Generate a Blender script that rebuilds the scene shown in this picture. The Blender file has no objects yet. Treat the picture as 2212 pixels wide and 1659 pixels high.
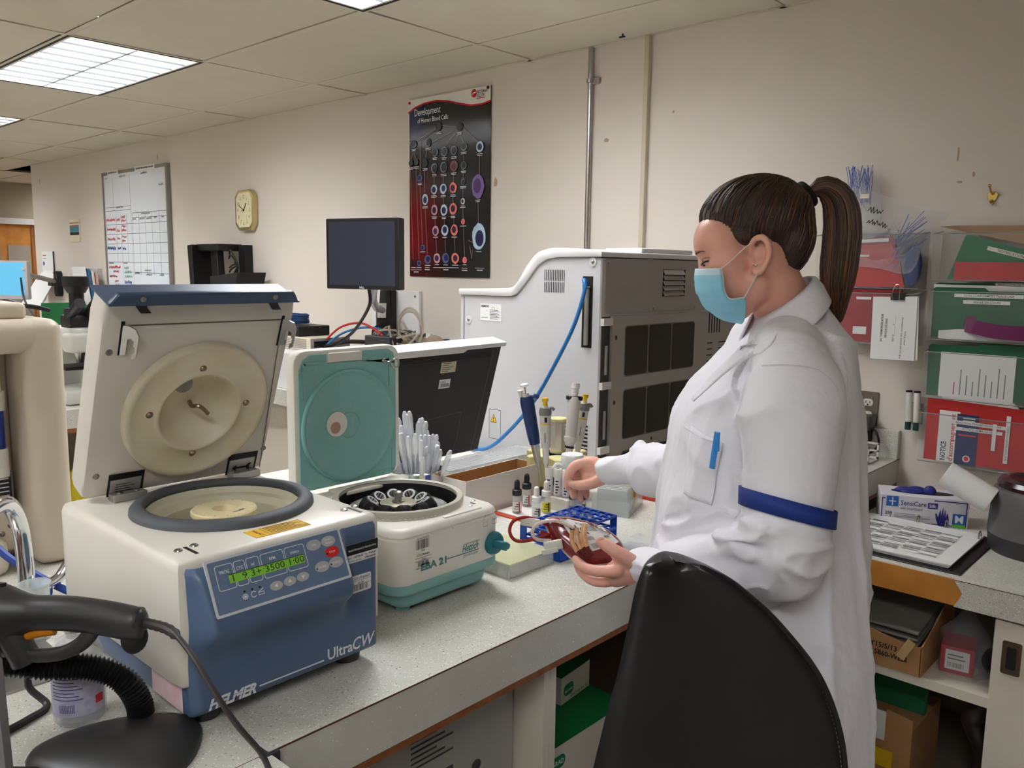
import bpy, bmesh, math, random
from mathutils import Vector, Matrix, Euler
random.seed(7)
V = Vector
PI = math.pi
SC = bpy.context.scene
COL = SC.collection

# ---------------------------------------------------------------- camera
_f, _pit, _rol, _yaw = 1800.35, math.radians(7.80486), math.radians(0.77663), math.radians(-42.44044)
_fw = V((math.sin(_yaw) * math.cos(_pit), math.cos(_yaw) * math.cos(_pit), -math.sin(_pit)))
_r = V((math.cos(_yaw), -math.sin(_yaw), 0))
_u = _r.cross(_fw)
RX = _r * math.cos(_rol) + _u * math.sin(_rol)
UX = -_r * math.sin(_rol) + _u * math.cos(_rol)
cam_d = bpy.data.cameras.new('camera')
cam_d.sensor_width = 36.0
cam_d.lens = _f / 2212 * 36.0
cam_d.clip_start = 0.02
cam_d.clip_end = 60
cam = bpy.data.objects.new('camera', cam_d)
COL.objects.link(cam)
cam.matrix_world = Matrix(((RX.x, UX.x, -_fw.x, 0), (RX.y, UX.y, -_fw.y, 0), (RX.z, UX.z, -_fw.z, 1.54), (0, 0, 0, 1)))
SC.camera = cam

# ---------------------------------------------------------------- world and exposure
wd = bpy.data.worlds.new('world')
SC.world = wd
wd.use_nodes = True
wd.node_tree.nodes['Background'].inputs[0].default_value = (0.9, 0.92, 1.0, 1)
wd.node_tree.nodes['Background'].inputs[1].default_value = 0.05
SC.view_settings.view_transform = 'Standard'
SC.view_settings.look = 'None'
SC.view_settings.gamma = 1
SC.view_settings.use_curve_mapping = False
SC.view_settings.exposure = 0.42
LAMP = 17.0          # radiance of the fluorescent panels above the louvres

# ---------------------------------------------------------------- materials
def lin(c):
    return tuple(((x / 255) / 12.92 if x / 255 <= 0.04045 else ((x / 255 + 0.055) / 1.055) ** 2.4) for x in c) + (1.0,)
MATS = {}
def mat(name, col, rough=0.5, metal=0.0, var=None, bump=None, trans=0.0, alpha=1.0, coat=0.0, emit=0.0, spec=0.5, sss=0.0, ior=1.45, sheen=0.0, speck=None, aniso=None):
    """col is sRGB 0-255; var=(scale, colour2, amount) slow colour drift; bump=(scale, strength); speck=[(scale, threshold, colour)]"""
    if name in MATS:
        return MATS[name]
    m = bpy.data.materials.new(name)
    m.use_nodes = True
    nt = m.node_tree
    b = nt.nodes['Principled BSDF']
    S = lambda k, v: b.inputs[k].__setattr__('default_value', v)
    S('Base Color', lin(col)); S('Roughness', rough); S('Metallic', metal); S('IOR', ior)
    S('Specular IOR Level', spec); S('Transmission Weight', trans); S('Alpha', alpha); S('Coat Weight', coat); S('Coat Roughness', 0.1)
    if sss:
        S('Subsurface Weight', sss); S('Subsurface Radius', (1.0, 0.35, 0.2)); S('Subsurface Scale', 0.006)
    if sheen:
        S('Sheen Weight', sheen)
    if emit:
        S('Emission Color', lin(col)); S('Emission Strength', emit)
    tc = None
    def coords():
        nonlocal tc
        if tc is None:
            tc = nt.nodes.new('ShaderNodeTexCoord')
        return tc.outputs['Object']
    src = None
    if var:
        n = nt.nodes.new('ShaderNodeTexNoise'); n.inputs['Scale'].default_value = var[0]; n.inputs['Detail'].default_value = 5
        nt.links.new(coords(), n.inputs['Vector'])
        mx = nt.nodes.new('ShaderNodeMix'); mx.data_type = 'RGBA'
        mr = nt.nodes.new('ShaderNodeMapRange'); mr.inputs[1].default_value = 0.35; mr.inputs[2].default_value = 0.7; mr.inputs[3].default_value = 0; mr.inputs[4].default_value = var[2]
        nt.links.new(n.outputs[0], mr.inputs[0]); nt.links.new(mr.outputs[0], mx.inputs[0])
        mx.inputs[6].default_value = lin(col); mx.inputs[7].default_value = lin(var[1])
        src = mx.outputs[2]
    for sp in (speck or []):
        n = nt.nodes.new('ShaderNodeTexVoronoi'); n.inputs['Scale'].default_value = sp[0]
        nt.links.new(coords(), n.inputs['Vector'])
        n2 = nt.nodes.new('ShaderNodeTexNoise'); n2.inputs['Scale'].default_value = sp[0] * 0.6
        nt.links.new(coords(), n2.inputs['Vector'])
        su = nt.nodes.new('ShaderNodeMath'); su.operation = 'MULTIPLY'; nt.links.new(n2.outputs[0], su.inputs[0]); su.inputs[1].default_value = sp[1] * 2
        cmpn = nt.nodes.new('ShaderNodeMath'); cmpn.operation = 'LESS_THAN'
        nt.links.new(n.outputs['Distance'], cmpn.inputs[0]); nt.links.new(su.outputs[0], cmpn.inputs[1])
        wn = nt.nodes.new('ShaderNodeMath'); wn.operation = 'GREATER_THAN'; wn.inputs[1].default_value = sp[3] if len(sp) > 3 else 0.5
        sep = nt.nodes.new('ShaderNodeSeparateColor'); nt.links.new(n.outputs['Color'], sep.inputs[0]); nt.links.new(sep.outputs[0], wn.inputs[0])
        ml = nt.nodes.new('ShaderNodeMath'); ml.operation = 'MULTIPLY'; nt.links.new(cmpn.outputs[0], ml.inputs[0]); nt.links.new(wn.outputs[0], ml.inputs[1])
        mx = nt.nodes.new('ShaderNodeMix'); mx.data_type = 'RGBA'
        nt.links.new(ml.outputs[0], mx.inputs[0])
        if src is None: mx.inputs[6].default_value = lin(col)
        else: nt.links.new(src, mx.inputs[6])
        mx.inputs[7].default_value = lin(sp[2]); src = mx.outputs[2]
    if src is not None:
        nt.links.new(src, b.inputs['Base Color'])
    if bump:
        n = nt.nodes.new('ShaderNodeTexNoise'); n.inputs['Scale'].default_value = bump[0]; n.inputs['Detail'].default_value = 4
        if aniso:
            mp = nt.nodes.new('ShaderNodeMapping'); mp.inputs['Scale'].default_value = aniso
            nt.links.new(coords(), mp.inputs['Vector']); nt.links.new(mp.outputs[0], n.inputs['Vector'])
        else:
            nt.links.new(coords(), n.inputs['Vector'])
        bp = nt.nodes.new('ShaderNodeBump'); bp.inputs['Strength'].default_value = bump[1]; bp.inputs['Distance'].default_value = bump[2] if len(bump) > 2 else 0.002
        nt.links.new(n.outputs[0], bp.inputs['Height']); nt.links.new(bp.outputs[0], b.inputs['Normal'])
    MATS[name] = m
    return m

# ---------------------------------------------------------------- mesh builder
def fr(o, x, y):
    """frame matrix with origin o, local x along x, local y along y"""
    x = V(x).normalized(); y = V(y); y = (y - x * y.dot(x)).normalized(); z = x.cross(y); o = V(o)
    return Matrix(((x.x, y.x, z.x, o.x), (x.y, y.y, z.y, o.y), (x.z, y.z, z.z, o.z), (0, 0, 0, 1)))
def T(x=0, y=0, z=0): return Matrix.Translation((x, y, z))
def RZ(a): return Matrix.Rotation(a, 4, 'Z')
def RY(a): return Matrix.Rotation(a, 4, 'Y')
def RXm(a): return Matrix.Rotation(a, 4, 'X')
_textc = {}
class MB:
    def __init__(s): s.v = []; s.f = []; s.m = []
    def add(s, vs, fs, mi=0, M=None):
        o = len(s.v)
        for p in vs:
            p = V(p); s.v.append(M @ p if M is not None else p)
        for q in fs: s.f.append([i + o for i in q]); s.m.append(mi)
        return s
    def bm(s, b, mi=0, M=None):
        b.verts.index_update()
        s.add([v.co.copy() for v in b.verts], [[v.index for v in f.verts] for f in b.faces], mi, M); b.free(); return s
    def box(s, c, d, bev=0.0, seg=2, mi=0, M=None):
        b = bmesh.new(); bmesh.ops.create_cube(b, size=1.0)
        for v in b.verts: v.co = V((v.co.x * d[0], v.co.y * d[1], v.co.z * d[2]))
        if bev > 0:
            bmesh.ops.bevel(b, geom=list(b.edges), offset=min(bev, 0.49 * min(d)), segments=seg, profile=0.5, affect='EDGES')
        for v in b.verts: v.co += V(c)
        return s.bm(b, mi, M)
    def b2(s, a, b, bev=0.0, seg=2, mi=0, M=None):
        return s.box([(a[i] + b[i]) / 2 for i in range(3)], [abs(b[i] - a[i]) for i in range(3)], bev, seg, mi, M)
    def cyl(s, p0, p1, r0, r1=None, n=16, mi=0, M=None, bev=0.0):
        p0 = V(p0); p1 = V(p1); r1 = r0 if r1 is None else r1
        if bev:
            d = (p1 - p0); L = d.length; d.normalize()
            return s.tube([p0, p0, p0 + d * bev, p1 - d * bev, p1, p1], [0.0001, r0 - bev, r0, r1, r1 - bev, 0.0001], n, mi, M, cap=False, axis=d)
        return s.tube([p0, p1], [r0, r1], n, mi, M)
    def tube(s, pts, r, n=8, mi=0, M=None, cap=True, closed=False, axis=None, flat=1.0, up=None):
        pts = [V(p) for p in pts]; k = len(pts)
        rs = r if isinstance(r, (list, tuple)) else [r] * k
        tang = []
        for i in range(k):
            if axis is not None: t = V(axis)
            elif closed: t = pts[(i + 1) % k] - pts[i - 1]
            else: t = pts[min(i + 1, k - 1)] - pts[max(i - 1, 0)]
            tang.append(t.normalized() if t.length > 1e-9 else V((0, 0, 1)))
        t = tang[0]; a = V(up) if up is not None else (V((0, 0, 1)) if abs(t.z) < 0.9 else V((1, 0, 0)))
        nrm = (a - t * a.dot(t)).normalized(); vs = []; fs = []
        for i in range(k):
            t = tang[i]; nrm = (nrm - t * nrm.dot(t))
            nrm = nrm.normalized() if nrm.length > 1e-9 else V((1, 0, 0))
            bn = t.cross(nrm)
            for j in range(n):
                an = 2 * PI * j / n
                vs.append(pts[i] + nrm * (math.cos(an) * rs[i] * flat) + bn * (math.sin(an) * rs[i]))
        for i in range(k if closed else k - 1):
            for j in range(n):
                a0 = i * n + j; a1 = i * n + (j + 1) % n; b0 = ((i + 1) % k) * n + j; b1 = ((i + 1) % k) * n + (j + 1) % n
                fs.append([a0, a1, b1, b0])
        if cap and not closed:
            fs.append(list(range(n))[::-1]); fs.append([(k - 1) * n + j for j in range(n)])
        return s.add(vs, fs, mi, M)
    def lathe(s, prof, n=32, mi=0, M=None, a0=0.0, a1=2 * PI):
        vs = []; fs = []; full = abs(a1 - a0 - 2 * PI) < 1e-6; nn = n if full else n + 1
        for (r, z) in prof:
            for j in range(nn):
                an = a0 + (a1 - a0) * j / n; vs.append((r * math.cos(an), r * math.sin(an), z))
        for i in range(len(prof) - 1):
            for j in range(n):
                j2 = (j + 1) % nn
                fs.append([i * nn + j, i * nn + j2, (i + 1) * nn + j2, (i + 1) * nn + j])
        return s.add(vs, fs, mi, M)
    def prism(s, poly, z0, z1, mi=0, M=None, bev=0.0, seg=2, holes=None):
        b = bmesh.new()
        vs = [b.verts.new((p[0], p[1], z0)) for p in poly]
        f = b.faces.new(vs)
        if f.normal.z > 0 if f.normal.length else False: pass
        r = bmesh.ops.extrude_face_region(b, geom=[f])
        for v in [g for g in r['geom'] if isinstance(g, bmesh.types.BMVert)]: v.co.z = z1
        bmesh.ops.recalc_face_normals(b, faces=list(b.faces))
        if bev > 0:
            es = [e for e in b.edges if len(e.link_faces) == 2 and e.calc_face_angle(0) > 0.6]
            bmesh.ops.bevel(b, geom=es, offset=bev, segments=seg, profile=0.5, affect='EDGES')
        return s.bm(b, mi, M)
    def ell(s, c, r, mi=0, M=None, n=16, k=10):
        vs = []; fs = []
        for i in range(k + 1):
            th = PI * i / k
            for j in range(n):
                ph = 2 * PI * j / n
                vs.append((c[0] + r[0] * math.sin(th) * math.cos(ph), c[1] + r[1] * math.sin(th) * math.sin(ph), c[2] + r[2] * math.cos(th)))
        for i in range(k):
            for j in range(n):
                fs.append([i * n + j, (i + 1) * n + j, (i + 1) * n + (j + 1) % n, i * n + (j + 1) % n])
        return s.add(vs, fs, mi, M)
    def quad(s, a, b, c, d, mi=0, M=None): return s.add([a, b, c, d], [[0, 1, 2, 3]], mi, M)
    def rect(s, x0, y0, x1, y1, z=0.0, mi=0, M=None): return s.quad((x0, y0, z), (x1, y0, z), (x1, y1, z), (x0, y1, z), mi, M)
    def slab(s, x0, y0, x1, y1, z0=0.0, z1=0.0004, mi=0, M=None): return s.b2((x0, y0, z0), (x1, y1, z1), 0, 1, mi, M)
    def disc(s, c, rx, ry, mi=0, M=None, n=20, z=None, w=None):
        """flat disc, or flat ring of inner scale w"""
        cz = c[2] if len(c) > 2 else (z or 0.0)
        vs = [(c[0] + rx * math.cos(2 * PI * i / n), c[1] + ry * math.sin(2 * PI * i / n), cz) for i in range(n)]
        if w is None: return s.add(vs, [list(range(n))], mi, M)
        vs += [(c[0] + w * rx * math.cos(2 * PI * i / n), c[1] + w * ry * math.sin(2 * PI * i / n), cz) for i in range(n)]
        return s.add(vs, [[i, (i + 1) % n, n + (i + 1) % n, n + i] for i in range(n)], mi, M)
    def line(s, pts, w, mi=0, M=None, z=0.0):
        """flat stroke in the xy plane"""
        for a, b in zip(pts[:-1], pts[1:]):
            a = V((a[0], a[1], z)); b = V((b[0], b[1], z)); d = b - a
            if d.length < 1e-9: continue
            d.normalize(); nn = V((-d.y, d.x, 0)) * (w / 2); d = d * (w * 0.3)
            s.quad(a - d - nn, b + d - nn, b + d + nn, a - d + nn, mi, M)
        return s
    def text(s, t, size, M, mi=0, bold=0.0, shear=0.0, align='LEFT', sx=1.0, width=None):
        key = (t, bold, shear)
        if key not in _textc:
            c = bpy.data.curves.new('t', 'FONT'); c.body = t; c.size = 1.0; c.offset = bold; c.shear = shear; c.resolution_u = 2
            o = bpy.data.objects.new('t', c); me = o.to_mesh()
            _textc[key] = ([v.co.copy() for v in me.vertices], [list(p.vertices) for p in me.polygons])
            o.to_mesh_clear(); bpy.data.objects.remove(o); bpy.data.curves.remove(c)
        vs, fs = _textc[key]
        if not vs: return s
        w = max(v.x for v in vs); lo = min(v.x for v in vs)
        if width: sx = width / (size * (w - lo))
        off = {'LEFT': 0, 'CENTER': -(w + lo) / 2, 'RIGHT': -w}[align]
        return s.add([V(((v.x + off) * size * sx, v.y * size, 0.0)) for v in vs], fs, mi, M)
    def bars(s, x0, y0, w, h, mi=0, M=None, seed=1, n=24):
        rg = random.Random(seed); x = x0
        while x < x0 + w:
            b = w / n * rg.choice((0.4, 0.4, 0.8, 1.1)); g = w / n * rg.choice((0.5, 0.7, 1.0))
            s.rect(x, y0, min(x + b, x0 + w), y0 + h, 0, mi, M); x += b + g
        return s
    def scribble(s, x0, y0, w, h, mi=0, M=None, seed=1, th=None, n=None):
        rg = random.Random(seed); n = n or max(4, int(w / h * 2.6)); pts = []
        for i in range(n * 2):
            pts.append((x0 + w * i / (n * 2) + rg.uniform(-.2, .2) * w / n, y0 + (h * rg.uniform(0.5, 1.0) if i % 2 else h * rg.uniform(0, 0.35))))
        return s.line(pts, th or h * 0.13, mi, M)
    def build(s, name, mats, parent=None, ang=35, label=None, flat=False):
        me = bpy.data.meshes.new(name)
        me.from_pydata([tuple(p) for p in s.v], [], s.f)
        for x in (mats if isinstance(mats, (list, tuple)) else [mats]): me.materials.append(x)
        me.polygons.foreach_set('material_index', s.m)
        if not flat:
            me.polygons.foreach_set('use_smooth', [True] * len(me.polygons)); me.set_sharp_from_angle(angle=math.radians(ang))
        me.update()
        o = bpy.data.objects.new(name, me); COL.objects.link(o)
        if parent is not None: o.parent = parent
        if label: o['label'] = label
        return o
def thing(name, label, cat, loc=(0, 0, 0), rz=0.0, group=None):
    o = bpy.data.objects.new(name, None); COL.objects.link(o); o.empty_display_size = 0.05
    o.location = loc; o.rotation_euler = (0, 0, rz)
    o['label'] = label; o['category'] = cat
    if group: o['group'] = group
    return o
def tag(o, label, cat, group=None):
    o['label'] = label; o['category'] = cat
    if group: o['group'] = group
    return o
def struct(o, label=None):
    o['kind'] = 'structure'
    if label: o['label'] = label
    return o
def stuff(o): o['kind'] = 'stuff'; return o
def dup(root, loc=None, rz=None, label=None, parent=None):
    r = root.copy(); COL.objects.link(r)
    if parent is not None: r.parent = parent
    if loc is not None: r.location = loc
    if rz is not None: r.rotation_euler = (0, 0, rz)
    if label: r['label'] = label
    for ch in list(root.children): dup(ch, parent=r)
    return r
def bez(pts, n=8, closed=False):
    """Catmull-Rom through the points"""
    P = [V(p) for p in pts]; out = []; k = len(P)
    for i in range(k if closed else k - 1):
        p0 = P[i - 1] if (i > 0 or closed) else P[0]; p1 = P[i]; p2 = P[(i + 1) % k]; p3 = P[(i + 2) % k] if (i + 2 < k or closed) else P[-1]
        for j in range(n):
            t = j / n
            out.append(0.5 * ((2 * p1) + (p2 - p0) * t + (2 * p0 - 5 * p1 + 4 * p2 - p3) * t * t + (3 * p1 - p0 - 3 * p2 + p3) * t ** 3))
    if not closed: out.append(P[-1])
    return out
def rrect(x0, y0, x1, y1, r, n=4):
    o = []
    for cx, cy, a in ((x1 - r, y0 + r, -PI / 2), (x1 - r, y1 - r, 0), (x0 + r, y1 - r, PI / 2), (x0 + r, y0 + r, PI)):
        for i in range(n + 1): o.append((cx + r * math.cos(a + PI / 2 * i / n), cy + r * math.sin(a + PI / 2 * i / n)))
    return o
def remeshed(mb, name, mats, vox, smooth=4, parent=None, label=None, fac=0.5):
    """union of closed volumes -> one continuous smoothed skin"""
    o = mb.build(name, mats)
    md = o.modifiers.new('r', 'REMESH'); md.mode = 'VOXEL'; md.voxel_size = vox
    if smooth:
        ms = o.modifiers.new('s', 'SMOOTH'); ms.iterations = smooth; ms.factor = fac
    dg = bpy.context.evaluated_depsgraph_get(); dg.update()
    me = bpy.data.meshes.new_from_object(o.evaluated_get(dg))
    old = o.data; o.modifiers.clear(); o.data = me; me.name = name; bpy.data.meshes.remove(old)
    me.polygons.foreach_set('use_smooth', [True] * len(me.polygons))
    if not me.materials:
        for x in (mats if isinstance(mats, (list, tuple)) else [mats]): me.materials.append(x)
    if parent is not None: o.parent = parent
    if label: o['label'] = label
    return o

# common materials
white_pl = mat('white_plastic', (226, 222, 214), 0.38, var=(3, (214, 208, 196), 0.5))
cream = mat('cream_plastic', (216, 206, 186), 0.42, var=(4, (205, 192, 165), 0.5))
black = mat('black_plastic', (18, 18, 19), 0.45)
blackm = mat('black_matte', (24, 24, 25), 0.75)
dgrey = mat('dark_grey_plastic', (58, 58, 60), 0.5)
chrome = mat('chrome', (215, 215, 216), 0.12, 1.0)
steel = mat('brushed_steel', (176, 174, 170), 0.3, 1.0)
screwm = mat('screw_metal', (150, 145, 138), 0.3, 1.0)
ink = mat('black_ink', (22, 22, 24), 0.7)
paper = mat('paper', (228, 227, 224), 0.85)
teal = mat('teal_plastic', (132, 182, 176), 0.4)
clear = mat('clear_plastic', (236, 240, 242), 0.12, alpha=0.28)
glass = mat('clear_glass', (236, 240, 240), 0.04, alpha=0.22)
frost = mat('frosted_plastic', (230, 234, 232), 0.3, alpha=0.42)
card = mat('brown_cardboard', (176, 132, 86), 0.85, var=(12, (160, 116, 72), 0.6))
blue_cable = mat('blue_cable', (34, 112, 178), 0.45)

# ================================================================ THE ROOM
CEIL = 2.4925
WY = 3.0             # long wall
CZ = 0.908           # lab bench top
wall_m = mat('painted_wall', (218, 209, 198), 0.62, var=(1.3, (210, 200, 187), 0.6), bump=(160, 0.06, 0.0006))
ceil_m = mat('ceiling_tile_fibre', (203, 196, 178), 0.92, var=(2.0, (195, 186, 164), 0.5), speck=[(220, 0.16, (172, 162, 140), 0.7)], bump=(260, 0.25, 0.0008))
bar_m = mat('ceiling_grid_metal', (200, 192, 174), 0.55)
floor_m = mat('floor_vinyl', (164, 157, 147), 0.4, var=(8, (150, 143, 133), 0.7))
dark_void = mat('plenum_dark', (26, 24, 21), 0.9)
def wallbox(name, a, b, m, label=None):
    return struct(MB().b2(a, b).build(name, m, flat=True), label)
wallbox('floor', (-14, -5, -0.1), (3.2, 7, 0.0), floor_m)
wall_b = wallbox('wall_back', (-9.23, WY, 0), (3.2, WY + 0.14, 2.7), wall_m, 'beige painted wall with poster, clock and whiteboard')
wallbox('wall_right', (2.6, -5, 0), (2.75, 3.0, 2.7), wall_m)
wallbox('wall_front', (-14, -4.6, 0), (3.2, -4.45, 2.7), wall_m)
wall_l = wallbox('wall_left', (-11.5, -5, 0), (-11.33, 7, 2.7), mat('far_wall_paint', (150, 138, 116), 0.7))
wallbox('wall_far', (-14, 5.6, 0), (-9.0, 5.75, 2.7), wall_m)
wallbox('wall_return', (-9.23, WY + 0.14, 0), (-9.1, 5.6, 2.7), wall_m)
# small scars on the wall paint
sc = MB()
Mw = fr((0, WY - 0.0006, 0), (1, 0, 0), (0, 0, 1))
for (x, z, w, h) in ((-6.47, 2.36, 0.03, 0.06), (-9.0, 2.33, 0.02, 0.07), (-2.21, 2.1, 0.03, 0.02), (-2.87, 1.96, 0.03, 0.05), (-1.88, 2.18, 0.012, 0.012), (-0.81, 1.93, 0.01, 0.05), (-0.80, 1.84, 0.02, 0.01), (-0.76, 1.86, 0.01, 0.02), (-0.70, 1.62, 0.09, 0.05)):
    p = [(x + w * random.uniform(.3, .6) * math.cos(a), z + h * random.uniform(.3, .6) * math.sin(a)) for a in [i * PI / 4 for i in range(8)]]
    sc.add([(q[0], q[1], 0) for q in p], [list(range(8))], 0, Mw)
sc.build('paint_scar', mat('bare_plaster', (176, 156, 128), 0.9), wall_b)

# ---- ceiling: slab, grid runners, tiles, recessed lights
ceil = struct(MB().b2((-14, -5, CEIL + 0.16), (3.2, 7, CEIL + 0.3)).build('ceiling', dark_void, flat=True), 'suspended ceiling of beige fibre tiles')
TX, TY = 1.2192, 0.6096
X0, Y0 = -2.65, 2.65
runner = MB()
for k in range(-10, 6):
    x = X0 + TX * k
    if x > -11.3 and x < 2.6: runner.b2((x - 0.012, -4.45, CEIL), (x + 0.012, WY if x > -9.1 else 5.6, CEIL + 0.004))
for k in range(-6, 13):
    y = Y0 - TY * k
    if y > -4.4 and y < 5.6: runner.b2((-11.33, y - 0.012, CEIL + 0.0006), (2.6 if y < 3 else -9.1, y + 0.012, CEIL + 0.0042))
runner.b2((-9.23, WY - 0.02, CEIL), (2.6, WY, CEIL + 0.004))
runner.build('grid_runner', bar_m, ceil, flat=True)
lights = {}
for kx in (-6, -4, -2, 0, 2):
    for ky in (1, 5, 9):
        if (kx, ky) != (2, 1): lights[(kx, ky)] = 1
lights[(-7, -3)] = 1  # unseen fixture, added only to brighten the far timber doors
# fixture cells occupy column kx (x from X0+TX*(kx) to +1) and row ky (y from Y0-TY*(ky+1) to Y0-TY*ky)
tile_me = None
rg = random.Random(3)
for kx in range(-8, 5):
    for ky in range(-5, 12):
        x = X0 + TX * (kx + 0.5); y = Y0 - TY * (ky + 0.5)
        if y > WY and x > -9.2: continue
        if (kx, ky) in lights or x > 2.6: continue
        dy = TY - 0.0255; yy = y
        if ky == -1 and x > -9.5: dy = 0.33; yy = Y0 + 0.02 + dy / 2
        nm = 'ceiling_tile'
        if (ky == -1 and x > -9.5) or tile_me is None:
            o = MB().box((0, 0, 0.009), (TX - 0.0255, dy, 0.016), 0.002, 1).build(nm, ceil_m, ceil)
            if ky != -1: tile_me = o.data
        else:
            o = bpy.data.objects.new(nm, tile_me); COL.objects.link(o); o.parent = ceil
        o.location = (x + rg.uniform(-.003, .003), yy + rg.uniform(-.003, .003), CEIL + 0.002 + rg.uniform(-0.001, 0.003))
        o.rotation_euler = (rg.uniform(-.006, .006), rg.uniform(-.003, .003), 0)
lou_m = mat('louvre_aluminium', (232, 232, 230), 0.28, 1.0)
hous_m = mat('light_housing', (236, 236, 233), 0.3, 1.0)
trim_dark = mat('fixture_gap', (30, 28, 25), 0.7)
lamp_m = mat('fluorescent_panel', (248, 250, 255), 0.5, emit=LAMP)
slat_e = mat('louvre_edge_shade', (70, 72, 74), 0.5)  # shade put into the edge colour so slats show against the bright panel
def make_light():
    r = thing('recessed_light', 'recessed fluorescent ceiling light with white louvre cells', 'ceiling light')
    L, W, H = TX - 0.03, TY - 0.03, 0.105
    h = MB()
    for sx in (-1, 1): h.b2((sx * L / 2, -W / 2, 0), (sx * (L / 2 - 0.012), W / 2, H))
    for sy in (-1, 1): h.b2((-L / 2, sy * W / 2, 0), (L / 2, sy * (W / 2 - 0.012), H))
    h.b2((-L / 2, -W / 2, H + 0.002), (L / 2, W / 2, H + 0.012))
    h.build('housing', hous_m, r, flat=True)
    g = MB()
    for sx in (-1, 1): g.b2((sx * (L / 2 + 0.013), -W / 2 - 0.013, -0.001), (sx * (L / 2 + 0.001), W / 2 + 0.013, 0.003))
    for sy in (-1, 1): g.b2((-L / 2 - 0.013, sy * (W / 2 + 0.013), -0.001), (L / 2 + 0.013, sy * (W / 2 + 0.001), 0.003))
    g.build('frame', trim_dark, r, flat=True)
    MB().b2((-L / 2 + 0.013, -W / 2 + 0.013, H - 0.004), (L / 2 - 0.013, W / 2 - 0.013, H + 0.0015)).build('lamp_panel', lamp_m, r, flat=True)
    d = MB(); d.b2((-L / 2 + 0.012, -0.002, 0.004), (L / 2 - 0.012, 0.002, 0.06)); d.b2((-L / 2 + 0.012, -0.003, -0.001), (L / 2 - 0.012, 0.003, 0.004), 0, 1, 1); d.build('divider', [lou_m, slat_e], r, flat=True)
    pr = [(-0.0015, 0.0), (0.0015, 0.0), (0.007, 0.055), (-0.007, 0.055)]
    me = None
    for i in range(1, 9):
        x = -L / 2 + L * i / 9
        if me is None:
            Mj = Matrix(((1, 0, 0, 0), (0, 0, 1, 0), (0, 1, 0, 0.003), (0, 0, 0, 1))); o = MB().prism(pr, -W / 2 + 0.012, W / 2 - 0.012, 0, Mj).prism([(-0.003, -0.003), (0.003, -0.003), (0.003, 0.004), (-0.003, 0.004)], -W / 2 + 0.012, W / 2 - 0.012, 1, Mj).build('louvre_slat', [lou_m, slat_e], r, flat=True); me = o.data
        else:
            o = bpy.data.objects.new('louvre_slat', me); COL.objects.link(o); o.parent = r
        o.location = (x, 0, 0)
    return r
L0 = None
LBL = {(-2, 1): 'large recessed ceiling light with louvre cells, upper left of the room', (0, 1): 'recessed ceiling light cut off by the top edge, above the poster',
       (-4, 1): 'small far recessed ceiling light at the left edge of the view'}
for (kx, ky) in lights:
    p = (X0 + TX * (kx + 0.5) if True else 0, Y0 - TY * (ky + 0.5), CEIL)
    if L0 is None: L0 = make_light(); o = L0
    else: o = dup(L0)
    o.location = p; o['group'] = 'recessed ceiling lights'
    o['label'] = LBL.get((kx, ky), 'recessed louvred ceiling light beyond the view, kept to light the room')

# ================================================================ BENCHES AND FAR ROOM
lam = mat('speckled_laminate', (205, 203, 192), 0.36, var=(14, (192, 189, 176), 0.7),
          speck=[(240, 0.28, (236, 235, 230), 0.5), (200, 0.24, (146, 143, 132), 0.68), (110, 0.12, (92, 86, 76), 0.84)], bump=(700, 0.05, 0.0003))
woodtrim = mat('wood_trim', (150, 92, 48), 0.5, var=(30, (116, 66, 32), 0.8))
brownline = mat('laminate_seam', (92, 56, 34), 0.6)
cab_w = mat('cabinet_white', (222, 214, 198), 0.5, var=(5, (210, 200, 182), 0.5))
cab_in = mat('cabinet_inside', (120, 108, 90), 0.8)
honey = mat('honey_wood', (196, 132, 58), 0.42, var=(9, (170, 106, 40), 0.8), bump=(40, 0.1, 0.001), aniso=(1, 6, 6))

B = thing('lab_bench', 'long speckled grey laminate lab bench carrying the two centrifuges', 'bench', (-1.24, 1.8, 0))
def W(b, root):      # world-coordinate helper: shift geometry into the root's frame
    inv = (Matrix.Translation(root.location) @ Euler(root.rotation_euler).to_matrix().to_4x4()).inverted()
    b.v = [inv @ p for p in b.v]; return b
ct = MB(); t0 = CZ - 0.083
for a, b in (((-1.527, 0.44, t0), (-0.918, 3.0, CZ)),
             ((-1.34, -0.9, t0), (-0.918, 0.44, CZ)), ((-1.527, -0.9, t0), (-1.34, -0.1, CZ)), ((-0.918, -0.9, t0), (-0.62, 0.54, CZ))):
    ct.b2(a, b)
W(ct, B).build('countertop', lam, B, flat=True)
W(MB().b2((-0.9182, 0.54, CZ - 0.0022), (-0.9172, 3.0, CZ + 0.0002)).b2((-0.918, -0.4, CZ - 0.0005), (-0.9168, 0.535, CZ + 0.0002)), B).build('edge_seam', brownline, B, flat=True)
W(MB().b2((-0.95, 0.54, t0 - 0.014), (-0.920, 3.0, t0)), B).build('wood_trim', woodtrim, B, flat=True)
struct(MB().b2((-1.52, 2.978, CZ), (-0.918, 2.999, CZ + 0.1), 0.002, 1).build('trim_2', lam, flat=True), 'speckled laminate upstand where the bench meets the wall')
br = MB().b2((-0.9165, 0.525, CZ - 0.06), (-0.9095, 0.552, CZ + 0.001)).b2((-0.935, 0.532, CZ - 0.06), (-0.9165, 0.539, CZ + 0.001))
W(br, B).build('corner_bracket', dgrey, B, flat=True)
W(MB().cyl((-0.9095, 0.537, CZ - 0.012), (-0.9075, 0.537, CZ - 0.012), 0.004, n=12), B).build('screw', screwm, B)
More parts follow.
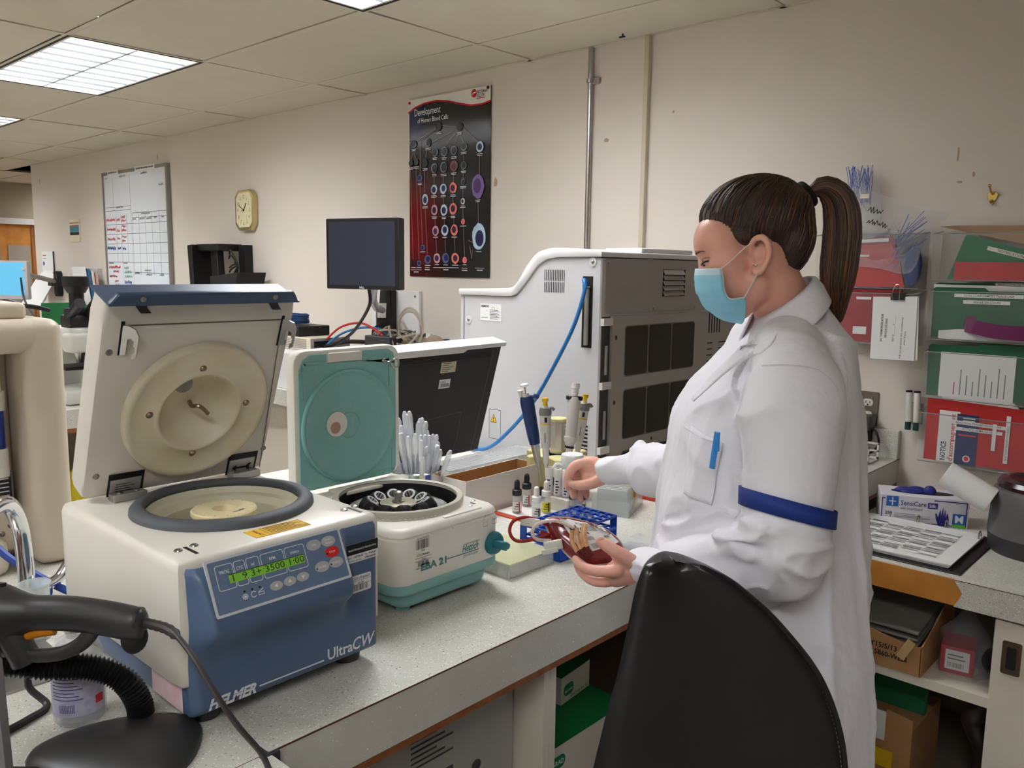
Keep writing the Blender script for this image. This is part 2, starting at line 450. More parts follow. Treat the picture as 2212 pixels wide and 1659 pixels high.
for y in (1.14, 2.2):
    W(MB().b2((-1.5, y, 0.0), (-0.95, y + 0.017, t0 - 0.014)).b2((-1.5, y + 0.018, 0.0), (-0.95, y + 0.036, t0 - 0.014)), B).build('upright_panel', cab_w, B, flat=True)
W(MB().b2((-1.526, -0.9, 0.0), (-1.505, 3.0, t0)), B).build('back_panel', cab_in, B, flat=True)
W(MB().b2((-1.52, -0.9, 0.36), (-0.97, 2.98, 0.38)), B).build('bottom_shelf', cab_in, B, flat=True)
RB = thing('rear_bench', 'speckled bench section behind the centrifuges carrying the tank and black-backed monitor', 'bench', (-1.9, 0.6, 0))
rb = MB()
for a, b in (((-2.25, 0.44, t0), (-1.5275, 2.04, CZ)), ((-2.25, -0.9, t0), (-1.72, 0.44, CZ)), ((-1.72, -0.9, t0), (-1.5275, -0.1, CZ))): rb.b2(a, b)
W(rb, RB).build('countertop', lam, RB, flat=True)
W(MB().b2((-2.22, -0.9, 0.0), (-2.19, 2.0, t0)).b2((-2.19, 2.01, 0.0), (-1.56, 2.03, t0)), RB).build('rear_panel', cab_w, RB, flat=True)
W(MB().b2((-0.66, -0.9, 0), (-0.64, 0.52, t0)).b2((-0.94, 0.51, 0), (-0.64, 0.53, t0)), B).build('end_panel', cab_w, B, flat=True)
# sink let into the bench
S = thing('sink', 'stainless steel sink let into the bench beside the chrome tap', 'sink', (-1.53, 0.17, CZ))
sk = MB()
sk.b2((-0.205, -0.285, 0), (-0.185, 0.285, 0.004)).b2((0.175, -0.285, 0), (0.205, 0.285, 0.004)).b2((-0.185, -0.285, 0), (0.175, -0.265, 0.004)).b2((-0.185, 0.262, 0), (0.175, 0.285, 0.004))
sk.build('rim', steel, S, flat=True)
bs = MB().b2((-0.187, -0.265, -0.15), (-0.183, 0.265, 0.0)).b2((0.173, -0.265, -0.15), (0.177, 0.265, 0)).b2((-0.187, -0.267, -0.15), (0.177, -0.263, 0)).b2((-0.187, 0.26, -0.15), (0.177, 0.264, 0)).b2((-0.187, -0.267, -0.154), (0.177, 0.264, -0.15))
bs.build('basin', steel, S, flat=True)

# desk on the right, lower than the bench, its front laminate half broken away
DZ = 0.78; DY = 2.247
D = thing('writing_desk', 'low speckled laminate desk along the wall with exposed wood edge', 'desk', (-0.2, 2.6, 0))
dt = MB().b2((-0.915, DY + 0.012, DZ - 0.07), (2.3, 2.998, DZ))
W(dt, D).build('desktop', lam, D, flat=True)
zz = [(-0.535, DZ), (-0.522, DZ - 0.018), (-0.513, DZ - 0.032), (-0.52, DZ - 0.05), (-0.531, DZ - 0.07)]
ed = MB().prism(zz + [(2.3, DZ - 0.07), (2.3, DZ)], 0, 0.012, 0, fr((0, DY + 0.012, 0), (1, 0, 0), (0, 0, 1)))
W(ed, D).build('edge_laminate', lam, D, flat=True)
we = MB().prism([(-0.915, DZ - 0.002), (-0.915, DZ - 0.07), (-0.531, DZ - 0.07), (-0.52, DZ - 0.05), (-0.513, DZ - 0.032), (-0.522, DZ - 0.018), (-0.535, DZ - 0.002)], 0, 0.004, 0, fr((0, DY + 0.012, 0), (1, 0, 0), (0, 0, 1)))
W(we, D).build('exposed_wood_edge', honey, D, flat=True)
W(MB().b2((-0.534, DY - 0.0004, DZ - 0.001), (2.3, DY + 0.001, DZ + 0.0003)), D).build('edge_seam', brownline, D, flat=True)
W(MB().b2((-0.9, DY + 0.03, 0.458), (-0.44, 2.9, 0.484)), D).build('shelf', cab_w, D, flat=True)
W(MB().b2((-0.915, DY + 0.02, 0), (-0.9, 2.95, DZ - 0.07)), D).build('side_panel', cab_w, D, flat=True)
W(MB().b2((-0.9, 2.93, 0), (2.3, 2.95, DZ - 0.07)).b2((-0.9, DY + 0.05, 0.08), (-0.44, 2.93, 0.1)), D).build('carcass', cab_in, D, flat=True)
dr = W(MB().b2((-0.437, DY + 0.008, 0.03), (0.45, DY + 0.03, DZ - 0.078), 0.002, 1), D).build('sliding_door', cab_w, D, flat=True)
pl = MB()
Mp = fr((-0.395, DY + 0.007, 0.6145), (1, 0, 0), (0, 0, 1))
pl.prism(rrect(-0.021, -0.042, 0.021, 0.042, 0.005), 0, 0.002, 0, Mp)
W(pl, D).build('finger_pull', mat('bronze', (128, 106, 84), 0.4, 0.9), dr)
W(MB().prism(rrect(-0.0105, -0.028, 0.0105, 0.028, 0.004), 0.002, 0.0026, 0, Mp), D).build('pull_recess', blackm, dr)

# bench along the far part of the wall and the microscope island
wb = thing('side_bench', 'speckled bench along the far wall below the whiteboard', 'bench', (-6.0, 2.7, 0))
W(MB().b2((-9.0, 2.35, t0), (-2.35, 2.998, CZ)), wb).build('countertop', lam, wb, flat=True)
W(MB().b2((-9.0, 2.42, 0), (-2.35, 2.99, t0)), wb).build('cupboard_front', cab_w, wb, flat=True)
isl = thing('microscope_island', 'speckled island bench behind the white tank carrying the microscope', 'bench', (-4.2, 1.3, 0))
W(MB().b2((-4.7, 0.4, t0), (-3.84, 1.95, CZ)), isl).build('countertop', lam, isl, flat=True)
W(MB().b2((-3.87, 0.4, t0 - 0.02), (-3.845, 1.95, t0)), isl).build('wood_trim', woodtrim, isl, flat=True)
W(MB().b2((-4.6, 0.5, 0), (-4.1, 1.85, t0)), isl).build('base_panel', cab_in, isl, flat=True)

# far wall: timber doors with grey panes under a light metal header
fd = struct(MB().b2((-11.33, 2.2, 0), (-11.27, 5.5, 2.0)).build('door_1', honey, flat=True), 'honey coloured timber doors far away')
MB().b2((-11.27, 3.36, 0.9), (-11.262, 3.6, 1.75)).build('pane', mat('grey_pane', (150, 140, 128), 0.25), fd, flat=True)
MB().b2((-11.27, 3.0, 0.9), (-11.262, 3.28, 1.82)).build('pane', MATS['grey_pane'], fd, flat=True)
MB().b2((-11.27, 3.62, 0), (-11.258, 3.66, 2.0)).build('door_stile', mat('dark_honey_wood', (150, 92, 44), 0.5), fd, flat=True)
MB().b2((-11.27, 3.67, 1.83), (-11.23, 3.8, 1.99)).build('door_plate', paper, fd, flat=True)
hd = struct(MB().b2((-11.33, 2.0, 2.0), (-11.22, 5.6, 2.07)).build('trim_1', mat('header_metal', (196, 192, 190), 0.4), flat=True), 'pale metal header over the far doors')

# ================================================================ CELL WASHER CENTRIFUGE (white and blue, open lid)
def rr_ray(hx, hy, r, ang, cx=0.0, cy=0.0):
    """distance from (cx,cy) along ang to the rounded rectangle of half sizes hx, hy"""
    c, s_ = math.cos(ang), math.sin(ang); lo, hi = 0.0, 2.0
    for _ in range(40):
        t = (lo + hi) / 2; x = abs(cx + c * t) - (hx - r); y = abs(cy + s_ * t) - (hy - r)
        d = math.hypot(max(x, 0), max(y, 0)) + min(max(x, y), 0) - r
        if d < 0: lo = t
        else: hi = t
    return lo
def shell(mb, hx, hy, r, levels, circ, N=96, mi=0, M=None, cx=0.0, cy=0.0):
    """loft of rounded rectangles (inset, z) finished by circles (radius, z) around (cx,cy)"""
    A = [2 * PI * i / N for i in range(N)]
    for bx in (-1, 1):
        for by in (-1, 1):
            a = math.atan2(by * (hy - r * 0.3) - cy, bx * (hx - r * 0.3) - cx) % (2 * PI); A[int(round(a / (2 * PI) * N)) % N] = a
    vs = []; rows = 0
    for ins, z in levels:
        for a in A:
            t = rr_ray(hx - ins, hy - ins, max(r - ins, 0.002), a, cx, cy); vs.append((cx + t * math.cos(a), cy + t * math.sin(a), z))
        rows += 1
    for rad, z in circ:
        for a in A: vs.append((cx + rad * math.cos(a), cy + rad * math.sin(a), z))
        rows += 1
    fs = [[i * N + j, i * N + (j + 1) % N, (i + 1) * N + (j + 1) % N, (i + 1) * N + j] for i in range(rows - 1) for j in range(N)]
    mb.add(vs, fs, mi, M); return mb
hel_w = mat('washer_white', (226, 221, 210), 0.36, var=(6, (216, 208, 192), 0.5))
hel_b = mat('washer_blue', (82, 102, 132), 0.36, var=(60, (74, 94, 124), 0.4))
hel_bd = mat('washer_blue_lid', (60, 78, 108), 0.34)
hel_gr = mat('light_grey_print', (205, 208, 210), 0.5)
rubber = mat('grey_rubber', (82, 86, 90), 0.6)
aged = mat('aged_cream', (222, 214, 192), 0.34, var=(14, (208, 196, 160), 0.8))
rotor_m = mat('rotor_cream', (224, 208, 164), 0.4)
lid_w = mat('lid_white', (218, 213, 203), 0.4, var=(5, (208, 200, 186), 0.7))
H = thing('blood_cell_washer', 'white and blue open centrifuge with green display, lid raised', 'centrifuge', (-1.238, 0.648, CZ))
hx, hy = 0.209, 0.170
sh = MB()
shell(sh, hx, hy, 0.016, [(0.004, 0.066), (0.0, 0.07), (0.0, 0.228), (0.0025, 0.236), (0.007, 0.2415), (0.013, 0.244)], [(0.140, 0.2442), (0.122, 0.244), (0.118, 0.238), (0.115, 0.215), (0.108, 0.208), (0.104, 0.15), (0.1, 0.14), (0.001, 0.138)], 96, 0, None, 0.0, 0.012)
sh.build('housing', hel_w, H, ang=50)
# blue front, bulging out under the keypad
def bulge(y):     # weight of the keypad bulge along the front
    return max(0, min(1, (y + 0.163) / 0.02)) * max(0, min(1, (0.097 - y) / 0.018))
fx0 = 0.211
gr = MB(); NY, NZ = 60, 34; vs = []
zs = [0.022 + 0.211 * i / (NZ - 1) for i in range(NZ)]
for j in range(NY):
    y = -0.158 + 0.317 * j / (NY - 1); w = bulge(y); w = w * w * (3 - 2 * w)
    for z in zs:
        if z > 0.158: f = 0.044 - (z - 0.158) / 0.075 * 0.037
        elif z > 0.140: f = 0.044 * (1 - ((0.158 - z) / 0.018) ** 2 * 0.18)
        else: f = 0.036 * max(0, 1 - (0.140 - z) / 0.05) ** 1.6
        e = 0.0
        if z > 0.222: e = -0.008 * ((z - 0.222) / 0.011) ** 2
        if z < 0.03: e = -0.008 * ((0.03 - z) / 0.008) ** 2
        if y < -0.15: e -= 0.008 * ((-0.15 - y) / 0.008) ** 2
        if y > 0.151: e -= 0.008 * ((y - 0.151) / 0.008) ** 2
        vs.append((fx0 + 0.004 + f * w + e, y, z))
gr.add(vs, [[j * NZ + i, (j + 1) * NZ + i, (j + 1) * NZ + i + 1, j * NZ + i + 1] for j in range(NY - 1) for i in range(NZ - 1)])
gr.b2((-0.2, -0.158, 0.022), (fx0 - 0.004, 0.159, 0.075), 0.004, 2)
gr.build('front_panel', hel_b, H, ang=60)
ft = MB()
for x in (0.17, -0.17):
    for y in (-0.12, 0.125): ft.cyl((x, y, 0), (x, y, 0.022), 0.022, 0.026, 20)
ft.build('feet', dgrey, H)
gk = MB(); prof = [(0.121, 0.243), (0.118, 0.25), (0.1195, 0.256), (0.125, 0.2585), (0.137, 0.2565), (0.142, 0.251), (0.143, 0.244)]
gk.lathe(prof, 72, 0, T(0, 0.012, 0)); gk.build('gasket', rubber, H, ang=80)
bw = MB().lathe([(0.1175, 0.246), (0.114, 0.236), (0.105, 0.233), (0.103, 0.226), (0.098, 0.222), (0.097, 0.16)], 72, 0, T(0, 0.012, 0))
bw.build('bowl', mat('bowl_ivory', (218, 214, 190), 0.35), H, ang=40)
MB().disc((0, 0.012, 0.161), 0.096, 0.096, n=48).build('bowl_floor', mat('bowl_metal', (128, 124, 114), 0.35, 0.8), H)
rt = MB().lathe([(0.0001, 0.222), (0.014, 0.222), (0.0175, 0.2385), (0.019, 0.240), (0.050, 0.240), (0.052, 0.238), (0.052, 0.232), (0.043, 0.229), (0.043, 0.222), (0.060, 0.216), (0.062, 0.210), (0.05, 0.205), (0.05, 0.165)], 60, 0, T(0, 0.012, 0))
for i in range(20):
    a = 2 * PI * i / 20; rt.cyl((0.058 * math.cos(a), 0.012 + 0.058 * math.sin(a), 0.213), (0.069 * math.cos(a), 0.012 + 0.069 * math.sin(a), 0.211), 0.004, 0.0025, 8)
rt.build('rotor', rotor_m, H, ang=40)
rp = MB()
for a, t in ((0.3, 'HELMER'),):
    rp.text(t, 0.007, fr((0.034 * math.cos(a), 0.012 + 0.034 * math.sin(a), 0.2404), (-math.sin(a), math.cos(a), 0), (-math.cos(a), -math.sin(a), 0)), 0, 0.02, 0, 'CENTER')
for i in range(16):
    a = 2 * PI * i / 16; rp.rect(-0.0005, 0.045, 0.0005, 0.049, 0.2404, 0, T(0, 0.012, 0) @ RZ(a))
rp.build('rotor_print', mat('grey_print', (96, 92, 84), 0.6), H, flat=True)
# yellow caution label and the two latch slots on the top
yl = MB().slab(0.151, -0.04, 0.188, 0.052, 0.2442, 0.2448)
yl.build('caution_label', mat('caution_yellow', (226, 178, 28), 0.45), H, flat=True)
yp = MB(); My = fr((0.188, -0.04, 0.2451), (0, 1, 0), (-1, 0, 0))
for i in range(6): yp.rect(0.028, 0.006 + i * 0.005, 0.088 - 0.006 * (i % 3), 0.0075 + i * 0.005, 0, 0, My)
yp.line([(0.024, 0.003), (0.024, 0.034), (0.09, 0.034), (0.09, 0.003), (0.024, 0.003)], 0.0007, 0, My)
yp.text('CAUTION', 0.006, My @ T(0.015, 0.005, 0) @ RZ(PI / 2), 0, 0.02)
yp.build('label_print', ink, H, flat=True)
sl = MB()
for y in (-0.130, 0.146): sl.b2((0.152, y - 0.0025, 0.2435), (0.189, y + 0.0025, 0.2446))
sl.build('latch_slot', black, H, flat=True)
ss = MB()
for y in (-0.130, 0.146):
    for q in (-0.013, 0.012): ss.ell((0.158 - q * 0.2, y + q, 0.2445), (0.006, 0.006, 0.003), n=14, k=6)
ss.build('screw', screwm, H)
# keypad
pv = V((-0.035, 0, 0.075)).normalized()
Mk = fr((0.256 + 0.0022, -0.135, 0.1585), (0, 1, 0), pv) @ T(0, 0.017, 0)
KW, KH = 0.211, 0.0715
def uv(u, v): return u * KW, (1 - v) * KH
kb = MB()
kb.prism(rrect(-0.003, -0.003, KW + 0.003, KH + 0.003, 0.003), -0.002, 0.0008, 0, Mk)
kb.prism(rrect(0.0006, 0.0006, KW - 0.0006, KH - 0.0006, 0.002), 0.0008, 0.0010, 1, Mk)
kb.build('keypad', [hel_gr, mat('keypad_blue', (102, 122, 150), 0.4)], H, flat=True)
kp = MB()
for u0, u1 in ((0.045, 0.165), (0.175, 0.25), (0.262, 0.352), (0.368, 0.535), (0.548, 0.70)):
    x0, y0 = uv(u0, 0.57); x1, y1 = uv(u1, 0.10)
    q = rrect(x0, y0, x1, y1, 0.003, 3); kp.line(q + [q[0]], 0.0009, 0, Mk, 0.0012)
for t, u, v in (('PROG', 0.105, 0.265), ('CYC', 0.212, 0.262), ('ml', 0.305, 0.258), ('RPM', 0.45, 0.252), ('t/min:s', 0.622, 0.245)):
    x, y = uv(u, v); kp.text(t, 0.0062, Mk @ T(x, y, 0.0012), 0, 0.015, 0, 'CENTER', 0.85)
for i, u in enumerate((0.202, 0.262, 0.316)):
    x, y = uv(u, 0.79)
    if i == 0: kp.disc((x, y, 0.0012), 0.0042, 0.0038, 0, Mk, w=0.75); kp.disc((x, y, 0.0012), 0.0022, 0.002, 0, Mk)
    if i == 1: kp.line([(x + 0.004 * math.cos(a), y + 0.004 * math.sin(a)) for a in [0.6 + k * 0.5 for k in range(11)]], 0.0009, 0, Mk, 0.0012)
    if i == 2: kp.line([(x - 0.004, y - 0.003), (x + 0.004, y - 0.003), (x + 0.004, y + 0.0005), (x - 0.004, y + 0.0005), (x - 0.004, y - 0.003)], 0.0008, 0, Mk, 0.0012).line([(x - 0.004, y + 0.001), (x + 0.004, y + 0.0045)], 0.001, 0, Mk, 0.0012)
kp.build('keypad_print', mat('white_print', (226, 229, 230), 0.5), H, flat=True)
lc = MB(); x0, y0 = uv(0.125, 0.475); x1, y1 = uv(0.682, 0.305); lc.slab(x0, y0, x1, y1, 0.001, 0.0014, 0, Mk)
lc.slab(x0, y1 - 0.0009, x1, y1, 0.0014, 0.0018, 1, Mk)
lc.text('1  9 3+ 3500 1:00', 0.0128, Mk @ T(x0 + 0.002, y0 + 0.0016, 0.0016), 1, 0.0, 0, 'LEFT', width=(x1 - x0) * 0.95)
lc.build('display', [mat('lcd_green', (120, 178, 60), 0.3, emit=0.12), mat('lcd_ink', (30, 48, 22), 0.5)], H, flat=True)
bt = MB(); bl = MB()
for t, u, v, c in (('SPIN', 0.779, 0.19, 0), ('START|WASH', 0.9, 0.19, 0), ('STOP', 0.908, 0.42, 1), ('SALINE', 0.80, 0.66, 0), ('CHECK', 0.918, 0.65, 0), ('<', 0.43, 0.76, 0), ('^', 0.533, 0.75, 0), ('v', 0.636, 0.74, 0)):
    x, y = uv(u, v); s_ = 0.82 if t in '<^v' else 1.0
    bt.prism([(x + 0.0123 * s_ * math.cos(a), y + 0.0078 * s_ * math.sin(a)) for a in [i * PI / 10 for i in range(20)]], 0.001, 0.0017, c, Mk)
    if t in '<^v':
        an = {'<': PI, '^': PI / 2, 'v': -PI / 2}[t]
        bl.add([(x + 0.0034 * math.cos(an + k * 2 * PI / 3), y + 0.0034 * math.sin(an + k * 2 * PI / 3), 0.0019) for k in range(3)], [[0, 1, 2]], 0, Mk)
    else:
        pr = t.split('|')
        for i, w in enumerate(pr):
            bl.text(w, 0.0044, Mk @ T(x, y - 0.0016 + (0.0024 if len(pr) == 2 else 0) - i * 0.0048, 0.0019), 0, 0.012, 0, 'CENTER')
        if t in ('STOP', 'SALINE', 'CHECK'): bl.disc((x - 0.0092, y - 0.0014, 0.0019), 0.0013, 0.0013, 1, Mk, 10)
for u in (0.203, 0.258, 0.313):
    x, y = uv(u, 0.69); bl.disc((x, y, 0.0014), 0.0017, 0.0017, 1, Mk, 10)
bt.build('buttons', [mat('button_grey', (176, 178, 176), 0.45), mat('button_red', (214, 34, 30), 0.4)], H)
bl.build('button_print', [MATS['white_print'], ink], H, flat=True)
# front lettering and stickers, on the flat lower face and the flat strip to the right
Mf = fr((fx0 + 0.0046, -0.648, -CZ), (0, 1, 0), (0, 0, 1))
lt = MB()
lt.text('HELMER', 0.0205, Mf @ T(0.512, 0.9365, 0), 0, 0.045, 0.35, 'LEFT', width=0.073)
lt.slab(0.590, 0.9425, 0.700, 0.9445, 0, 0.0002, 0, Mf)
lt.text('Ultra', 0.025, Mf @ T(0.706, 0.941, 0), 0, 0.018, 0, 'LEFT', width=0.047)
lt.text('CW', 0.028, Mf @ T(0.751, 0.941, 0), 0, 0.008, 0.25, 'LEFT', width=0.044)
lt.build('front_lettering', MATS['white_print'], H, flat=True)
cut = MB()
for k in range(2): cut.slab(0.510, 0.9405 + k * 0.005, 0.588, 0.9409 + k * 0.005, 0.0003, 0.0004, 0, Mf)
cut.build('lettering_stripe', hel_b, H, flat=True)
st = MB()
st.slab(0.744, 1.084, 0.805, 1.114, 0, 0.0004, 0, Mf); st.slab(0.744, 1.097, 0.805, 1.114, 0.0004, 0.0006, 1, Mf)
st.text('MAINTENANCE PREVENTIVE', 0.0042, Mf @ T(0.7745, 1.103, 0.0008), 0, 0.01, 0, 'CENTER')
st.text('Date', 0.004, Mf @ T(0.746, 1.0915, 0.0006), 1).text('Prochain service', 0.004, Mf @ T(0.746, 1.0862, 0.0006), 1).text('Par', 0.004, Mf @ T(0.779, 1.0915, 0.0006), 1)
st.scribble(0.758, 1.091, 0.018, 0.004, 1, Mf @ T(0, 0, 0.0006), 4).scribble(0.787, 1.091, 0.015, 0.004, 1, Mf @ T(0, 0, 0.0006), 5).scribble(0.779, 1.0855, 0.022, 0.0045, 1, Mf @ T(0, 0, 0.0006), 6)
st.prism(rrect(0.7505, 1.034, 0.791, 1.062, 0.003), 0, 0.0004, 0, Mf)
st.text("C.S.S.S. d'Argenteuil", 0.0052, Mf @ T(0.754, 1.0555, 0.0006), 1, 0.012, 0.2, 'LEFT', width=0.034)
st.text('10118', 0.0046, Mf @ T(0.7705, 1.0475, 0.0006), 1, 0.01, 0, 'CENTER').bars(0.756, 1.037, 0.029, 0.0095, 1, Mf @ T(0, 0, 0.0006), 9)
st.slab(0.7505, 1.053, 0.791, 1.0534, 0.0004, 0.0005, 1, Mf).slab(0.7505, 1.0465, 0.791, 1.0469, 0.0004, 0.0005, 1, Mf)
st.build('stickers', [paper, ink], H, flat=True)
sd = MB(); Ms = fr((0.205, -0.1592, -CZ), (-1, 0, 0), (0, 0, 1)) @ RXm(0)
sd.slab(0.012, 0.932, 0.105, 0.972, 0, 0.0004, 0, fr((0.2, -0.1588, -CZ), (-1, 0, 0), (0, 0, 1)))
sd.build('pink_label', mat('pink_label', (226, 204, 204), 0.5, var=(30, (214, 160, 160), 0.6)), H, flat=True)
# the lid, leaning forward over the bowl
lu = V((0.135, 0, 0.33)).normalized()
Ml = fr((-1.40 + 1.238, 0.655 - 0.648, 1.155 - CZ), (0, 1, 0), lu)
ld = MB()
shell(ld, 0.164, 0.178, 0.014, [(0.012, -0.052), (0.004, -0.050), (0.0, -0.044), (0.0, -0.010), (0.003, -0.003), (0.009, 0.0)], [(0.120, 0.0), (0.119, -0.030), (0.001, -0.031)], 96, 0, Ml @ T(0.007, 0.18, 0), 0.009, -0.025)
LID = ld.build('lid', lid_w, H, ang=40)
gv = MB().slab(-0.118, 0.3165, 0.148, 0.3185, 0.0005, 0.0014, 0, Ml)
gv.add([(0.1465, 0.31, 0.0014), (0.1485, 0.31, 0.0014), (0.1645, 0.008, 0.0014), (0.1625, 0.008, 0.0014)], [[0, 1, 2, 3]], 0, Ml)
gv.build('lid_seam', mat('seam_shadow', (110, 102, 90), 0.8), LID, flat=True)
dc = Ml @ T(0.016, 0.155, 0)
ds = MB().lathe([(0.127, 0.0), (0.1265, 0.012), (0.122, 0.0155), (0.116, 0.0135), (0.109, 0.0105), (0.079, 0.0105), (0.076, 0.0135), (0.0725, 0.0145), (0.069, 0.0115), (0.064, -0.004), (0.05, -0.018), (0.028, -0.025), (0.0001, -0.026)], 72, 0, dc)
ds.build('lid_dish', aged, LID, ang=60)
nz = MB().tube(bez([(0, 0.0, -0.026), (-0.004, 0.001, -0.008), (0.003, 0.006, 0.004), (0.018, -0.008, 0.008)], 5), 0.0036, 10, 0, dc)
nz.build('spray_nozzle', mat('old_steel', (150, 138, 108), 0.3, 0.9), LID)
MB().cyl((-0.024, 0.044, -0.02), (-0.024, 0.044, -0.0125), 0.0155, n=24, M=dc @ T(0, 0, 0.003)).build('lid_port', mat('port_metal', (120, 118, 116), 0.4, 0.7, var=(80, (160, 158, 156), 0.7)), LID)
sw = MB(); rs = MB()
for a in (PI / 2 + .07, PI - .06, 0.08, -PI / 2):
    q = dc @ T(0.086 * math.cos(a), 0.083 * math.sin(a), 0.0105); sw.ell((0, 0, 0), (0.0046, 0.0046, 0.003), 0, q, 12, 6); rs.disc((0, 0, 0.0003), 0.0062, 0.0062, 0, q, 14)
for x, y in ((-0.141, 0.273), (-0.138, 0.048), (0.160, 0.272), (0.164, 0.05)): sw.ell((x, y, 0.0), (0.0055, 0.0055, 0.003), 0, Ml, 14, 6)
sw.build('screw', screwm, LID); rs.build('rust_ring', mat('rust', (150, 96, 40), 0.9), LID)
hk = MB(); hs = MB()
for x in (-0.123, 0.1515):
    hs.slab(x - 0.006, 0.268, x - 0.0005, 0.325, 0.0012, 0.0018, 0, Ml)
    q = [(0, 0.0), (0.0, 0.05), (0.008, 0.052), (0.02, 0.05), (0.026, 0.04), (0.026, 0.005), (0.0195, 0.0), (0.0195, 0.01), (0.0225, 0.012), (0.0225, 0.02), (0.0195, 0.022), (0.0195, 0.03), (0.014, 0.033), (0.009, 0.03), (0.009, 0.004)]
    hk.prism(q, -0.0015, 0.0015, 0, Ml @ T(x - 0.002, 0.268, 0.001) @ RY(-0.9))
hs.build('latch_recess', blackm, LID, flat=True); hk.build('latch_hook', steel, LID, ang=20)
# blue lip along the lid's free edge, carried by black tabs
lp = MB(); lp.prism([(-0.160, 0.0), (0.158, 0.0), (0.143, 0.020), (-0.149, 0.020)], 0, 0.010, 0, Ml @ T(0, 0.362, 0.014) @ RXm(0.15), 0.002, 1)
lp.prism([(-0.160, 0.0), (0.158, 0.0), (0.158, 0.003), (-0.160, 0.003)], -0.06, 0.012, 0, Ml @ T(0, 0.3605, 0.012))
lp.build('lid_lip', hel_bd, LID)
tb = MB()
for x in (-0.103, 0.122):
    tb.prism([(-0.008, 0.02), (0.008, 0.02), (0.008, 0.004), (0.016, -0.006), (0.0, -0.006), (-0.008, 0.005)], -0.002, 0.003, 0, Ml @ T(x, 0.345, 0.002))
tb.slab(-0.14, 0.356, 0.14, 0.362, -0.03, 0.008, 0, Ml)
tb.build('lip_tab', black, LID)
ls = MB()
for x in (-0.112, 0.108): ls.ell((x, 0.372, 0.0265), (0.0045, 0.0045, 0.002), 0, Ml, 12, 6)
ls.build('lip_screw', screwm, LID)
hb = MB(); hr = MB(); hp = MB()
for x in (-0.088, 0.124):
    hr.slab(x - 0.03, 0.004, x + 0.029, 0.047, 0.0012, 0.0018, 0, Ml)
    hb.slab(x - 0.027, 0.0, x + 0.024, 0.036, 0.002, 0.0035, 0, Ml)
    hb.box((x, 0, 0), (0.056, 0.02, 0.012), 0.001, 1, 0, T(-0.162 + 0.018, 0.007, 0.2505) @ RZ(PI / 2))
    for q in (-0.014, 0.014): hp.ell((-0.144, 0.007 + x + q, 0.257), (0.0058, 0.0058, 0.0035), 0, None, 14, 6)
hr.build('hinge_recess', black, LID, flat=True)
hb.build('hinge', mat('hinge_alloy', (186, 184, 180), 0.42, 0.6), LID, flat=True); hp.build('hinge_bolt', screwm, LID)
hn = MB()
hn.add([(0.104, 0.018, 0), (0.112, 0.025, 0), (0.112, 0.02, 0), (0.132, 0.02, 0), (0.136, 0.025, 0), (0.142, 0.025, 0), (0.138, 0.018, 0), (0.142, 0.011, 0), (0.136, 0.011, 0), (0.132, 0.016, 0), (0.112, 0.016, 0), (0.112, 0.011, 0)], [list(range(12))], 0, Ml @ T(0, 0, 0.0038))
for i in range(4): hn.rect(-0.106, 0.013 + i * 0.0045, -0.075 - 0.006 * (i % 2), 0.0142 + i * 0.0045, 0.0038, 0, Ml)
hn.build('hinge_print', ink, LID, flat=True)

# ================================================================ SMALL TEAL CENTRIFUGE
het_w = mat('centrifuge_white', (230, 226, 216), 0.36)
het_k = mat('knob_teal', (28, 112, 126), 0.4)
tealp = mat('teal_print', (74, 132, 128), 0.5)
G = thing('small_centrifuge', 'small white and teal open centrifuge with teal knob, teal lid raised', 'centrifuge', (-1.28, 1.055, CZ))
bs = MB()
shell(bs, 0.155, 0.117, 0.03, [(0.008, 0.01), (0.003, 0.0125), (0.0, 0.02), (0.0, 0.036), (-0.008, 0.041)], [(0.1, 0.042)], 80)
shell(bs, 0.169, 0.138, 0.035, [(0.012, 0.0385), (0.004, 0.040), (0.0, 0.044), (0.0, 0.060), (0.002, 0.062)], [(0.1, 0.062)], 80)
for x in (-0.12, 0.125):
    for y in (-0.088, 0.088): bs.cyl((x, y, 0), (x, y, 0.012), 0.014, n=16)
bs.build('base', teal, G, ang=45)
bd = MB()
shell(bd, 0.169, 0.138, 0.035, [(0.001, 0.0605), (0.0, 0.062), (0.0, 0.144), (0.0035, 0.146), (0.0035, 0.1485), (0.001, 0.151), (0.003, 0.158), (0.009, 0.163), (0.017, 0.1645)], [(0.131, 0.1655), (0.131, 0.171)], 96, 0, None, 0.008, 0.0)
bd.b2((0.150, 0.0, 0.143), (0.1702, 0.082, 0.1478), 0.002, 2).b2((0.146, -0.01, 0.161), (0.158, 0.09, 0.1665), 0.003, 2)
bd.build('housing', het_w, G, ang=40)
MB().lathe([(0.131, 0.166), (0.1315, 0.176), (0.130, 0.179), (0.121, 0.1795), (0.118, 0.177), (0.118, 0.172)], 80, 0, T(0.008, 0, 0)).build('rim', mat('ring_grey', (188, 184, 168), 0.45), G, ang=50)
MB().lathe([(0.1185, 0.1785), (0.117, 0.12), (0.1, 0.1), (0.0001, 0.1)], 64, 0, T(0.008, 0, 0)).build('bowl', black, G, ang=40)
ro = MB().lathe([(0.1, 0.15), (0.101, 0.154), (0.098, 0.1555), (0.094, 0.152), (0.06, 0.144), (0.035, 0.142), (0.0001, 0.142)], 64, 0, T(0.008, 0, 0))
ro.build('rotor', mat('rotor_silver', (180, 178, 176), 0.3, 0.85), G, ang=40)
hub = MB().lathe([(0.03, 0.142), (0.03, 0.158), (0.036, 0.16), (0.037, 0.1635), (0.034, 0.165), (0.0001, 0.1655)], 40, 0, T(0.008, 0, 0))
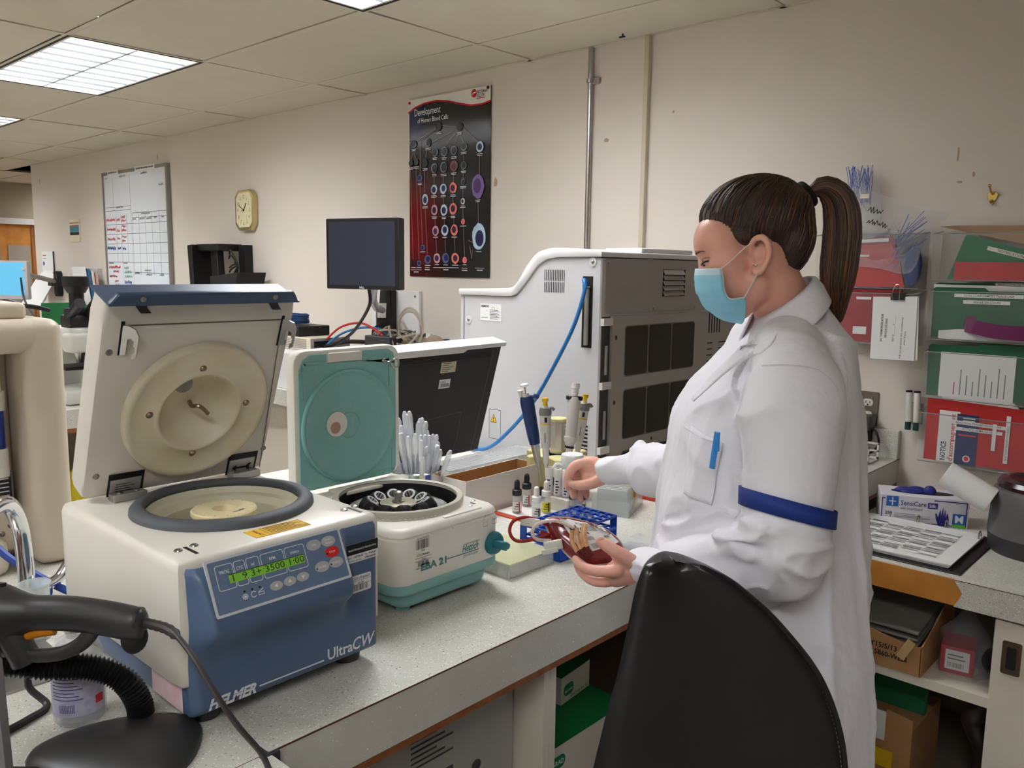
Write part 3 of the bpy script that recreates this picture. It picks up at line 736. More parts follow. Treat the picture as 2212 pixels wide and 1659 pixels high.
hub.build('hub', mat('hub_olive', (170, 164, 140), 0.4, 0.3), G, ang=40)
MB().lathe([(0.013, 0.164), (0.013, 0.168), (0.0075, 0.1695), (0.0075, 0.178), (0.0095, 0.179), (0.0095, 0.184), (0.006, 0.187), (0.0001, 0.1875)], 24, 0, T(0.008, 0, 0)).build('spindle_nut', steel, G, ang=40)
buc = None
for i in range(10):
    a = 2 * PI * i / 10 + 0.12
    Mb = T(0.008 + 0.071 * math.cos(a), 0.071 * math.sin(a), 0.139) @ RZ(a) @ RY(-0.62)
    if buc is None:
        c = MB().lathe([(0.0125, 0.0), (0.0165, 0.012), (0.0165, 0.022), (0.0135, 0.029), (0.0118, 0.030), (0.0115, 0.01), (0.0001, 0.01)], 24, 0)
        c.lathe([(0.0118, 0.0302), (0.0112, 0.031), (0.0082, 0.031), (0.008, 0.012)], 24, 1)
        for k in range(8): c.box((0.0085, 0, 0.022), (0.002, 0.0016, 0.017), 0, 1, 2, RZ(k * PI / 4))
        buc = c.build('tube_bucket', [black, mat('bucket_liner', (206, 206, 204), 0.4), dgrey], G); o = buc
    else:
        o = bpy.data.objects.new('tube_bucket', buc.data); COL.objects.link(o); o.parent = G
    o.matrix_local = Mb @ Matrix.Scale(1.15, 4)
sl = MB().b2((0.112, 0.094, 0.1640), (0.131, 0.100, 0.1652)); sl.build('latch_slot', black, G, flat=True)
ss = MB().ell((0.132, 0.083, 0.1645), (0.005, 0.005, 0.0022), n=12, k=6).ell((0.110, 0.112, 0.1645), (0.005, 0.005, 0.0022), n=12, k=6); ss.build('screw', screwm, G)
Mk2 = fr((0.169, 0.110, 0.0905), (0, 1, 0), (0, 0, 1))
kn = MB().lathe([(0.0235, 0.0), (0.0235, 0.004), (0.021, 0.010), (0.018, 0.012), (0.0001, 0.012)], 32, 0, Mk2)
kn.prism([(-0.006, -0.008), (0.006, -0.008), (0.006, 0.02), (0, 0.023), (-0.006, 0.02)], 0.008, 0.028, 0, Mk2 @ RZ(-1.9), 0.002, 2)
kn.prism([(-0.007, -0.010), (0.007, -0.010), (0.009, 0.010), (-0.009, 0.010)], 0.004, 0.036, 0, Mk2 @ RZ(-1.9) @ T(0, -0.004, 0), 0.002, 2)
kn.build('knob', het_k, G)
Mg = fr((0.1695, -1.055, -CZ), (0, 1, 0), (0, 0, 1))
pt = MB()
pt.text('EBA 21', 0.0185, Mg @ T(0.973, 0.990, 0), 0, 0.04, 0, 'LEFT', width=0.064)
pt.slab(0.962, 0.9955, 0.970, 0.997, 0, 0.0003, 0, Mg).slab(1.039, 0.9955, 1.125, 0.997, 0, 0.0003, 0, Mg)
pt.text('Hettich', 0.019, Mg @ T(1.078, 0.9995, 0.0002), 0, 0.02, 0.45, 'LEFT', width=0.044).text('ZENTRIFUGEN', 0.0066, Mg @ T(1.081, 0.9885, 0.0002), 0, 0.0, 0.2, 'LEFT', width=0.04)
pt.slab(1.085, 1.0135, 1.126, 1.0142, 0, 0.0003, 0, Mg)
for x, o_ in ((1.142, 1), (1.168, 0)):
    q = [(x - 0.006, 1.038), (x + 0.006, 1.038), (x + 0.006, 1.046), (x - 0.006, 1.046), (x - 0.006, 1.038)]
    pt.line(q, 0.0007, 0, Mg, 0.0003); pt.line([(x - 0.007, 1.048), (x + (0.0005 if o_ else 0.007), 1.060 if o_ else 1.048)], 0.0008, 0, Mg, 0.0003)
pt.build('front_lettering', tealp, G, flat=True)
pk = MB()
pk.text('CSSS ARGENTEUIL', 0.0044, Mg @ T(0.963, 1.051, 0.0003), 0, 0.0, 0, 'LEFT', width=0.031).bars(0.963, 1.032, 0.031, 0.0175, 0, Mg @ T(0, 0, 0.0003), 3, 20).text('2008', 0.0042, Mg @ T(0.979, 1.0275, 0.0003), 0, 0.02, 0, 'CENTER')
pk.text("C.S.S.S. d'Argenteuil", 0.0052, Mg @ T(0.963, 1.0195, 0.0003), 0, 0.014, 0.2, 'LEFT', width=0.031)
pk.slab(0.96, 1.0155, 1.0, 1.0159, 0, 0.0003, 0, Mg).slab(0.96, 1.0095, 1.0, 1.0099, 0, 0.0003, 0, Mg).text('10222', 0.0046, Mg @ T(0.981, 1.0105, 0.0003), 0, 0.01, 0, 'CENTER').bars(0.967, 0.999, 0.025, 0.0095, 0, Mg @ T(0, 0, 0.0003), 5, 20)
pk.build('inventory_print', ink, G, flat=True)
Mh = fr((-1.428 + 1.28, 0.0, 1.083 - CZ), (0, 1, 0), (0.0, 0, 1))
gl = MB().prism(rrect(-0.137, 0.0, 0.135, 0.291, 0.028), -0.03, 0.0, 0, Mh, 0.006, 2)
gl.prism(rrect(-0.055, 0.263, 0.028, 0.283, 0.004), 0.0, 0.004, 0, Mh, 0.0015, 1)
GL = gl.build('lid', het_w, G)
tp = MB().prism(rrect(-0.128, 0.002, 0.122, 0.262, 0.02), 0.0, 0.003, 0, Mh, 0.0012, 1)
tp.prism([(-0.108, 0.26), (-0.06, 0.26), (-0.06, 0.281), (-0.1, 0.281), (-0.116, 0.272), (-0.127, 0.25)], 0.0, 0.003, 0, Mh).prism([(0.033, 0.26), (0.121, 0.25), (0.115, 0.273), (0.1, 0.283), (0.033, 0.283)], 0.0, 0.003, 0, Mh)
cc = Mh @ T(-0.006, 0.127, 0)
tp.lathe([(0.119, 0.003), (0.1185, 0.009), (0.115, 0.0105), (0.110, 0.006), (0.106, 0.0045), (0.03, 0.0065), (0.027, 0.005), (0.026, 0.0032)], 72, 0, cc)
for x0, y0, x1, y1 in ((-0.117, 0.19, -0.111, 0.265), (-0.117, 0.262, -0.065, 0.268), (0.102, 0.2, 0.108, 0.265), (0.03, 0.265, 0.108, 0.27), (0.06, 0.01, 0.112, 0.015), (0.108, 0.01, 0.113, 0.06)): tp.prism(rrect(x0, y0, x1, y1, 0.0022, 2), 0.003, 0.0048, 0, Mh)
tp.build('lid_lining', mat('teal_lining', (134, 188, 180), 0.42, var=(90, (126, 180, 172), 0.5)), GL, ang=40)
hq = Mh @ T(-0.039, 0.133, 0)
MB().disc((0, 0, 0.0066), 0.026, 0.026, n=40, M=hq).build('port_ring', mat('port_white', (228, 224, 212), 0.5), GL, flat=True)
MB().disc((-0.004, -0.007, 0.0072), 0.0125, 0.0125, n=30, M=hq).build('port_plug', mat('port_brown', (176, 142, 118), 0.6), GL, flat=True)
lk = MB().tube(bez([(0.088, 0.258, 0.004), (0.09, 0.256, 0.02), (0.1, 0.262, 0.024), (0.113, 0.258, 0.022), (0.112, 0.244, 0.022), (0.099, 0.244, 0.022), (0.094, 0.252, 0.02)], 5), 0.0022, 8, 0, Mh).ell((0.088, 0.257, 0.004), (0.006, 0.006, 0.004), 0, Mh, 12, 6)
lk.build('lid_catch', steel, GL)
hg = MB()
for y0, y1 in ((-0.06, 0.055), (0.062, 0.115)): hg.b2((-0.1, y0, 0.164), (-0.148, y1, 0.172), 0.003, 2)
hg.build('hinge_cover', het_w, GL)

# ================================================================ GREY ANALYSER AT THE END OF THE BENCH
def split_build(mb, name, mats, parent, **kw):
    """one object for each connected piece"""
    n = len(mb.v); pa = list(range(n))
    def find(i):
        while pa[i] != i: pa[i] = pa[pa[i]]; i = pa[i]
        return i
    for q in mb.f:
        r0 = find(q[0])
        for i in q[1:]: pa[find(i)] = r0
    comp = {}
    for q, m_ in zip(mb.f, mb.m): comp.setdefault(find(q[0]), []).append((q, m_))
    out = []
    for k in comp:
        b = MB(); mp = {}
        for q, m_ in comp[k]:
            for i in q:
                if i not in mp: mp[i] = len(b.v); b.v.append(mb.v[i])
            b.f.append([mp[i] for i in q]); b.m.append(m_)
        out.append(b.build(name, mats, parent, **kw))
    return out
an_l = mat('analyser_light', (196, 195, 196), 0.42)
an_g = mat('analyser_grey', (158, 154, 148), 0.5)
an_t = mat('analyser_trim', (214, 212, 210), 0.36)
an_d = mat('filter_dark', (46, 40, 32), 0.7, bump=(900, 0.3, 0.0005))
dark = mat('dark_gap', (16, 15, 14), 0.8)
A = thing('blood_analyser', 'large grey floor-standing analyser with curved lid and dark filter panels', 'analyser', (-1.84, 2.5, 0))
YF, XF, YB = 2.07, -1.53, 2.97
pf = [(-2.148, 0.05), (-1.53, 0.05), (-1.53, 1.58)] + [(p.x, p.y) for p in bez([(-1.60, 1.5805, 0), (-1.700, 1.5795, 0), (-1.745, 1.573, 0), (-1.782, 1.555, 0), (-1.83, 1.503, 0), (-1.872, 1.461, 0), (-1.895, 1.4515, 0), (-1.93, 1.45, 0)], 4)] + [(-2.148, 1.449)]
Ma = fr((0, YF + 0.0, 0), (1, 0, 0), (0, 0, 1)) @ T(0, 0, 0)      # local z points to -Y
bd = MB().prism(pf, -(YB - YF), 0.0, 0, Ma, 0.004, 1); W(bd, A).build('cabinet', an_l, A, ang=30)
top = [(-1.527, 1.598)] + [(p.x, p.y) for p in bez([(-1.60, 1.607, 0), (-1.70, 1.611, 0), (-1.75, 1.606, 0), (-1.79, 1.592, 0), (-1.83, 1.553, 0), (-1.865, 1.506, 0), (-1.89, 1.484, 0), (-1.92, 1.4785, 0)], 4)] + [(-2.15, 1.471)]
low = [(-2.15, 1.4505), (-1.93, 1.4515), (-1.895, 1.453), (-1.872, 1.4625), (-1.83, 1.5045), (-1.782, 1.5565), (-1.745, 1.5745), (-1.70, 1.581), (-1.527, 1.5825)]
lid = MB().prism(top + low, -(YB - YF) - 0.0, 0.006, 0, Ma, 0.0025, 2)
lid.b2((-1.69, 2.30, 1.598), (-1.54, 2.62, 1.616), 0.006, 2)
W(lid, A).build('curved_lid', an_t, A, ang=30)
sm = MB()
sm.line([(-2.127, 0.3), (-2.127, 1.445)], 0.003, 0, Ma, 0.0008)
for x0 in (-1.756,):
    for i in range(12):
        xx = x0 + i * 0.0072
        sm.rect(xx, 1.507, xx + 0.0028, 1.542, 0.0008, 0, Ma); sm.rect(xx, 1.470, xx + 0.0028, 1.503, 0.0008, 0, Ma)
q = rrect(-1.998, 0.955, -1.943, 1.058, 0.002, 1); sm.line(q + [q[0]], 0.0015, 0, Ma, 0.0008)
for i in range(9):
    for x in (-1.668, -1.60): sm.rect(x, 0.95 + i * 0.0125, x + 0.034, 0.9565 + i * 0.0125, 0.0008, 0, Ma)
W(sm, A).build('side_slots', dark, A, flat=True)
sk = MB().slab(-1.600, 1.302, -1.561, 1.523, 0, 0.001, 0, Ma); W(sk, A).build('cable_recess', dark, A, flat=True)
tb = MB().cyl((-1.579, YF - 0.004, 1.31), (-1.579, YF - 0.004, 1.485), 0.0085, n=16).cyl((-1.579, YF - 0.004, 1.487), (-1.579, YF - 0.004, 1.493), 0.0105, n=16); W(tb, A).build('steel_tube', steel, A)
for x, z in ((-1.563, 1.567), (-2.103, 1.364)):
    W(MB().cyl((x, YF, z), (x, YF - 0.002, z), 0.014, n=24), A).build('screw_cup', an_t, A)
    W(MB().ell((x, YF - 0.002, z), (0.006, 0.004, 0.006), n=12, k=6), A).build('screw', screwm, A)
lb = MB().slab(-2.046, 1.365, -1.947, 1.423, 0, 0.0008, 0, Ma)
lb.text('SIEMENS', 0.010, Ma @ T(-2.042, 1.411, 0.001), 1, 0.03)
for i in range(7): lb.rect(-2.0, 1.371 + i * 0.005, -1.962 + 0.008 * (i % 2), 1.3725 + i * 0.005, 0.001, 1, Ma)
lb.rect(-2.042, 1.374, -2.01, 1.3755, 0.001, 1, Ma); lb.line([(-1.99, 1.402), (-1.978, 1.402), (-1.978, 1.412), (-1.99, 1.412), (-1.99, 1.402)], 0.0008, 1, Ma, 0.001)
W(lb, A).build('maker_label', [paper, ink], A, flat=True)
wn = MB().add([(-1.992, 1.012, 0.001), (-1.962, 1.012, 0.001), (-1.977, 1.042, 0.001)], [[0, 1, 2]], 1, Ma).add([(-1.989, 1.014, 0.0014), (-1.965, 1.014, 0.0014), (-1.977, 1.0385, 0.0014)], [[0, 1, 2]], 0, Ma)
wn.text('!', 0.022, Ma @ T(-1.977, 1.016, 0.0018), 1, 0.03, 0, 'CENTER'); W(wn, A).build('warning_label', [mat('warning_yellow', (238, 196, 30), 0.5), ink], A, flat=True)
# right-hand face
Mr = fr((XF, 0, 0), (0, 1, 0), (0, 0, 1))
W(MB().slab(2.088, 1.408, 2.965, 1.578, 0, 0.003, 0, Mr), A).build('upper_panel', an_g, A, flat=True)
fp = MB().slab(2.122, 0.2, 2.965, 1.400, 0, 0.012, 0, Mr); W(fp, A).build('filter_frame', an_g, A, flat=True)
cl = MB().slab(2.078, 0.2, 2.120, 1.40, 0, 0.0015, 0, Mr); W(cl, A).build('hinge_channel', dgrey, A, flat=True)
for z in (1.395, 1.196, 0.991): W(MB().slab(2.072, z - 0.022, 2.120, z, 0, 0.013, 0, Mr), A).build('hinge_clip', an_t, A, flat=True)
for z in (1.31, 1.105): W(MB().cyl((XF + 0.004, 2.098, z), (XF + 0.004, 2.098, z - 0.09), 0.006, n=10), A).build('hinge_rod', steel, A)
for z0, z1 in ((1.209, 1.366), (1.005, 1.162), (0.80, 0.96)):
    bk = MB().prism(rrect(2.187, z0 - 0.003, 2.613, z1 + 0.003, 0.012), 0.0118, 0.0132, 0, Mr); W(bk, A).build('filter_surround', mat('filter_bar', (112, 104, 92), 0.5), A)
    for y0, y1 in ((2.190, 2.315), (2.325, 2.458), (2.467, 2.610)):
        W(MB().prism(rrect(y0, z0, y1, z1, 0.010), 0.013, 0.0145, 0, Mr), A).build('dark_filter', an_d, A)
for z in (1.334, 1.128): W(MB().disc((2.139, z), 0.006, 0.0075, z=0.0126, M=Mr), A).build('lock_hole', black, A, flat=True)
W(MB().disc((2.36, 0.983), 0.005, 0.006, z=0.0126, M=Mr), A).build('lock_hole', black, A, flat=True)
W(MB().slab(2.410, 1.458, 2.552, 1.548, 0.003, 0.0036, 0, Mr), A).build('louvre_recess', dark, A, flat=True)
for i in range(5): W(MB().box((0, 0, 0), (0.126, 0.016, 0.003), 0, 1, 0, Mr @ T(2.476, 1.468 + i * 0.0175, 0.007) @ RXm(-0.5)), A).build('louvre_slat', an_g, A, flat=True)
for y, z in ((2.36, 1.418), (2.625, 1.418), (2.10, 1.562)): W(MB().ell((XF + 0.003, y, z), (0.003, 0.005, 0.005), n=10, k=6), A).build('screw', screwm, A)
sl = MB()
for i in range(5): sl.rect(2.712 + i * 0.019, 1.322, 2.720 + i * 0.019, 1.395, 0.0126, 0, Mr)
for i in range(5):
    sl.rect(2.707, 1.283 - i * 0.022, 2.745, 1.287 - i * 0.022, 0.0126, 0, Mr); sl.rect(2.79, 1.283 - i * 0.022, 2.85, 1.287 - i * 0.022, 0.0126, 0, Mr)
sl.text('Cup', 0.02, Mr @ T(2.9, 1.31, 0.0126), 0)
W(sl, A).build('panel_slots', dark, A, flat=True)
cb = MB().tube(bez([(-1.579, YF - 0.006, 1.50), (-1.574, YF - 0.03, 1.512), (-1.562, YF - 0.04, 1.48), (-1.590, YF - 0.055, 1.37), (-1.654, YF - 0.07, 1.24), (-1.735, YF - 0.07, 1.12), (-1.84, YF - 0.06, 1.015), (-1.96, YF - 0.05, 0.93), (-2.10, YF - 0.05, 0.913)], 6), 0.0062, 10)
tag(cb.build('network_cable', blue_cable), 'blue network cable plugged into the grey analyser', 'cable')

# ================================================================ SCREENS
def pframe(c, right, up=(0, 0, 1)): return fr(c, right, up)
mb_ = thing('touchscreen_monitor', 'large black-backed monitor seen from behind with white top edge', 'monitor', (-1.82, 1.62, CZ))
Mm = fr((-1.725, 1.61, 1.318), (0, 1, 0), (0.22, 0, 1.0))     # origin: middle of the top edge, back face towards the camera
b = MB().prism([(-0.235, -0.345), (0.205, -0.345), (0.232, 0.0), (-0.24, -0.006)], -0.028, 0.0, 0, Mm, 0.004, 1); W(b, mb_).build('back_shell', mat('monitor_charcoal', (38, 37, 38), 0.55), mb_)
b = MB().prism([(-0.243, -0.018), (0.06, -0.016), (0.075, -0.008), (0.236, -0.006), (0.238, 0.008), (-0.243, 0.002)], -0.05, 0.012, 0, Mm, 0.003, 2); W(b, mb_).build('top_edge', an_t, mb_)
b = MB().prism([(-0.245, -0.36), (0.21, -0.36), (0.235, -0.01), (-0.245, -0.01)], -0.05, -0.03, 0, Mm, 0.003, 1); W(b, mb_).build('bezel', an_t, mb_)
b = MB()
for r_ in range(3):
    for i in range(60): b.rect(-0.2 + i * 0.0065, -0.026 - r_ * 0.006, -0.1962 + i * 0.0065, -0.0222 - r_ * 0.006, 0.0006, 0, Mm)
W(b, mb_).build('vent_slots', dark, mb_, flat=True)
b = MB().line([(0.17, -0.34), (0.195, -0.02)], 0.004, 0, Mm, 0.0009).line([(-0.2, -0.225), (0.1, -0.205), (0.1, -0.29), (0.085, -0.34)], 0.003, 0, Mm, 0.0009); W(b, mb_).build('back_seam', mat('seam_grey', (66, 66, 68), 0.5), mb_, flat=True)
b = MB().slab(-0.01, -0.075, 0.048, -0.043, 0, 0.0008, 0, Mm).slab(-0.008, -0.122, 0.035, -0.095, 0, 0.0008, 1, Mm).bars(-0.004, -0.118, 0.034, 0.011, 2, Mm @ T(0, 0, 0.001), 4)
for i in range(5): b.rect(-0.006, -0.071 + i * 0.006, 0.02 + 0.008 * (i % 3), -0.0695 + i * 0.006, 0.001, 2, Mm)
b.text('C.S.S.S.', 0.007, Mm @ T(-0.004, -0.105, 0.001), 2, 0.02)
W(b, mb_).build('back_label', [mat('label_buff', (204, 196, 170), 0.6), paper, ink], mb_, flat=True)
b = MB().b2((-1.90, 1.54, CZ), (-1.72, 1.68, CZ + 0.012), 0.004, 2).b2((-1.83, 1.58, CZ + 0.01), (-1.80, 1.64, 1.13), 0.004, 2); W(b, mb_).build('stand', black, mb_)

dl = thing('black_monitor', 'black square monitor switched off on a silver wall arm', 'monitor', (-3.08, 2.36, 1.45))
rd = V((0.738, 0.675, 0)); fd_ = V((-0.675, 0.738, 0)); wr = (rd * math.cos(0.43) - fd_ * math.sin(0.43))
Md = fr((-3.075, 2.345, 1.6025), wr, (0, 0, 1))
b = MB().prism(rrect(-0.196, -0.16, 0.196, 0.158, 0.004, 2), -0.05, 0.0, 0, Md, 0.003, 1).prism(rrect(-0.15, -0.12, 0.15, 0.12, 0.02), -0.085, -0.05, 0, Md, 0.004, 1); W(b, dl).build('casing', black, dl)
b = MB().slab(-0.178, -0.142, 0.178, 0.143, 0.0, 0.0012, 0, Md); W(b, dl).build('screen', mat('screen_off', (44, 50, 66), 0.28), dl, flat=True)
b = MB().text('DELL', 0.012, Md @ T(0, -0.1555, 0.0008), 0, 0.03, 0, 'CENTER'); W(b, dl).build('maker_mark', MATS['white_print'], dl, flat=True)
ar = thing('monitor_arm', 'silver and black articulated monitor arm fixed to the wall panel', 'monitor arm', (-3.62, 2.9, 1.1))
b = MB().tube([(-3.17, 2.5, 1.47), (-3.19, 2.5, 1.42), (-3.22, 2.52, 1.385), (-3.45, 2.72, 1.335), (-3.62, 2.9, 1.31)], [0.015, 0.018, 0.02, 0.018, 0.018], 10); W(b, ar).build('silver_arm', mat('arm_silver', (176, 174, 180), 0.35, 0.6), ar)
b = MB().cyl((-3.63, 2.9, 1.27), (-3.63, 2.9, 1.35), 0.032, n=20); W(b, ar).build('pivot', chrome, ar)
b = MB().tube([(-3.63, 2.93, 1.42), (-3.63, 2.93, 1.3), (-3.63, 2.93, 1.2), (-3.62, 2.95, 1.08)], [0.03, 0.04, 0.045, 0.015], 14).cyl((-3.63, 2.9, 1.22), (-3.63, 2.9, 1.27), 0.03, n=16).b2((-3.66, 2.94, 1.08), (-3.59, 2.975, 1.42), 0.004, 1); W(b, ar).build('arm_column', black, ar)
pn = MB().b2((-3.815, 2.978, 0.92), (-3.41, 2.999, 1.418), 0.002, 1); wp = tag(pn.build('backing_plate', mat('plate_white', (224, 222, 220), 0.4)), 'white metal backing plate behind the monitor arm', 'wall panel')
scw = MB()
for x, z in ((-3.78, 1.39), (-3.44, 1.39), (-3.44, 1.2)): scw.ell((x, 2.977, z), (0.005, 0.003, 0.007), n=10, k=6)
split_build(scw, 'screw', dgrey, wp)
oc = thing('data_socket', 'small white socket on the wall right of the cable tangle', 'socket', (-3.36, 2.99, 1.14))
MB().b2((-0.04, -0.012, -0.055), (0.04, 0.008, 0.055), 0.004, 2).build('plate', white_pl, oc)
MB().rect(-0.006, -0.03, 0.006, -0.015, 0, 0, fr((0, -0.0125, 0), (1, 0, 0), (0, 0, 1))).rect(-0.003, 0.02, 0.003, 0.034, 0, 0, fr((0, -0.0125, 0), (1, 0, 0), (0, 0, 1))).build('jack_hole', dark, oc, flat=True)

# things on the cabinet under the arm
cbx = thing('low_cabinet', 'low pale cabinet on the wall bench under the cables', 'cabinet', (-3.8, 2.6, CZ))
W(MB().b2((-4.5, 2.38, CZ), (-2.9, 2.95, 1.098), 0.003, 1), cbx).build('case', an_t, cbx)
pc = thing('grey_switch_box', 'beige ribbed box with black port on the low cabinet', 'computer', (-3.9, 2.6, 1.098))
W(MB().b2((-4.25, 2.5, 1.1), (-3.72, 2.75, 1.168), 0.003, 1), pc).build('case', cream, pc)
Mq = fr((-3.72, 2.5, 1.1), (0, 1, 0), (0, 0, 1))
W(MB().slab(0.0, 0.002, 0.25, 0.066, 0, 0.002, 0, Mq), pc).build('rear_plate', an_g, pc, flat=True)
W(MB().slab(0.02, 0.02, 0.11, 0.052, 0.002, 0.003, 0, Mq).slab(0.13, 0.004, 0.2, 0.016, 0.002, 0.003, 0, Mq), pc).build('port', black, pc, flat=True)
for i in range(6): W(MB().b2((-4.25, 2.4975, 1.112 + i * 0.009), (-3.76, 2.5005, 1.1155 + i * 0.009)), pc).build('rib', MATS['analyser_grey'], pc, flat=True)
bk = thing('black_adapter_box', 'black flat box lying on the beige ribbed box', 'adapter', (-3.95, 2.6, 1.168))
W(MB().b2((-4.2, 2.52, 1.169), (-3.86, 2.72, 1.222), 0.003, 1), bk).build('case', black, bk)
W(MB().slab(0, 0.01, 0.03, 0.042, 0, 0.001, 0, fr((-4.15, 2.5195, 1.169), (1, 0, 0), (0, 0, 1))), bk).build('sticker', paper, bk, flat=True)
rgc = random.Random(5); b = MB()
for k in range(6):
    pts = [(-4.03 + 0.085 * math.cos(a) * (1 + 0.1 * rgc.random()), 2.62 + 0.05 * math.sin(a), 1.232 + 0.008 * k + 0.006 * rgc.random()) for a in [i * PI / 5 for i in range(10)]]
    b.tube(bez(pts, 3, True), 0.0055, 6, closed=True)
tag(stuff(b.build('coiled_blue_cable', mat('navy_cable', (20, 58, 100), 0.5))), 'coiled dark blue cable lying on the black flat box', 'cable')
def cable(name, pts, r, m, label, cat='cable'): return tag(MB().tube(bez(pts, 6), r, 8).build(name, m), label, cat)
cable('power_cable', [(-3.12, 2.42, 1.44), (-3.16, 2.45, 1.36), (-3.42, 2.55, 1.22), (-3.66, 2.6, 1.13), (-3.74, 2.6, 1.11)], 0.008, black, 'black cable hanging down from the black square monitor')
cable('signal_cable', [(-3.6, 2.88, 1.25), (-3.58, 2.8, 1.2), (-3.45, 2.75, 1.16), (-3.40, 2.72, 1.10)], 0.008, black, 'black cable falling from the arm into the tangle')
cable('red_cable', [(-3.72, 2.6, 1.16), (-3.63, 2.63, 1.23), (-3.5, 2.66, 1.255), (-3.38, 2.68, 1.215), (-3.3, 2.68, 1.17)], 0.006, mat('red_cable', (205, 48, 36), 0.4), 'red cable arching above the tangle by the wall')
cable('blue_thin_cable', [(-3.74, 2.58, 1.105), (-3.6, 2.62, 1.2), (-3.45, 2.68, 1.235), (-3.3, 2.72, 1.2)], 0.006, blue_cable, 'thin blue cable beside the red arching cable')
cable('plug_lead', [(-3.76, 2.56, 1.108), (-3.62, 2.64, 1.15), (-3.5, 2.72, 1.152)], 0.011, mat('brown_lead', (46, 28, 24), 0.5), 'dark lead ending in an orange plug by the wall')
tag(MB().cyl((-3.5, 2.72, 1.152), (-3.46, 2.76, 1.156), 0.024, 0.02, 14).build('orange_plug', mat('orange_plug', (216, 78, 30), 0.5)), 'orange plug end beside the cable tangle', 'plug')
b = MB(); rgc = random.Random(11)
for k in range(16):
    c = V((-3.2 + rgc.uniform(-.12, .1), 2.72 + rgc.uniform(-.06, .06), 1.16 + rgc.uniform(-.04, .05)))
    pts = [c + V((rgc.uniform(-.12, .12), rgc.uniform(-.07, .07), rgc.uniform(-.06, .07))) for _ in range(6)]
    for q in pts: q.z = max(q.z, 1.108)
    b.tube(bez(pts, 4), 0.0055, 6, rgc.choice((0, 0, 1)))
for a in (0.0, 0.3): b.tube(bez([(-3.16 + 0.09 * math.cos(t), 2.7, 1.23 + 0.10 * math.sin(t) + a * 0.05) for t in [i * PI / 5 for i in range(10)]], 4, True), 0.006, 6, 0, closed=True)
for k in range(4): b.ell((-3.25 + 0.08 * k, 2.73, 1.15 + 0.02 * (k % 2)), (0.06, 0.05, 0.05), 2, None, 10, 6)
for k in range(8):
    x = -3.55 + 0.04 * k; b.tube(bez([(x, 2.75, 1.11), (x + .01, 2.76, 1.18), (x + 0.06, 2.74, 1.23), (x + 0.16, 2.74, 1.2)], 4), 0.003, 6, 1)
tag(stuff(b.build('cable_tangle', [mat('grey_cable', (178, 168, 150), 0.6), dgrey, mat('taupe_wrap', (142, 126, 106), 0.8)])), 'tangle of beige and grey cables under the monitor arm', 'cables')
tag(MB().b2((-3.42, 2.62, 1.1), (-3.22, 2.74, 1.2), 0.004, 1).build('power_supply', dgrey), 'dark power supply half buried in the cable tangle', 'adapter')

# ================================================================ WALL: POSTER, WHITEBOARD, CLOCK, PIPES
P = thing('blood_cell_poster', 'tall dark glossy poster about development of blood cells', 'poster', (-3.2, 2.996, 1.497))
PW, PH = 0.604, 0.922
pm = mat('poster_dark', (20, 19, 22), 0.14, coat=0.3)
nt = pm.node_tree; bs_ = nt.nodes['Principled BSDF']; tc_ = nt.nodes.new('ShaderNodeTexCoord'); sp_ = nt.nodes.new('ShaderNodeSeparateXYZ'); nt.links.new(tc_.outputs['Object'], sp_.inputs[0])
def ramp(sock, a, b_, ca, cb_):
    m_ = nt.nodes.new('ShaderNodeMapRange'); m_.inputs[1].default_value = a; m_.inputs[2].default_value = b_; m_.inputs[3].default_value = ca; m_.inputs[4].default_value = cb_; m_.interpolation_type = 'SMOOTHSTEP'; nt.links.new(sock, m_.inputs[0]); return m_.outputs[0]
def mul(a, b_):
    m_ = nt.nodes.new('ShaderNodeMath'); m_.operation = 'MULTIPLY'; nt.links.new(a, m_.inputs[0]); nt.links.new(b_, m_.inputs[1]); return m_.outputs[0]
def mixc(fac, a, b_):
    m_ = nt.nodes.new('ShaderNodeMix'); m_.data_type = 'RGBA'; nt.links.new(fac, m_.inputs[0])
    if isinstance(a, tuple): m_.inputs[6].default_value = lin(a)
    else: nt.links.new(a, m_.inputs[6])
    m_.inputs[7].default_value = lin(b_); return m_.outputs[2]
left = ramp(sp_.outputs[0], -0.30, 0.05, 1, 0)
redm = mul(left, mul(ramp(sp_.outputs[2], 0.0, 0.2, 0.35, 1), ramp(sp_.outputs[2], 0.35, 0.60, 1, 0)))
navy = mul(ramp(sp_.outputs[0], -0.30, -0.1, 1, 0), ramp(sp_.outputs[2], 0.62, 0.85, 0, 1))
nt.links.new(mixc(navy, mixc(redm, (20, 19, 22), (122, 12, 26)), (34, 52, 96)), bs_.inputs['Base Color'])
sheet = MB(); NX = 14
vs = []
for i in range(NX + 1):
    x = -PW / 2 + PW * i / NX
    for z in (0, PH): vs.append((x, -0.0015 - 0.0025 * (1 - (2 * i / NX - 1) ** 2) * (1 if z == 0 else 0.4), z))
sheet.add(vs, [[i * 2, (i + 1) * 2, (i + 1) * 2 + 1, i * 2 + 1] for i in range(NX)])
sheet.build('sheet', pm, P)
Mp = fr((-PW / 2, -0.0062, 0), (1, 0, 0), (0, 0, 1))
wv = [(u * PW, v * PH) for u, v in ((0, 0.935), (0.08, 0.957), (0.2, 0.972), (0.36, 0.975), (0.5, 0.962), (0.64, 0.938), (0.78, 0.918), (0.9, 0.915), (1.0, 0.925))]
hd_ = MB().add([(x, y, 0.0) for x, y in wv] + [(PW, PH, 0), (0, PH, 0)], [list(range(len(wv) + 2))], 0, Mp); hd_.build('white_header', mat('poster_white', (226, 220, 212), 0.2), P, flat=True)
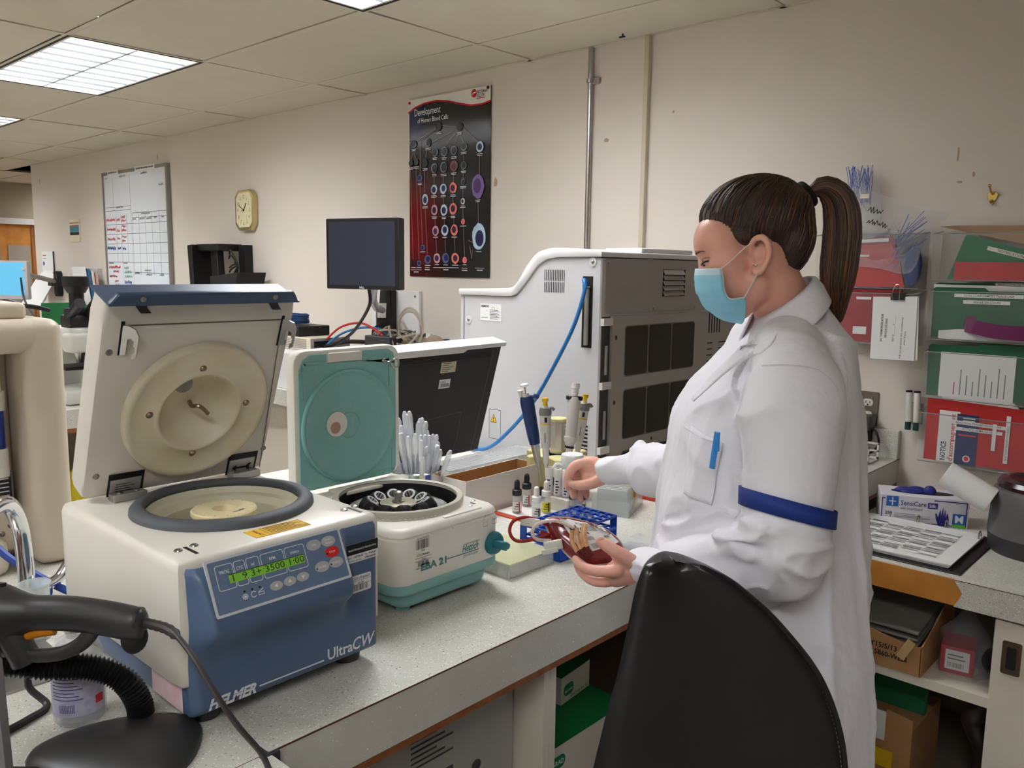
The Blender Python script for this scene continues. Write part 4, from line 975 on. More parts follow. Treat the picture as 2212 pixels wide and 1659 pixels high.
MB().line([(x, y - 0.004) for x, y in wv], 0.009, 0, Mp, 0.0003).build('red_wave', mat('poster_red', (190, 22, 36), 0.25), P, flat=True)
tt = MB().text('Development', 0.052, Mp @ T(0.045, 0.835, 0.0003), 0, 0, 0, 'LEFT', width=0.2).text('of Human Blood Cells', 0.034, Mp @ T(0.07, 0.797, 0.0003), 0, 0, 0, 'LEFT', width=0.235); tt.build('title', MATS['white_print'], P, flat=True)
lg = MB().disc((0.49, 0.897, 0.0004), 0.019, 0.02, 0, Mp).text('BECKMAN', 0.02, Mp @ T(0.51, 0.894, 0.0004), 1, 0.02, 0, 'LEFT', width=0.072).text('COULTER', 0.02, Mp @ T(0.497, 0.876, 0.0004), 1, 0.02, 0, 'LEFT', width=0.066).slab(0.507, 0.868, 0.57, 0.8715, 0.0002, 0.0004, 0, Mp).line([(0.478, 0.893), (0.488, 0.899), (0.502, 0.901)], 0.005, 2, Mp, 0.0006)
lg.build('logo', [MATS['poster_red'], ink, paper], P, flat=True)
def pc_(x, y):
    u = (x - 163) / 636; yt = 205 - 130 * u; yb = 1578 + 8 * u
    return u * PW, (1 - (y - yt) / (yb - yt)) * PH
cells = [(410, 395, 24, 34, 0), (573, 395, 24, 32, 0), (205, 537, 24, 30, 1), (325, 522, 22, 34, 1), (255, 800, 24, 28, 2), (300, 680, 20, 34, 0), (380, 595, 25, 34, 1), (455, 590, 25, 36, 1), (530, 580, 25, 36, 1), (606, 550, 24, 30, 1), (725, 550, 27, 40, 3),
         (375, 720, 26, 38, 1), (450, 712, 27, 42, 1), (530, 700, 30, 42, 4), (605, 695, 21, 32, 1), (602, 823, 16, 24, 1), (374, 886, 26, 38, 3), (447, 880, 26, 40, 3), (525, 871, 28, 42, 5), (600, 976, 16, 24, 6), (300, 966, 24, 45, 3),
         (376, 1048, 26, 42, 7), (453, 1046, 28, 44, 3), (525, 1037, 29, 45, 5), (603, 1136, 15, 23, 8), (712, 858, 46, 90, 9), (722, 1256, 50, 100, 3), (386, 1211, 26, 40, 7), (460, 1207, 28, 43, 3), (535, 1203, 28, 44, 5), (279, 1346, 17, 24, 2), (200, 1472, 17, 24, 0), (248, 1472, 17, 24, 2),
         (321, 1441, 28, 36, 2), (397, 1431, 27, 40, 7), (468, 1429, 28, 42, 2), (543, 1429, 29, 42, 5), (617, 1443, 17, 25, 8), (180, 685, 18, 26, 0), (226, 676, 18, 26, 0)]
outer = [(52, 52, 58), (112, 122, 140), (86, 92, 138), (176, 200, 218), (116, 60, 62), (222, 122, 112), (216, 206, 196), (196, 150, 160), (226, 128, 120), (122, 100, 160)]
inner = [(30, 30, 34), (40, 42, 50), (40, 38, 84), (44, 40, 84), (84, 40, 46), (70, 30, 60), (70, 50, 70), (60, 36, 82), (214, 100, 100), (82, 44, 104)]
cm = [mat('cell_ring_%d' % i, c, 0.25) for i, c in enumerate(outer)] + [mat('cell_core_%d' % i, c, 0.25) for i, c in enumerate(inner)]
ce = MB(); lb_ = MB(); rgp = random.Random(8)
for x, y, rx, ry, t in cells:
    cx, cy = pc_(x, y); a = rx / 636 * PW; b_ = ry / 1400 * PH
    pts = [(cx + a * math.cos(q) * (1 + rgp.uniform(-.06, .06)), cy + b_ * math.sin(q) * (1 + rgp.uniform(-.06, .06)), 0.0003) for q in [i * PI / 9 for i in range(18)]]
    ce.add(pts, [list(range(18))], t, Mp)
    k = 0.62 if t not in (0, 1) else 0.82
    ce.disc((cx + a * rgp.uniform(-.15, .15), cy + b_ * rgp.uniform(-.12, .12), 0.0005), a * k, b_ * k, 10 + t, Mp, 14)
    for j in range(2 if y < 1100 else 1):
        w = rgp.uniform(0.014, 0.022); lb_.rect(cx - w, cy - b_ - 0.009 - 0.007 * j, cx + w, cy - b_ - 0.0055 - 0.007 * j, 0.0004, 0, Mp)
ce.build('cell_pictures', cm, P, flat=True)
segs = [((437, 390), (545, 398)), ((390, 405), (230, 515)), ((390, 415), (262, 510), (258, 770)), ((535, 425), (355, 522)), ((538, 450), (465, 545)), ((558, 460), (536, 530)), ((580, 455), (602, 515)), ((600, 402), (712, 512)), ((722, 605), (722, 765)), ((714, 950), (718, 1145)),
        ((200, 600), (182, 655)), ((208, 600), (220, 650)), ((318, 575), (305, 635)), ((330, 575), (350, 602)), ((176, 715), (197, 1440)), ((224, 710), (248, 1440)), ((256, 840), (278, 1318)), ((294, 730), (296, 910)), ((300, 1020), (318, 1395)), ((374, 760), (374, 838)), ((448, 762), (447, 832)), ((528, 750), (526, 822)),
        ((374, 935), (376, 1000)), ((448, 930), (451, 995)), ((524, 925), (524, 985)), ((380, 1100), (384, 1165)), ((455, 1100), (459, 1160)), ((529, 1092), (533, 1155)), ((388, 1262), (395, 1385)), ((463, 1262), (467, 1382)), ((538, 1258), (542, 1382)), ((605, 590), (605, 655)), ((603, 740), (602, 795)), ((601, 860), (600, 948)), ((600, 1010), (603, 1108)), ((606, 1165), (616, 1412)), ((670, 1430), (655, 1330)), ((670, 1430), (676, 1360)), ((645, 1285), (675, 1300))]
for sg in segs: lb_.line([pc_(*q) for q in sg], 0.0018, 1, Mp, 0.0002)
for x0, x1, y in ((368, 572, 1505), (595, 638, 1508), (698, 765, 1506), (300, 335, 1505), (178, 268, 1525)): lb_.line([pc_(x0, y), pc_(x1, y)], 0.0025, 0, Mp, 0.0003); c_ = pc_((x0 + x1) / 2, y + 18); lb_.rect(c_[0] - 0.02, c_[1] - 0.002, c_[0] + 0.02, c_[1] + 0.003, 0.0003, 0, Mp)
lb_.build('chart_lines', [mat('caption_white', (200, 200, 202), 0.3), mat('arrow_tan', (176, 150, 140), 0.3)], P, flat=True)
MB().ell((-0.292, -0.008, 0.907), (0.008, 0.008, 0.008), n=10, k=6).build('red_pin', MATS['poster_red'], P); MB().ell((0.285, -0.008, 0.912), (0.008, 0.008, 0.008), n=10, k=6).build('black_pin', black, P)

WBD = thing('whiteboard', 'white board with black grid and red and blue handwriting', 'whiteboard', (-6.865, 2.99, 1.3))
ww, wh = 1.168, 0.99
MB().b2((-ww / 2, -0.012, 0), (ww / 2, 0.008, wh)).build('surface', mat('whiteboard_enamel', (222, 226, 230), 0.18), WBD, flat=True)
f_ = MB()
for x in (-ww / 2, ww / 2): f_.b2((x - 0.012, -0.02, -0.01), (x + 0.012, 0.008, wh + 0.012))
for z in (0, wh): f_.b2((-ww / 2, -0.02, z - 0.012), (ww / 2, 0.008, z + 0.012))
f_.b2((-ww / 2, -0.07, -0.02), (ww / 2, -0.02, -0.008)); f_.build('frame', mat('board_frame', (150, 146, 140), 0.45, 0.5), WBD, flat=True)
Mb_ = fr((-ww / 2, -0.0126, 0), (1, 0, 0), (0, 0, 1))
g = MB()
def L_(pts, w=0.0042): g.line([(a * ww, b_ * wh) for a, b_ in pts], w, 0, Mb_, 0.0)
for yy in (0.575, 0.495, 0.415, 0.335, 0.262): L_([(0.02, yy), (0.98, yy)])
for xx in (0.19, 0.27, 0.37, 0.46, 0.56, 0.66, 0.76, 0.87): L_([(xx, 0.262 if xx < 0.46 else 0.16), (xx, 0.65)])
for yy in (0.72, 0.69): L_([(0.02, yy), (0.44, yy)])
for yy in (0.66, 0.62): L_([(0.46, yy), (0.98, yy)])
L_([(0.46, 0.18), (0.98, 0.175)]); L_([(0.16, 0.72), (0.16, 0.96)], 0.004); L_([(0.44, 0.262), (0.44, 0.97)], 0.004); L_([(0.44, 0), (0.44, 0.262)], 0.004); L_([(0.27, 0), (0.27, 0.262)], 0.003)
for u, v, w in ((0.28, 0.955, 0.1), (0.62, 0.955, 0.1), (0.03, 0.955, 0.05), (0.88, 0.85, 0.07), (0.2, 0.705, 0.12), (0.60, 0.64, 0.14), (0.03, 0.245, 0.09), (0.28, 0.245, 0.07), (0.62, 0.19, 0.1), (0.46, 0.165, 0.08), (0.64, 0.155, 0.09), (0.84, 0.155, 0.07), (0.46, 0.6, 0.06), (0.57, 0.6, 0.08), (0.68, 0.6, 0.08), (0.79, 0.605, 0.05), (0.9, 0.605, 0.04)):
    g.scribble(u * ww, v * wh, w * ww, 0.02, 0, Mb_, int(u * 1000 + v * 77), 0.0032)
g.build('grid_lines', mat('marker_grey', (124, 126, 130), 0.6), WBD, flat=True)
w_ = MB()
for u, v, w, h_, c in ((0.02, 0.6, 0.16, 0.035, 0), (0.2, 0.6, 0.06, 0.03, 0), (0.28, 0.62, 0.07, 0.03, 0), (0.28, 0.59, 0.08, 0.03, 0), (0.03, 0.52, 0.15, 0.035, 0), (0.2, 0.51, 0.05, 0.03, 0), (0.28, 0.545, 0.07, 0.03, 0), (0.28, 0.51, 0.08, 0.03, 0), (0.03, 0.44, 0.14, 0.03, 0), (0.2, 0.45, 0.05, 0.02, 0), (0.28, 0.46, 0.08, 0.025, 0), (0.28, 0.425, 0.06, 0.025, 0),
                      (0.02, 0.36, 0.15, 0.035, 1), (0.2, 0.365, 0.06, 0.03, 1), (0.28, 0.36, 0.06, 0.03, 1), (0.03, 0.205, 0.2, 0.03, 0), (0.1, 0.17, 0.1, 0.025, 0), (0.03, 0.13, 0.14, 0.025, 0), (0.12, 0.09, 0.07, 0.025, 0), (0.12, 0.055, 0.08, 0.03, 0), (0.29, 0.2, 0.08, 0.03, 2), (0.29, 0.165, 0.13, 0.03, 2), (0.29, 0.13, 0.13, 0.025, 2), (0.29, 0.08, 0.12, 0.035, 1), (0.3, 0.04, 0.1, 0.03, 1)):
    w_.scribble(u * ww, v * wh, w * ww, h_, c, Mb_ @ T(0, 0, 0.0004), int(u * 999 + v * 313), h_ * 0.16)
w_.build('handwriting', [mat('marker_red', (206, 74, 76), 0.6), mat('marker_blue', (58, 82, 160), 0.6), mat('marker_teal', (120, 180, 172), 0.6)], WBD, flat=True)
tg = MB()
for u, w in ((0.1, 0.18), (0.55, 0.3)): tg.slab(u * ww, wh - 0.015, (u + w) * ww, wh + 0.02, 0.009, 0.0095, 0, Mb_); tg.scribble(u * ww + 0.02, wh - 0.006, w * ww - 0.04, 0.018, 1, Mb_ @ T(0, 0, 0.01), 3, 0.003)
tg.build('title_strip', [paper, ink], WBD, flat=True)

CK = thing('clock', 'octagonal gold-rimmed wall clock with cream face', 'clock', (-5.155, 2.985, 1.91))
oct_ = lambda a, b_, c: [(-a + c, -b_), (a - c, -b_), (a, -b_ + c), (a, b_ - c), (a - c, b_), (-a + c, b_), (-a, b_ - c), (-a, -b_ + c)]
Mc = fr((0, 0, 0), (1, 0, 0), (0, 0, 1))
gold = mat('pale_gold', (206, 190, 140), 0.25, 0.85)
MB().prism(oct_(0.118, 0.133, 0.042), -0.012, 0.022, 0, Mc, 0.006, 2).build('rim', gold, CK)
MB().prism(oct_(0.098, 0.113, 0.036), 0.02, 0.0235, 0, Mc).build('face', mat('clock_face', (226, 218, 176), 0.4), CK, flat=True)
cd = MB()
for i in range(12):
    a = PI / 2 - i * PI / 6; cd.text(str(i or 12), 0.034, Mc @ T(0.075 * math.cos(a) , 0.088 * math.sin(a) - 0.012, 0.024), 0, 0, 0, 'CENTER', 0.8)
cd.line([(0, 0), (-0.062, 0.034)], 0.006, 0, Mc, 0.0255).line([(0, 0), (0.032, 0.044)], 0.009, 0, Mc, 0.025).line([(0.0, 0.0), (-0.03, -0.006)], 0.003, 0, Mc, 0.026).disc((0, 0, 0.0262), 0.009, 0.009, 0, Mc, 12)
cd.build('numerals_and_hands', ink, CK, flat=True)

cp = thing('steel_conduit', 'thin steel conduit pipe running down the wall from the ceiling', 'pipe', (-2.293, 2.985, 1.0))
MB().cyl((0, 0, 0), (0, 0, CEIL - 1.0), 0.0115, n=16).build('pipe', steel, cp); MB().tube([(0, -0.004, 1.345), (0, -0.004, 1.36)], 0.016, 12).b2((0.0, -0.002, 1.338), (0.045, 0.014, 1.366), 0.003, 1).build('clamp', steel, cp)
tag(MB().b2((-2.014, 2.975, 1.0), (-1.992, 3.0, CEIL), 0.002, 1).build('cable_raceway', mat('raceway_cream', (196, 186, 164), 0.5)), 'narrow cream cable raceway down the wall right of the conduit', 'raceway')
tag(MB().cyl((-2.07, 2.9, CEIL), (-2.07, 2.9, CEIL - 0.012), 0.004, n=8).b2((-2.085, 2.895, CEIL - 0.014), (-2.06, 2.905, CEIL - 0.009)).build('small_hook', black), 'tiny black hook hanging from the ceiling near the conduit', 'hook')

WC = thing('leaflet_card', 'small printed card with blue and black bands beside the whiteboard', 'card', (-8.17, 2.995, 1.74))
MB().b2((-0.11, -0.006, 0), (0.11, 0.004, 0.2)).build('card', mat('card_buff', (226, 216, 186), 0.6), WC, flat=True)
Mx = fr((-0.11, -0.0065, 0), (1, 0, 0), (0, 0, 1))
MB().slab(0.005, 0.085, 0.215, 0.14, 0, 0.0005, 0, Mx).slab(0.005, 0.06, 0.215, 0.085, 0, 0.0005, 1, Mx).slab(0.005, 0.14, 0.215, 0.15, 0, 0.0005, 2, Mx).slab(0.005, 0.165, 0.215, 0.172, 0, 0.0005, 1, Mx).build('colour_band', [mat('band_teal', (64, 130, 150), 0.6), ink, mat('band_red', (200, 96, 70), 0.6)], WC, flat=True)

# ================================================================ FAR LEFT BACKGROUND
lm = thing('blue_screen_monitor', 'silver monitor with bright blue screen at the far left', 'monitor', (-7.98, 2.29, 1.2))
Mv = fr((-7.99, 2.28, 1.405), (0.738, 0.675, 0), (0, 0, 1))
W(MB().prism(rrect(-0.27, -0.17, 0.26, 0.155, 0.01, 2), -0.05, 0.0, 0, Mv, 0.004, 1), lm).build('casing', mat('monitor_silver', (176, 172, 172), 0.4), lm)
W(MB().slab(-0.25, -0.135, 0.235, 0.14, 0, 0.001, 0, Mv), lm).build('screen', mat('lit_screen', (84, 158, 192), 0.3, emit=0.55), lm, flat=True)
W(MB().slab(-0.25, -0.10, -0.03, 0.11, 0.001, 0.0015, 0, Mv).slab(-0.25, 0.09, -0.03, 0.115, 0.0015, 0.002, 1, Mv), lm).build('screen_window', [mat('lit_window', (120, 190, 220), 0.3, emit=0.55), mat('lit_title', (20, 52, 130), 0.3, emit=0.4)], lm, flat=True)
am = thing('screen_arm', 'grey articulated arm holding the blue screen from the wall', 'monitor arm', (-8.6, 2.98, 1.35))
W(MB().tube([(-7.82, 2.44, 1.50), (-7.9, 2.5, 1.44), (-8.2, 2.7, 1.41), (-8.55, 2.93, 1.37)], 0.022, 10), am).build('arm', mat('arm_grey', (142, 136, 130), 0.45, 0.4), am)
W(MB().prism(rrect(-0.045, -0.14, 0.045, 0.1, 0.04), 0, 0.05, 0, fr((-8.6, 3.0, 1.37), (1, 0, 0), (0, 0, 1))), am).build('mount_plate', black, am)
W(MB().b2((-8.6, 2.88, 1.33), (-8.5, 2.96, 1.40), 0.005, 1), am).build('joint', black, am)
cable('hanging_lead', [(-7.84, 2.42, 1.42), (-7.8, 2.42, 1.25), (-7.7, 2.45, 1.12), (-7.55, 2.5, 1.02)], 0.008, black, 'black lead drooping from the blue screen')
pp = thing('pinned_papers', 'white notice sheets clipped on the wall above the blue screen arm', 'papers', (-8.85, 2.99, 1.3))
W(MB().b2((-9.05, 2.992, 1.40), (-8.72, 2.998, 1.655)), pp).build('sheet', paper, pp, flat=True)
W(MB().b2((-8.735, 2.985, 1.3), (-8.72, 2.992, 1.655)), pp).build('clip_strip', black, pp, flat=True)
Mx = fr((-9.05, 2.9915, 1.40), (1, 0, 0), (0, 0, 1))
W(MB().slab(0.03, 0.212, 0.12, 0.222, 0, 0.0004, 0, Mx).slab(0.03, 0.185, 0.12, 0.19, 0, 0.0004, 1, Mx).disc((0.05, 0.14, 0.0003), 0.02, 0.02, 1, Mx), pp).build('print', [MATS['band_red'], MATS['lit_title']], pp, flat=True)
for k in range(4):
    o = MB().box((0, 0, 0), (0.26, 0.004, 0.3), 0, 1, 0, T(-8.86 + 0.03 * k, 2.94 - 0.03 * k, 1.33 - 0.02 * k) @ RXm(-0.3 - 0.08 * k) @ RZ(0.1 * k)).build('loose_sheet', paper, flat=True); W
    tag(o, ('topmost', 'second', 'third', 'lowest')[k] + ' loose white sheet leaning under the pinned papers', 'paper', 'loose sheets by the blue screen')
fs_ = thing('file_holder', 'wall file holder with blue and white folders left of the whiteboard', 'file holder', (-7.72, 2.93, 1.1))
W(MB().b2((-7.98, 2.96, 1.16), (-7.62, 2.996, 1.50)), fs_).build('back', frost, fs_, flat=True)
for k, c in enumerate(((228, 228, 226), (34, 100, 148), (214, 208, 204), (196, 150, 140))):
    W(MB().box((0, 0, 0), (0.3, 0.006, 0.34), 0, 1, 0, T(-7.83 + 0.035 * k, 2.90 + 0.016 * k, 1.345 - 0.01 * k) @ RXm(0.12) @ RY(0.06 * k)), fs_).build('folder', mat('file_%d' % k, c, 0.7), fs_, flat=True)
W(MB().b2((-7.98, 2.85, 1.12), (-7.62, 2.96, 1.14)).b2((-7.9, 2.86, 1.14), (-7.66, 2.87, 1.19)), fs_).build('green_tray', mat('tray_green', (38, 116, 70), 0.6), fs_, flat=True)
tag(MB().prism(rrect(-0.025, -0.14, 0.025, 0.26, 0.004), 0, 0.012, 0, fr((-8.36, 2.999, 1.2), (1, 0, 0), (0, 0, 1))).build('vertical_strip', white_pl), 'thin white vertical strip on the wall right of the screen mount', 'wall strip')

MS = thing('microscope', 'white and black laboratory microscope with camera on the island bench', 'microscope', (-4.10, 1.475, CZ))
wm = mat('microscope_white', (206, 206, 196), 0.4)
b = MB().b2((-0.15, -0.11, 0), (0.16, 0.11, 0.07), 0.02, 2).b2((-0.15, -0.05, 0.06), (-0.07, 0.06, 0.30), 0.02, 2).b2((-0.15, -0.07, 0.27), (0.12, 0.07, 0.345), 0.025, 3).b2((0.06, -0.085, 0.235), (0.17, 0.02, 0.325), 0.022, 3); b.build('stand', wm, MS)
b = MB().cyl((0.02, 0.0, 0.345), (0.02, 0.0, 0.43), 0.05, 0.045).b2((-0.03, -0.05, 0.34), (0.09, 0.05, 0.40), 0.01, 2).cyl((0.02, 0.01, 0.43), (0.02, 0.01, 0.50), 0.032).cyl((0.02, 0.01, 0.50), (0.02, 0.01, 0.53), 0.038, 0.055).cyl((0.02, 0.01, 0.53), (0.02, 0.01, 0.575), 0.057, n=24); b.build('camera_tube', black, MS)
b = MB()
for y in (-0.035, 0.035): b.cyl((0.06, y, 0.40), (0.18, y, 0.46), 0.02, 0.024, 14)
split_build(b, 'eyepiece', black, MS)
b = MB().cyl((0.05, 0, 0.27), (0.05, 0, 0.18), 0.035, 0.014); b.build('objective', steel, MS)
MB().b2((-0.04, -0.09, 0.155), (0.12, 0.09, 0.17), 0.003, 1).build('stage', black, MS)
MB().cyl((-0.1, -0.09, 0.09), (-0.1, -0.05, 0.09), 0.028).cyl((-0.1, -0.11, 0.09), (-0.1, -0.09, 0.09), 0.018).build('focus_knob', black, MS)
MB().b2((0.1, -0.005, 0.02), (0.165, 0.105, 0.24), 0.004, 1).build('lamp_house', black, MS)
tag(MB().b2((-0.003, -0.075, 0), (0.003, 0.075, 0.44)).build('green_folder', mat('folder_green', (24, 106, 58), 0.6)), 'green card folder standing on the island bench', 'folder').location = (-4.45, 1.53, CZ)
tag(MB().ell((0, 0, 0.016), (0.03, 0.032, 0.018)).tube(bez([(0, 0.02, 0.02), (0.02, 0.05, 0.016), (0.02, 0.08, 0.008)], 5), 0.005, 8).build('black_cable_coil', black), 'black rounded cable boss on the white tank top', 'cable').location = (-2.05, 0.60, 1.428)
bg = MB(); rgb_ = random.Random(2)
pts = [(0.12 * math.cos(a) * math.sin(t) * rgb_.uniform(.7, 1.1), 0.12 * math.sin(a) * math.sin(t) * rgb_.uniform(.7, 1.1), 0.1 + 0.12 * math.cos(t) * rgb_.uniform(.7, 1.1)) for t in [i * PI / 8 for i in range(9)] for a in [j * PI / 6 for j in range(12)]]
bg.add(pts, [[i * 12 + j, (i + 1) * 12 + j, (i + 1) * 12 + (j + 1) % 12, i * 12 + (j + 1) % 12] for i in range(8) for j in range(12)])
tag(bg.build('yellow_bag', mat('yellow_film', (196, 178, 30), 0.3), ang=15), 'crumpled yellow plastic bag below the island bench', 'bag').location = (-3.93, 1.42, 0.42)
tag(MB().b2((-4.08, 1.2, 0), (-3.86, 1.8, 0.42), 0.004, 1).build('waste_bin', black), 'black bin under the island bench holding the yellow bag', 'bin')
KB = thing('keyboard_arm', 'black folded keyboard tray with cables mounted on the wall', 'keyboard tray', (-5.25, 2.95, 1.3))
W(MB().box((0, 0, 0), (0.06, 0.2, 0.36), 0.004, 1, 0, T(-5.52, 2.86, 1.5) @ RY(-0.08)).box((0, 0, 0), (0.09, 0.05, 0.36), 0.004, 1, 0, T(-5.33, 2.86, 1.47) @ RY(-0.08)), KB).build('tray', black, KB)
W(MB().b2((-5.52, 2.8, 1.64), (-5.22, 2.98, 1.685), 0.004, 1).b2((-5.2, 2.94, 1.25), (-5.12, 2.998, 1.68)), KB).build('bracket', black, KB)
W(MB().prism([(0, 0), (0.33, 0.02), (0.36, 0.1), (0, 0.07)], 0, 0.2, 0, fr((-5.24, 2.95, 1.40), (1, 0, 0), (0, 0, 1))), KB).build('mouse_shelf', blackm, KB, flat=True)
b = MB(); rgb_ = random.Random(4)
for k in range(7): b.tube(bez([(-5.2 + rgb_.uniform(0, .1), 2.86, 1.62 - 0.03 * k), (-5.08 + rgb_.uniform(-.03, .05), 2.83, 1.64 - 0.03 * k), (-5.02, 2.83, 1.54), (-5.1 + rgb_.uniform(-.05, .05), 2.85, 1.47)], 4), 0.006, 6)
stuff(W(b, KB).build('loose_leads', blackm, KB))

# ================================================================ CREAM TANK, TAP, CUP, BOTTLE, SCANNER (left foreground)
TK = thing('cream_water_tank', 'tall cream plastic tank with recessed pipe fittings at the left edge', 'tank', (-2.05, 0.32, CZ))
tc2 = mat('tank_cream', (208, 196, 178), 0.4, var=(4, (192, 178, 156), 0.5))
# front face with recess: shell pieces around an opening y -0.36..-0.02 (local), z 0.06..0.44
b = MB()
b.b2((-0.2, 0.248, 0), (0.2, 0.328, 0.52), 0.028, 4).b2((-0.2, -0.4, 0.45), (0.199, 0.30, 0.5195), 0.028, 4).b2((-0.2, -0.4, 0), (0.09, 0.25, 0.5), 0.02, 3).b2((-0.2, -0.4, 0), (0.2, 0.2, 0.075), 0.02, 3)
b.build('body', tc2, TK, ang=50)
MB().b2((-0.15, -0.4, 0.518), (0.16, 0.271, 0.552), 0.01, 3).build('lid', cream, TK)
b = MB().cyl((0.12, 0.212, 0.35), (0.12, 0.212, 0.44), 0.012).cyl((0.12, 0.212, 0.33), (0.12, 0.212, 0.37), 0.018, n=20).cyl((0.12, 0.212, 0.19), (0.12, 0.212, 0.25), 0.018, n=20).cyl((0.12, 0.18, 0.22), (0.12, 0.212, 0.22), 0.02, n=16); b.build('pipe_fitting', white_pl, TK)
MB().cyl((0.12, 0.212, 0.25), (0.12, 0.212, 0.33), 0.014).build('blue_pipe', mat('pipe_blue', (26, 52, 140), 0.4), TK)
b = MB().b2((0.09, -0.3, 0.13), (0.125, 0.235, 0.20), 0.003, 1); b.build('filter_block', mat('filter_grey', (112, 108, 100), 0.5), TK)
b = MB().slab(-0.1, 0.14, 0.23, 0.195, 0, 0.001, 0, fr((0.1256, 0, 0), (0, 1, 0), (0, 0, 1)))
b.build('black_label', black, TK, flat=True)
b = MB(); Mt = fr((0.1272, 0, 0), (0, 1, 0), (0, 0, 1))
for i in range(5): b.rect(0.15 + 0.012 * i, 0.184 - 0.009 * i, 0.225, 0.1865 - 0.009 * i, 0, 0, Mt)
b.build('label_text', hel_gr, TK, flat=True)
b = MB().b2((0.09, -0.3, 0.03), (0.13, 0.24, 0.125), 0.004, 1); b.build('bracket', cream, TK)
b = MB()
for y, z in ((0.222, 0.085), (0.205, 0.07)): b.ell((0.131, y, z), (0.003, 0.006, 0.006), n=10, k=6)
split_build(b, 'screw', screwm, TK)
FA = thing('chrome_tap', 'chrome gooseneck laboratory tap with lever handles beside the sink', 'tap', (-1.665, 0.49, CZ))
b = MB().tube(bez([(0, 0, 0), (0.0, 0, 0.06), (0.0, -0.005, 0.15), (0.03, -0.03, 0.205), (0.07, -0.07, 0.21), (0.11, -0.105, 0.18)], 8), 0.0145, 16).cyl((0, 0, 0), (0, 0, 0.03), 0.024, n=20); b.build('spout', chrome, FA)
b = MB().cyl((0.06, -0.08, 0), (0.06, -0.08, 0.055), 0.018, n=18).cyl((0.06, -0.08, 0.055), (0.06, -0.08, 0.075), 0.012, n=14); b.build('valve', chrome, FA)
MB().cyl((0.06, -0.08, 0.075), (0.06, -0.08, 0.084), 0.012, n=14).build('hot_cap', mat('cap_red', (176, 40, 34), 0.4), FA)
b = MB().cyl((0.03, 0.015, 0), (0.03, 0.015, 0.04), 0.018, n=18).tube(bez([(0.03, 0.015, 0.036), (0.02, 0.05, 0.045), (0.015, 0.075, 0.075)], 5), [0.010] * 6 + [0.011] * 4 + [0.008], 12); b.build('lever', chrome, FA)
MB().cyl((0.03, 0.015, 0.04), (0.03, 0.015, 0.047), 0.015, n=14).build('cold_cap', mat('cap_blue', (40, 110, 150), 0.4), FA)
cable('tap_hose', [(-1.83, 0.42, 1.2), (-1.8, 0.44, 1.08), (-1.74, 0.47, 1.0), (-1.66, 0.53, 0.94), (-1.60, 0.57, 0.916)], 0.0075, mat('hose_blue', (30, 64, 150), 0.4), 'blue hose curving behind the chrome tap', 'hose')
b = MB().lathe([(0.0001, 0.0), (0.021, 0.0), (0.022, 0.004), (0.023, 0.09), (0.026, 0.096), (0.0255, 0.098), (0.0215, 0.09), (0.0205, 0.006), (0.0001, 0.005)], 28)
tag(b.build('measuring_cup', frost), 'frosted plastic measuring cup behind the barcode scanner', 'cup').location = (-1.50, 0.452, CZ)
BO = thing('sanitizer_bottle', 'clear plastic bottle with lilac label on the bench behind the scanner stand', 'bottle', (-1.185, 0.405, CZ))
b = MB().lathe([(0.0001, 0.002), (0.03, 0.0), (0.034, 0.006), (0.0345, 0.05), (0.034, 0.095), (0.027, 0.115), (0.014, 0.122), (0.013, 0.13), (0.0125, 0.13), (0.0115, 0.12), (0.025, 0.112), (0.0325, 0.094), (0.0328, 0.05), (0.032, 0.008), (0.0001, 0.005)], 32); b.build('bottle_wall', clear, BO)
MB().lathe([(0.0001, 0.006), (0.0318, 0.008), (0.0324, 0.05), (0.032, 0.055), (0.0001, 0.055)], 28).build('liquid', mat('gel', (226, 226, 234), 0.1, alpha=0.35), BO)
b = MB().lathe([(0.0352, 0.018), (0.0352, 0.088)], 24, 0, None, -1.6, 0.7); b.build('label', mat('label_lilac', (206, 204, 222), 0.5, var=(80, (160, 158, 196), 0.7)), BO)
b = MB()
for i in range(9): b.lathe([(0.0355, 0.042 + i * 0.005), (0.0355, 0.0435 + i * 0.005)], 10, 0, None, -1.4, -0.2 - 0.15 * (i % 3))
for i in range(10): b.lathe([(0.0355, 0.024), (0.0355, 0.036)], 1, 0, None, -1.1 + i * 0.06, -1.1 + i * 0.06 + 0.03)
b.build('label_print', mat('label_violet', (92, 88, 140), 0.6), BO, flat=True)
MB().lathe([(0.0356, 0.03), (0.0356, 0.042)], 4, 0, None, 0.25, 0.6).build('red_mark', mat('label_red', (220, 50, 60), 0.5), BO, flat=True)
MB().cyl((0, 0, 0.13), (0, 0, 0.16), 0.015, n=20).build('cap', white_pl, BO)

# ================================================================ BARCODE SCANNER ON ITS STAND
sg = mat('scanner_charcoal', (48, 48, 48), 0.42)
SS = thing('barcode_scanner_stand', 'dark grey scanner stand with ribbed gooseneck on an oval base', 'scanner stand', (-1.05, 0.41, CZ))
b = MB(); ax = V((0.62, 0.785, 0)); ay = V((-0.785, 0.62, 0)); vs = []; n = 40; rings = [(1.0, 0.0), (1.0, 0.006), (0.97, 0.011), (0.85, 0.018), (0.6, 0.026), (0.3, 0.031), (0.0, 0.033)]
for k, z in rings:
    for j in range(n):
        a = 2 * PI * j / n; rx_ = 0.105 * (1 - 0.12 * math.cos(a)); p = ax * (math.copysign(abs(math.cos(a)) ** 0.85, math.cos(a)) * rx_ * k) + ay * (math.copysign(abs(math.sin(a)) ** 0.85, math.sin(a)) * 0.075 * k * (1 + 0.25 * math.cos(a))); vs.append((p.x, p.y, z))
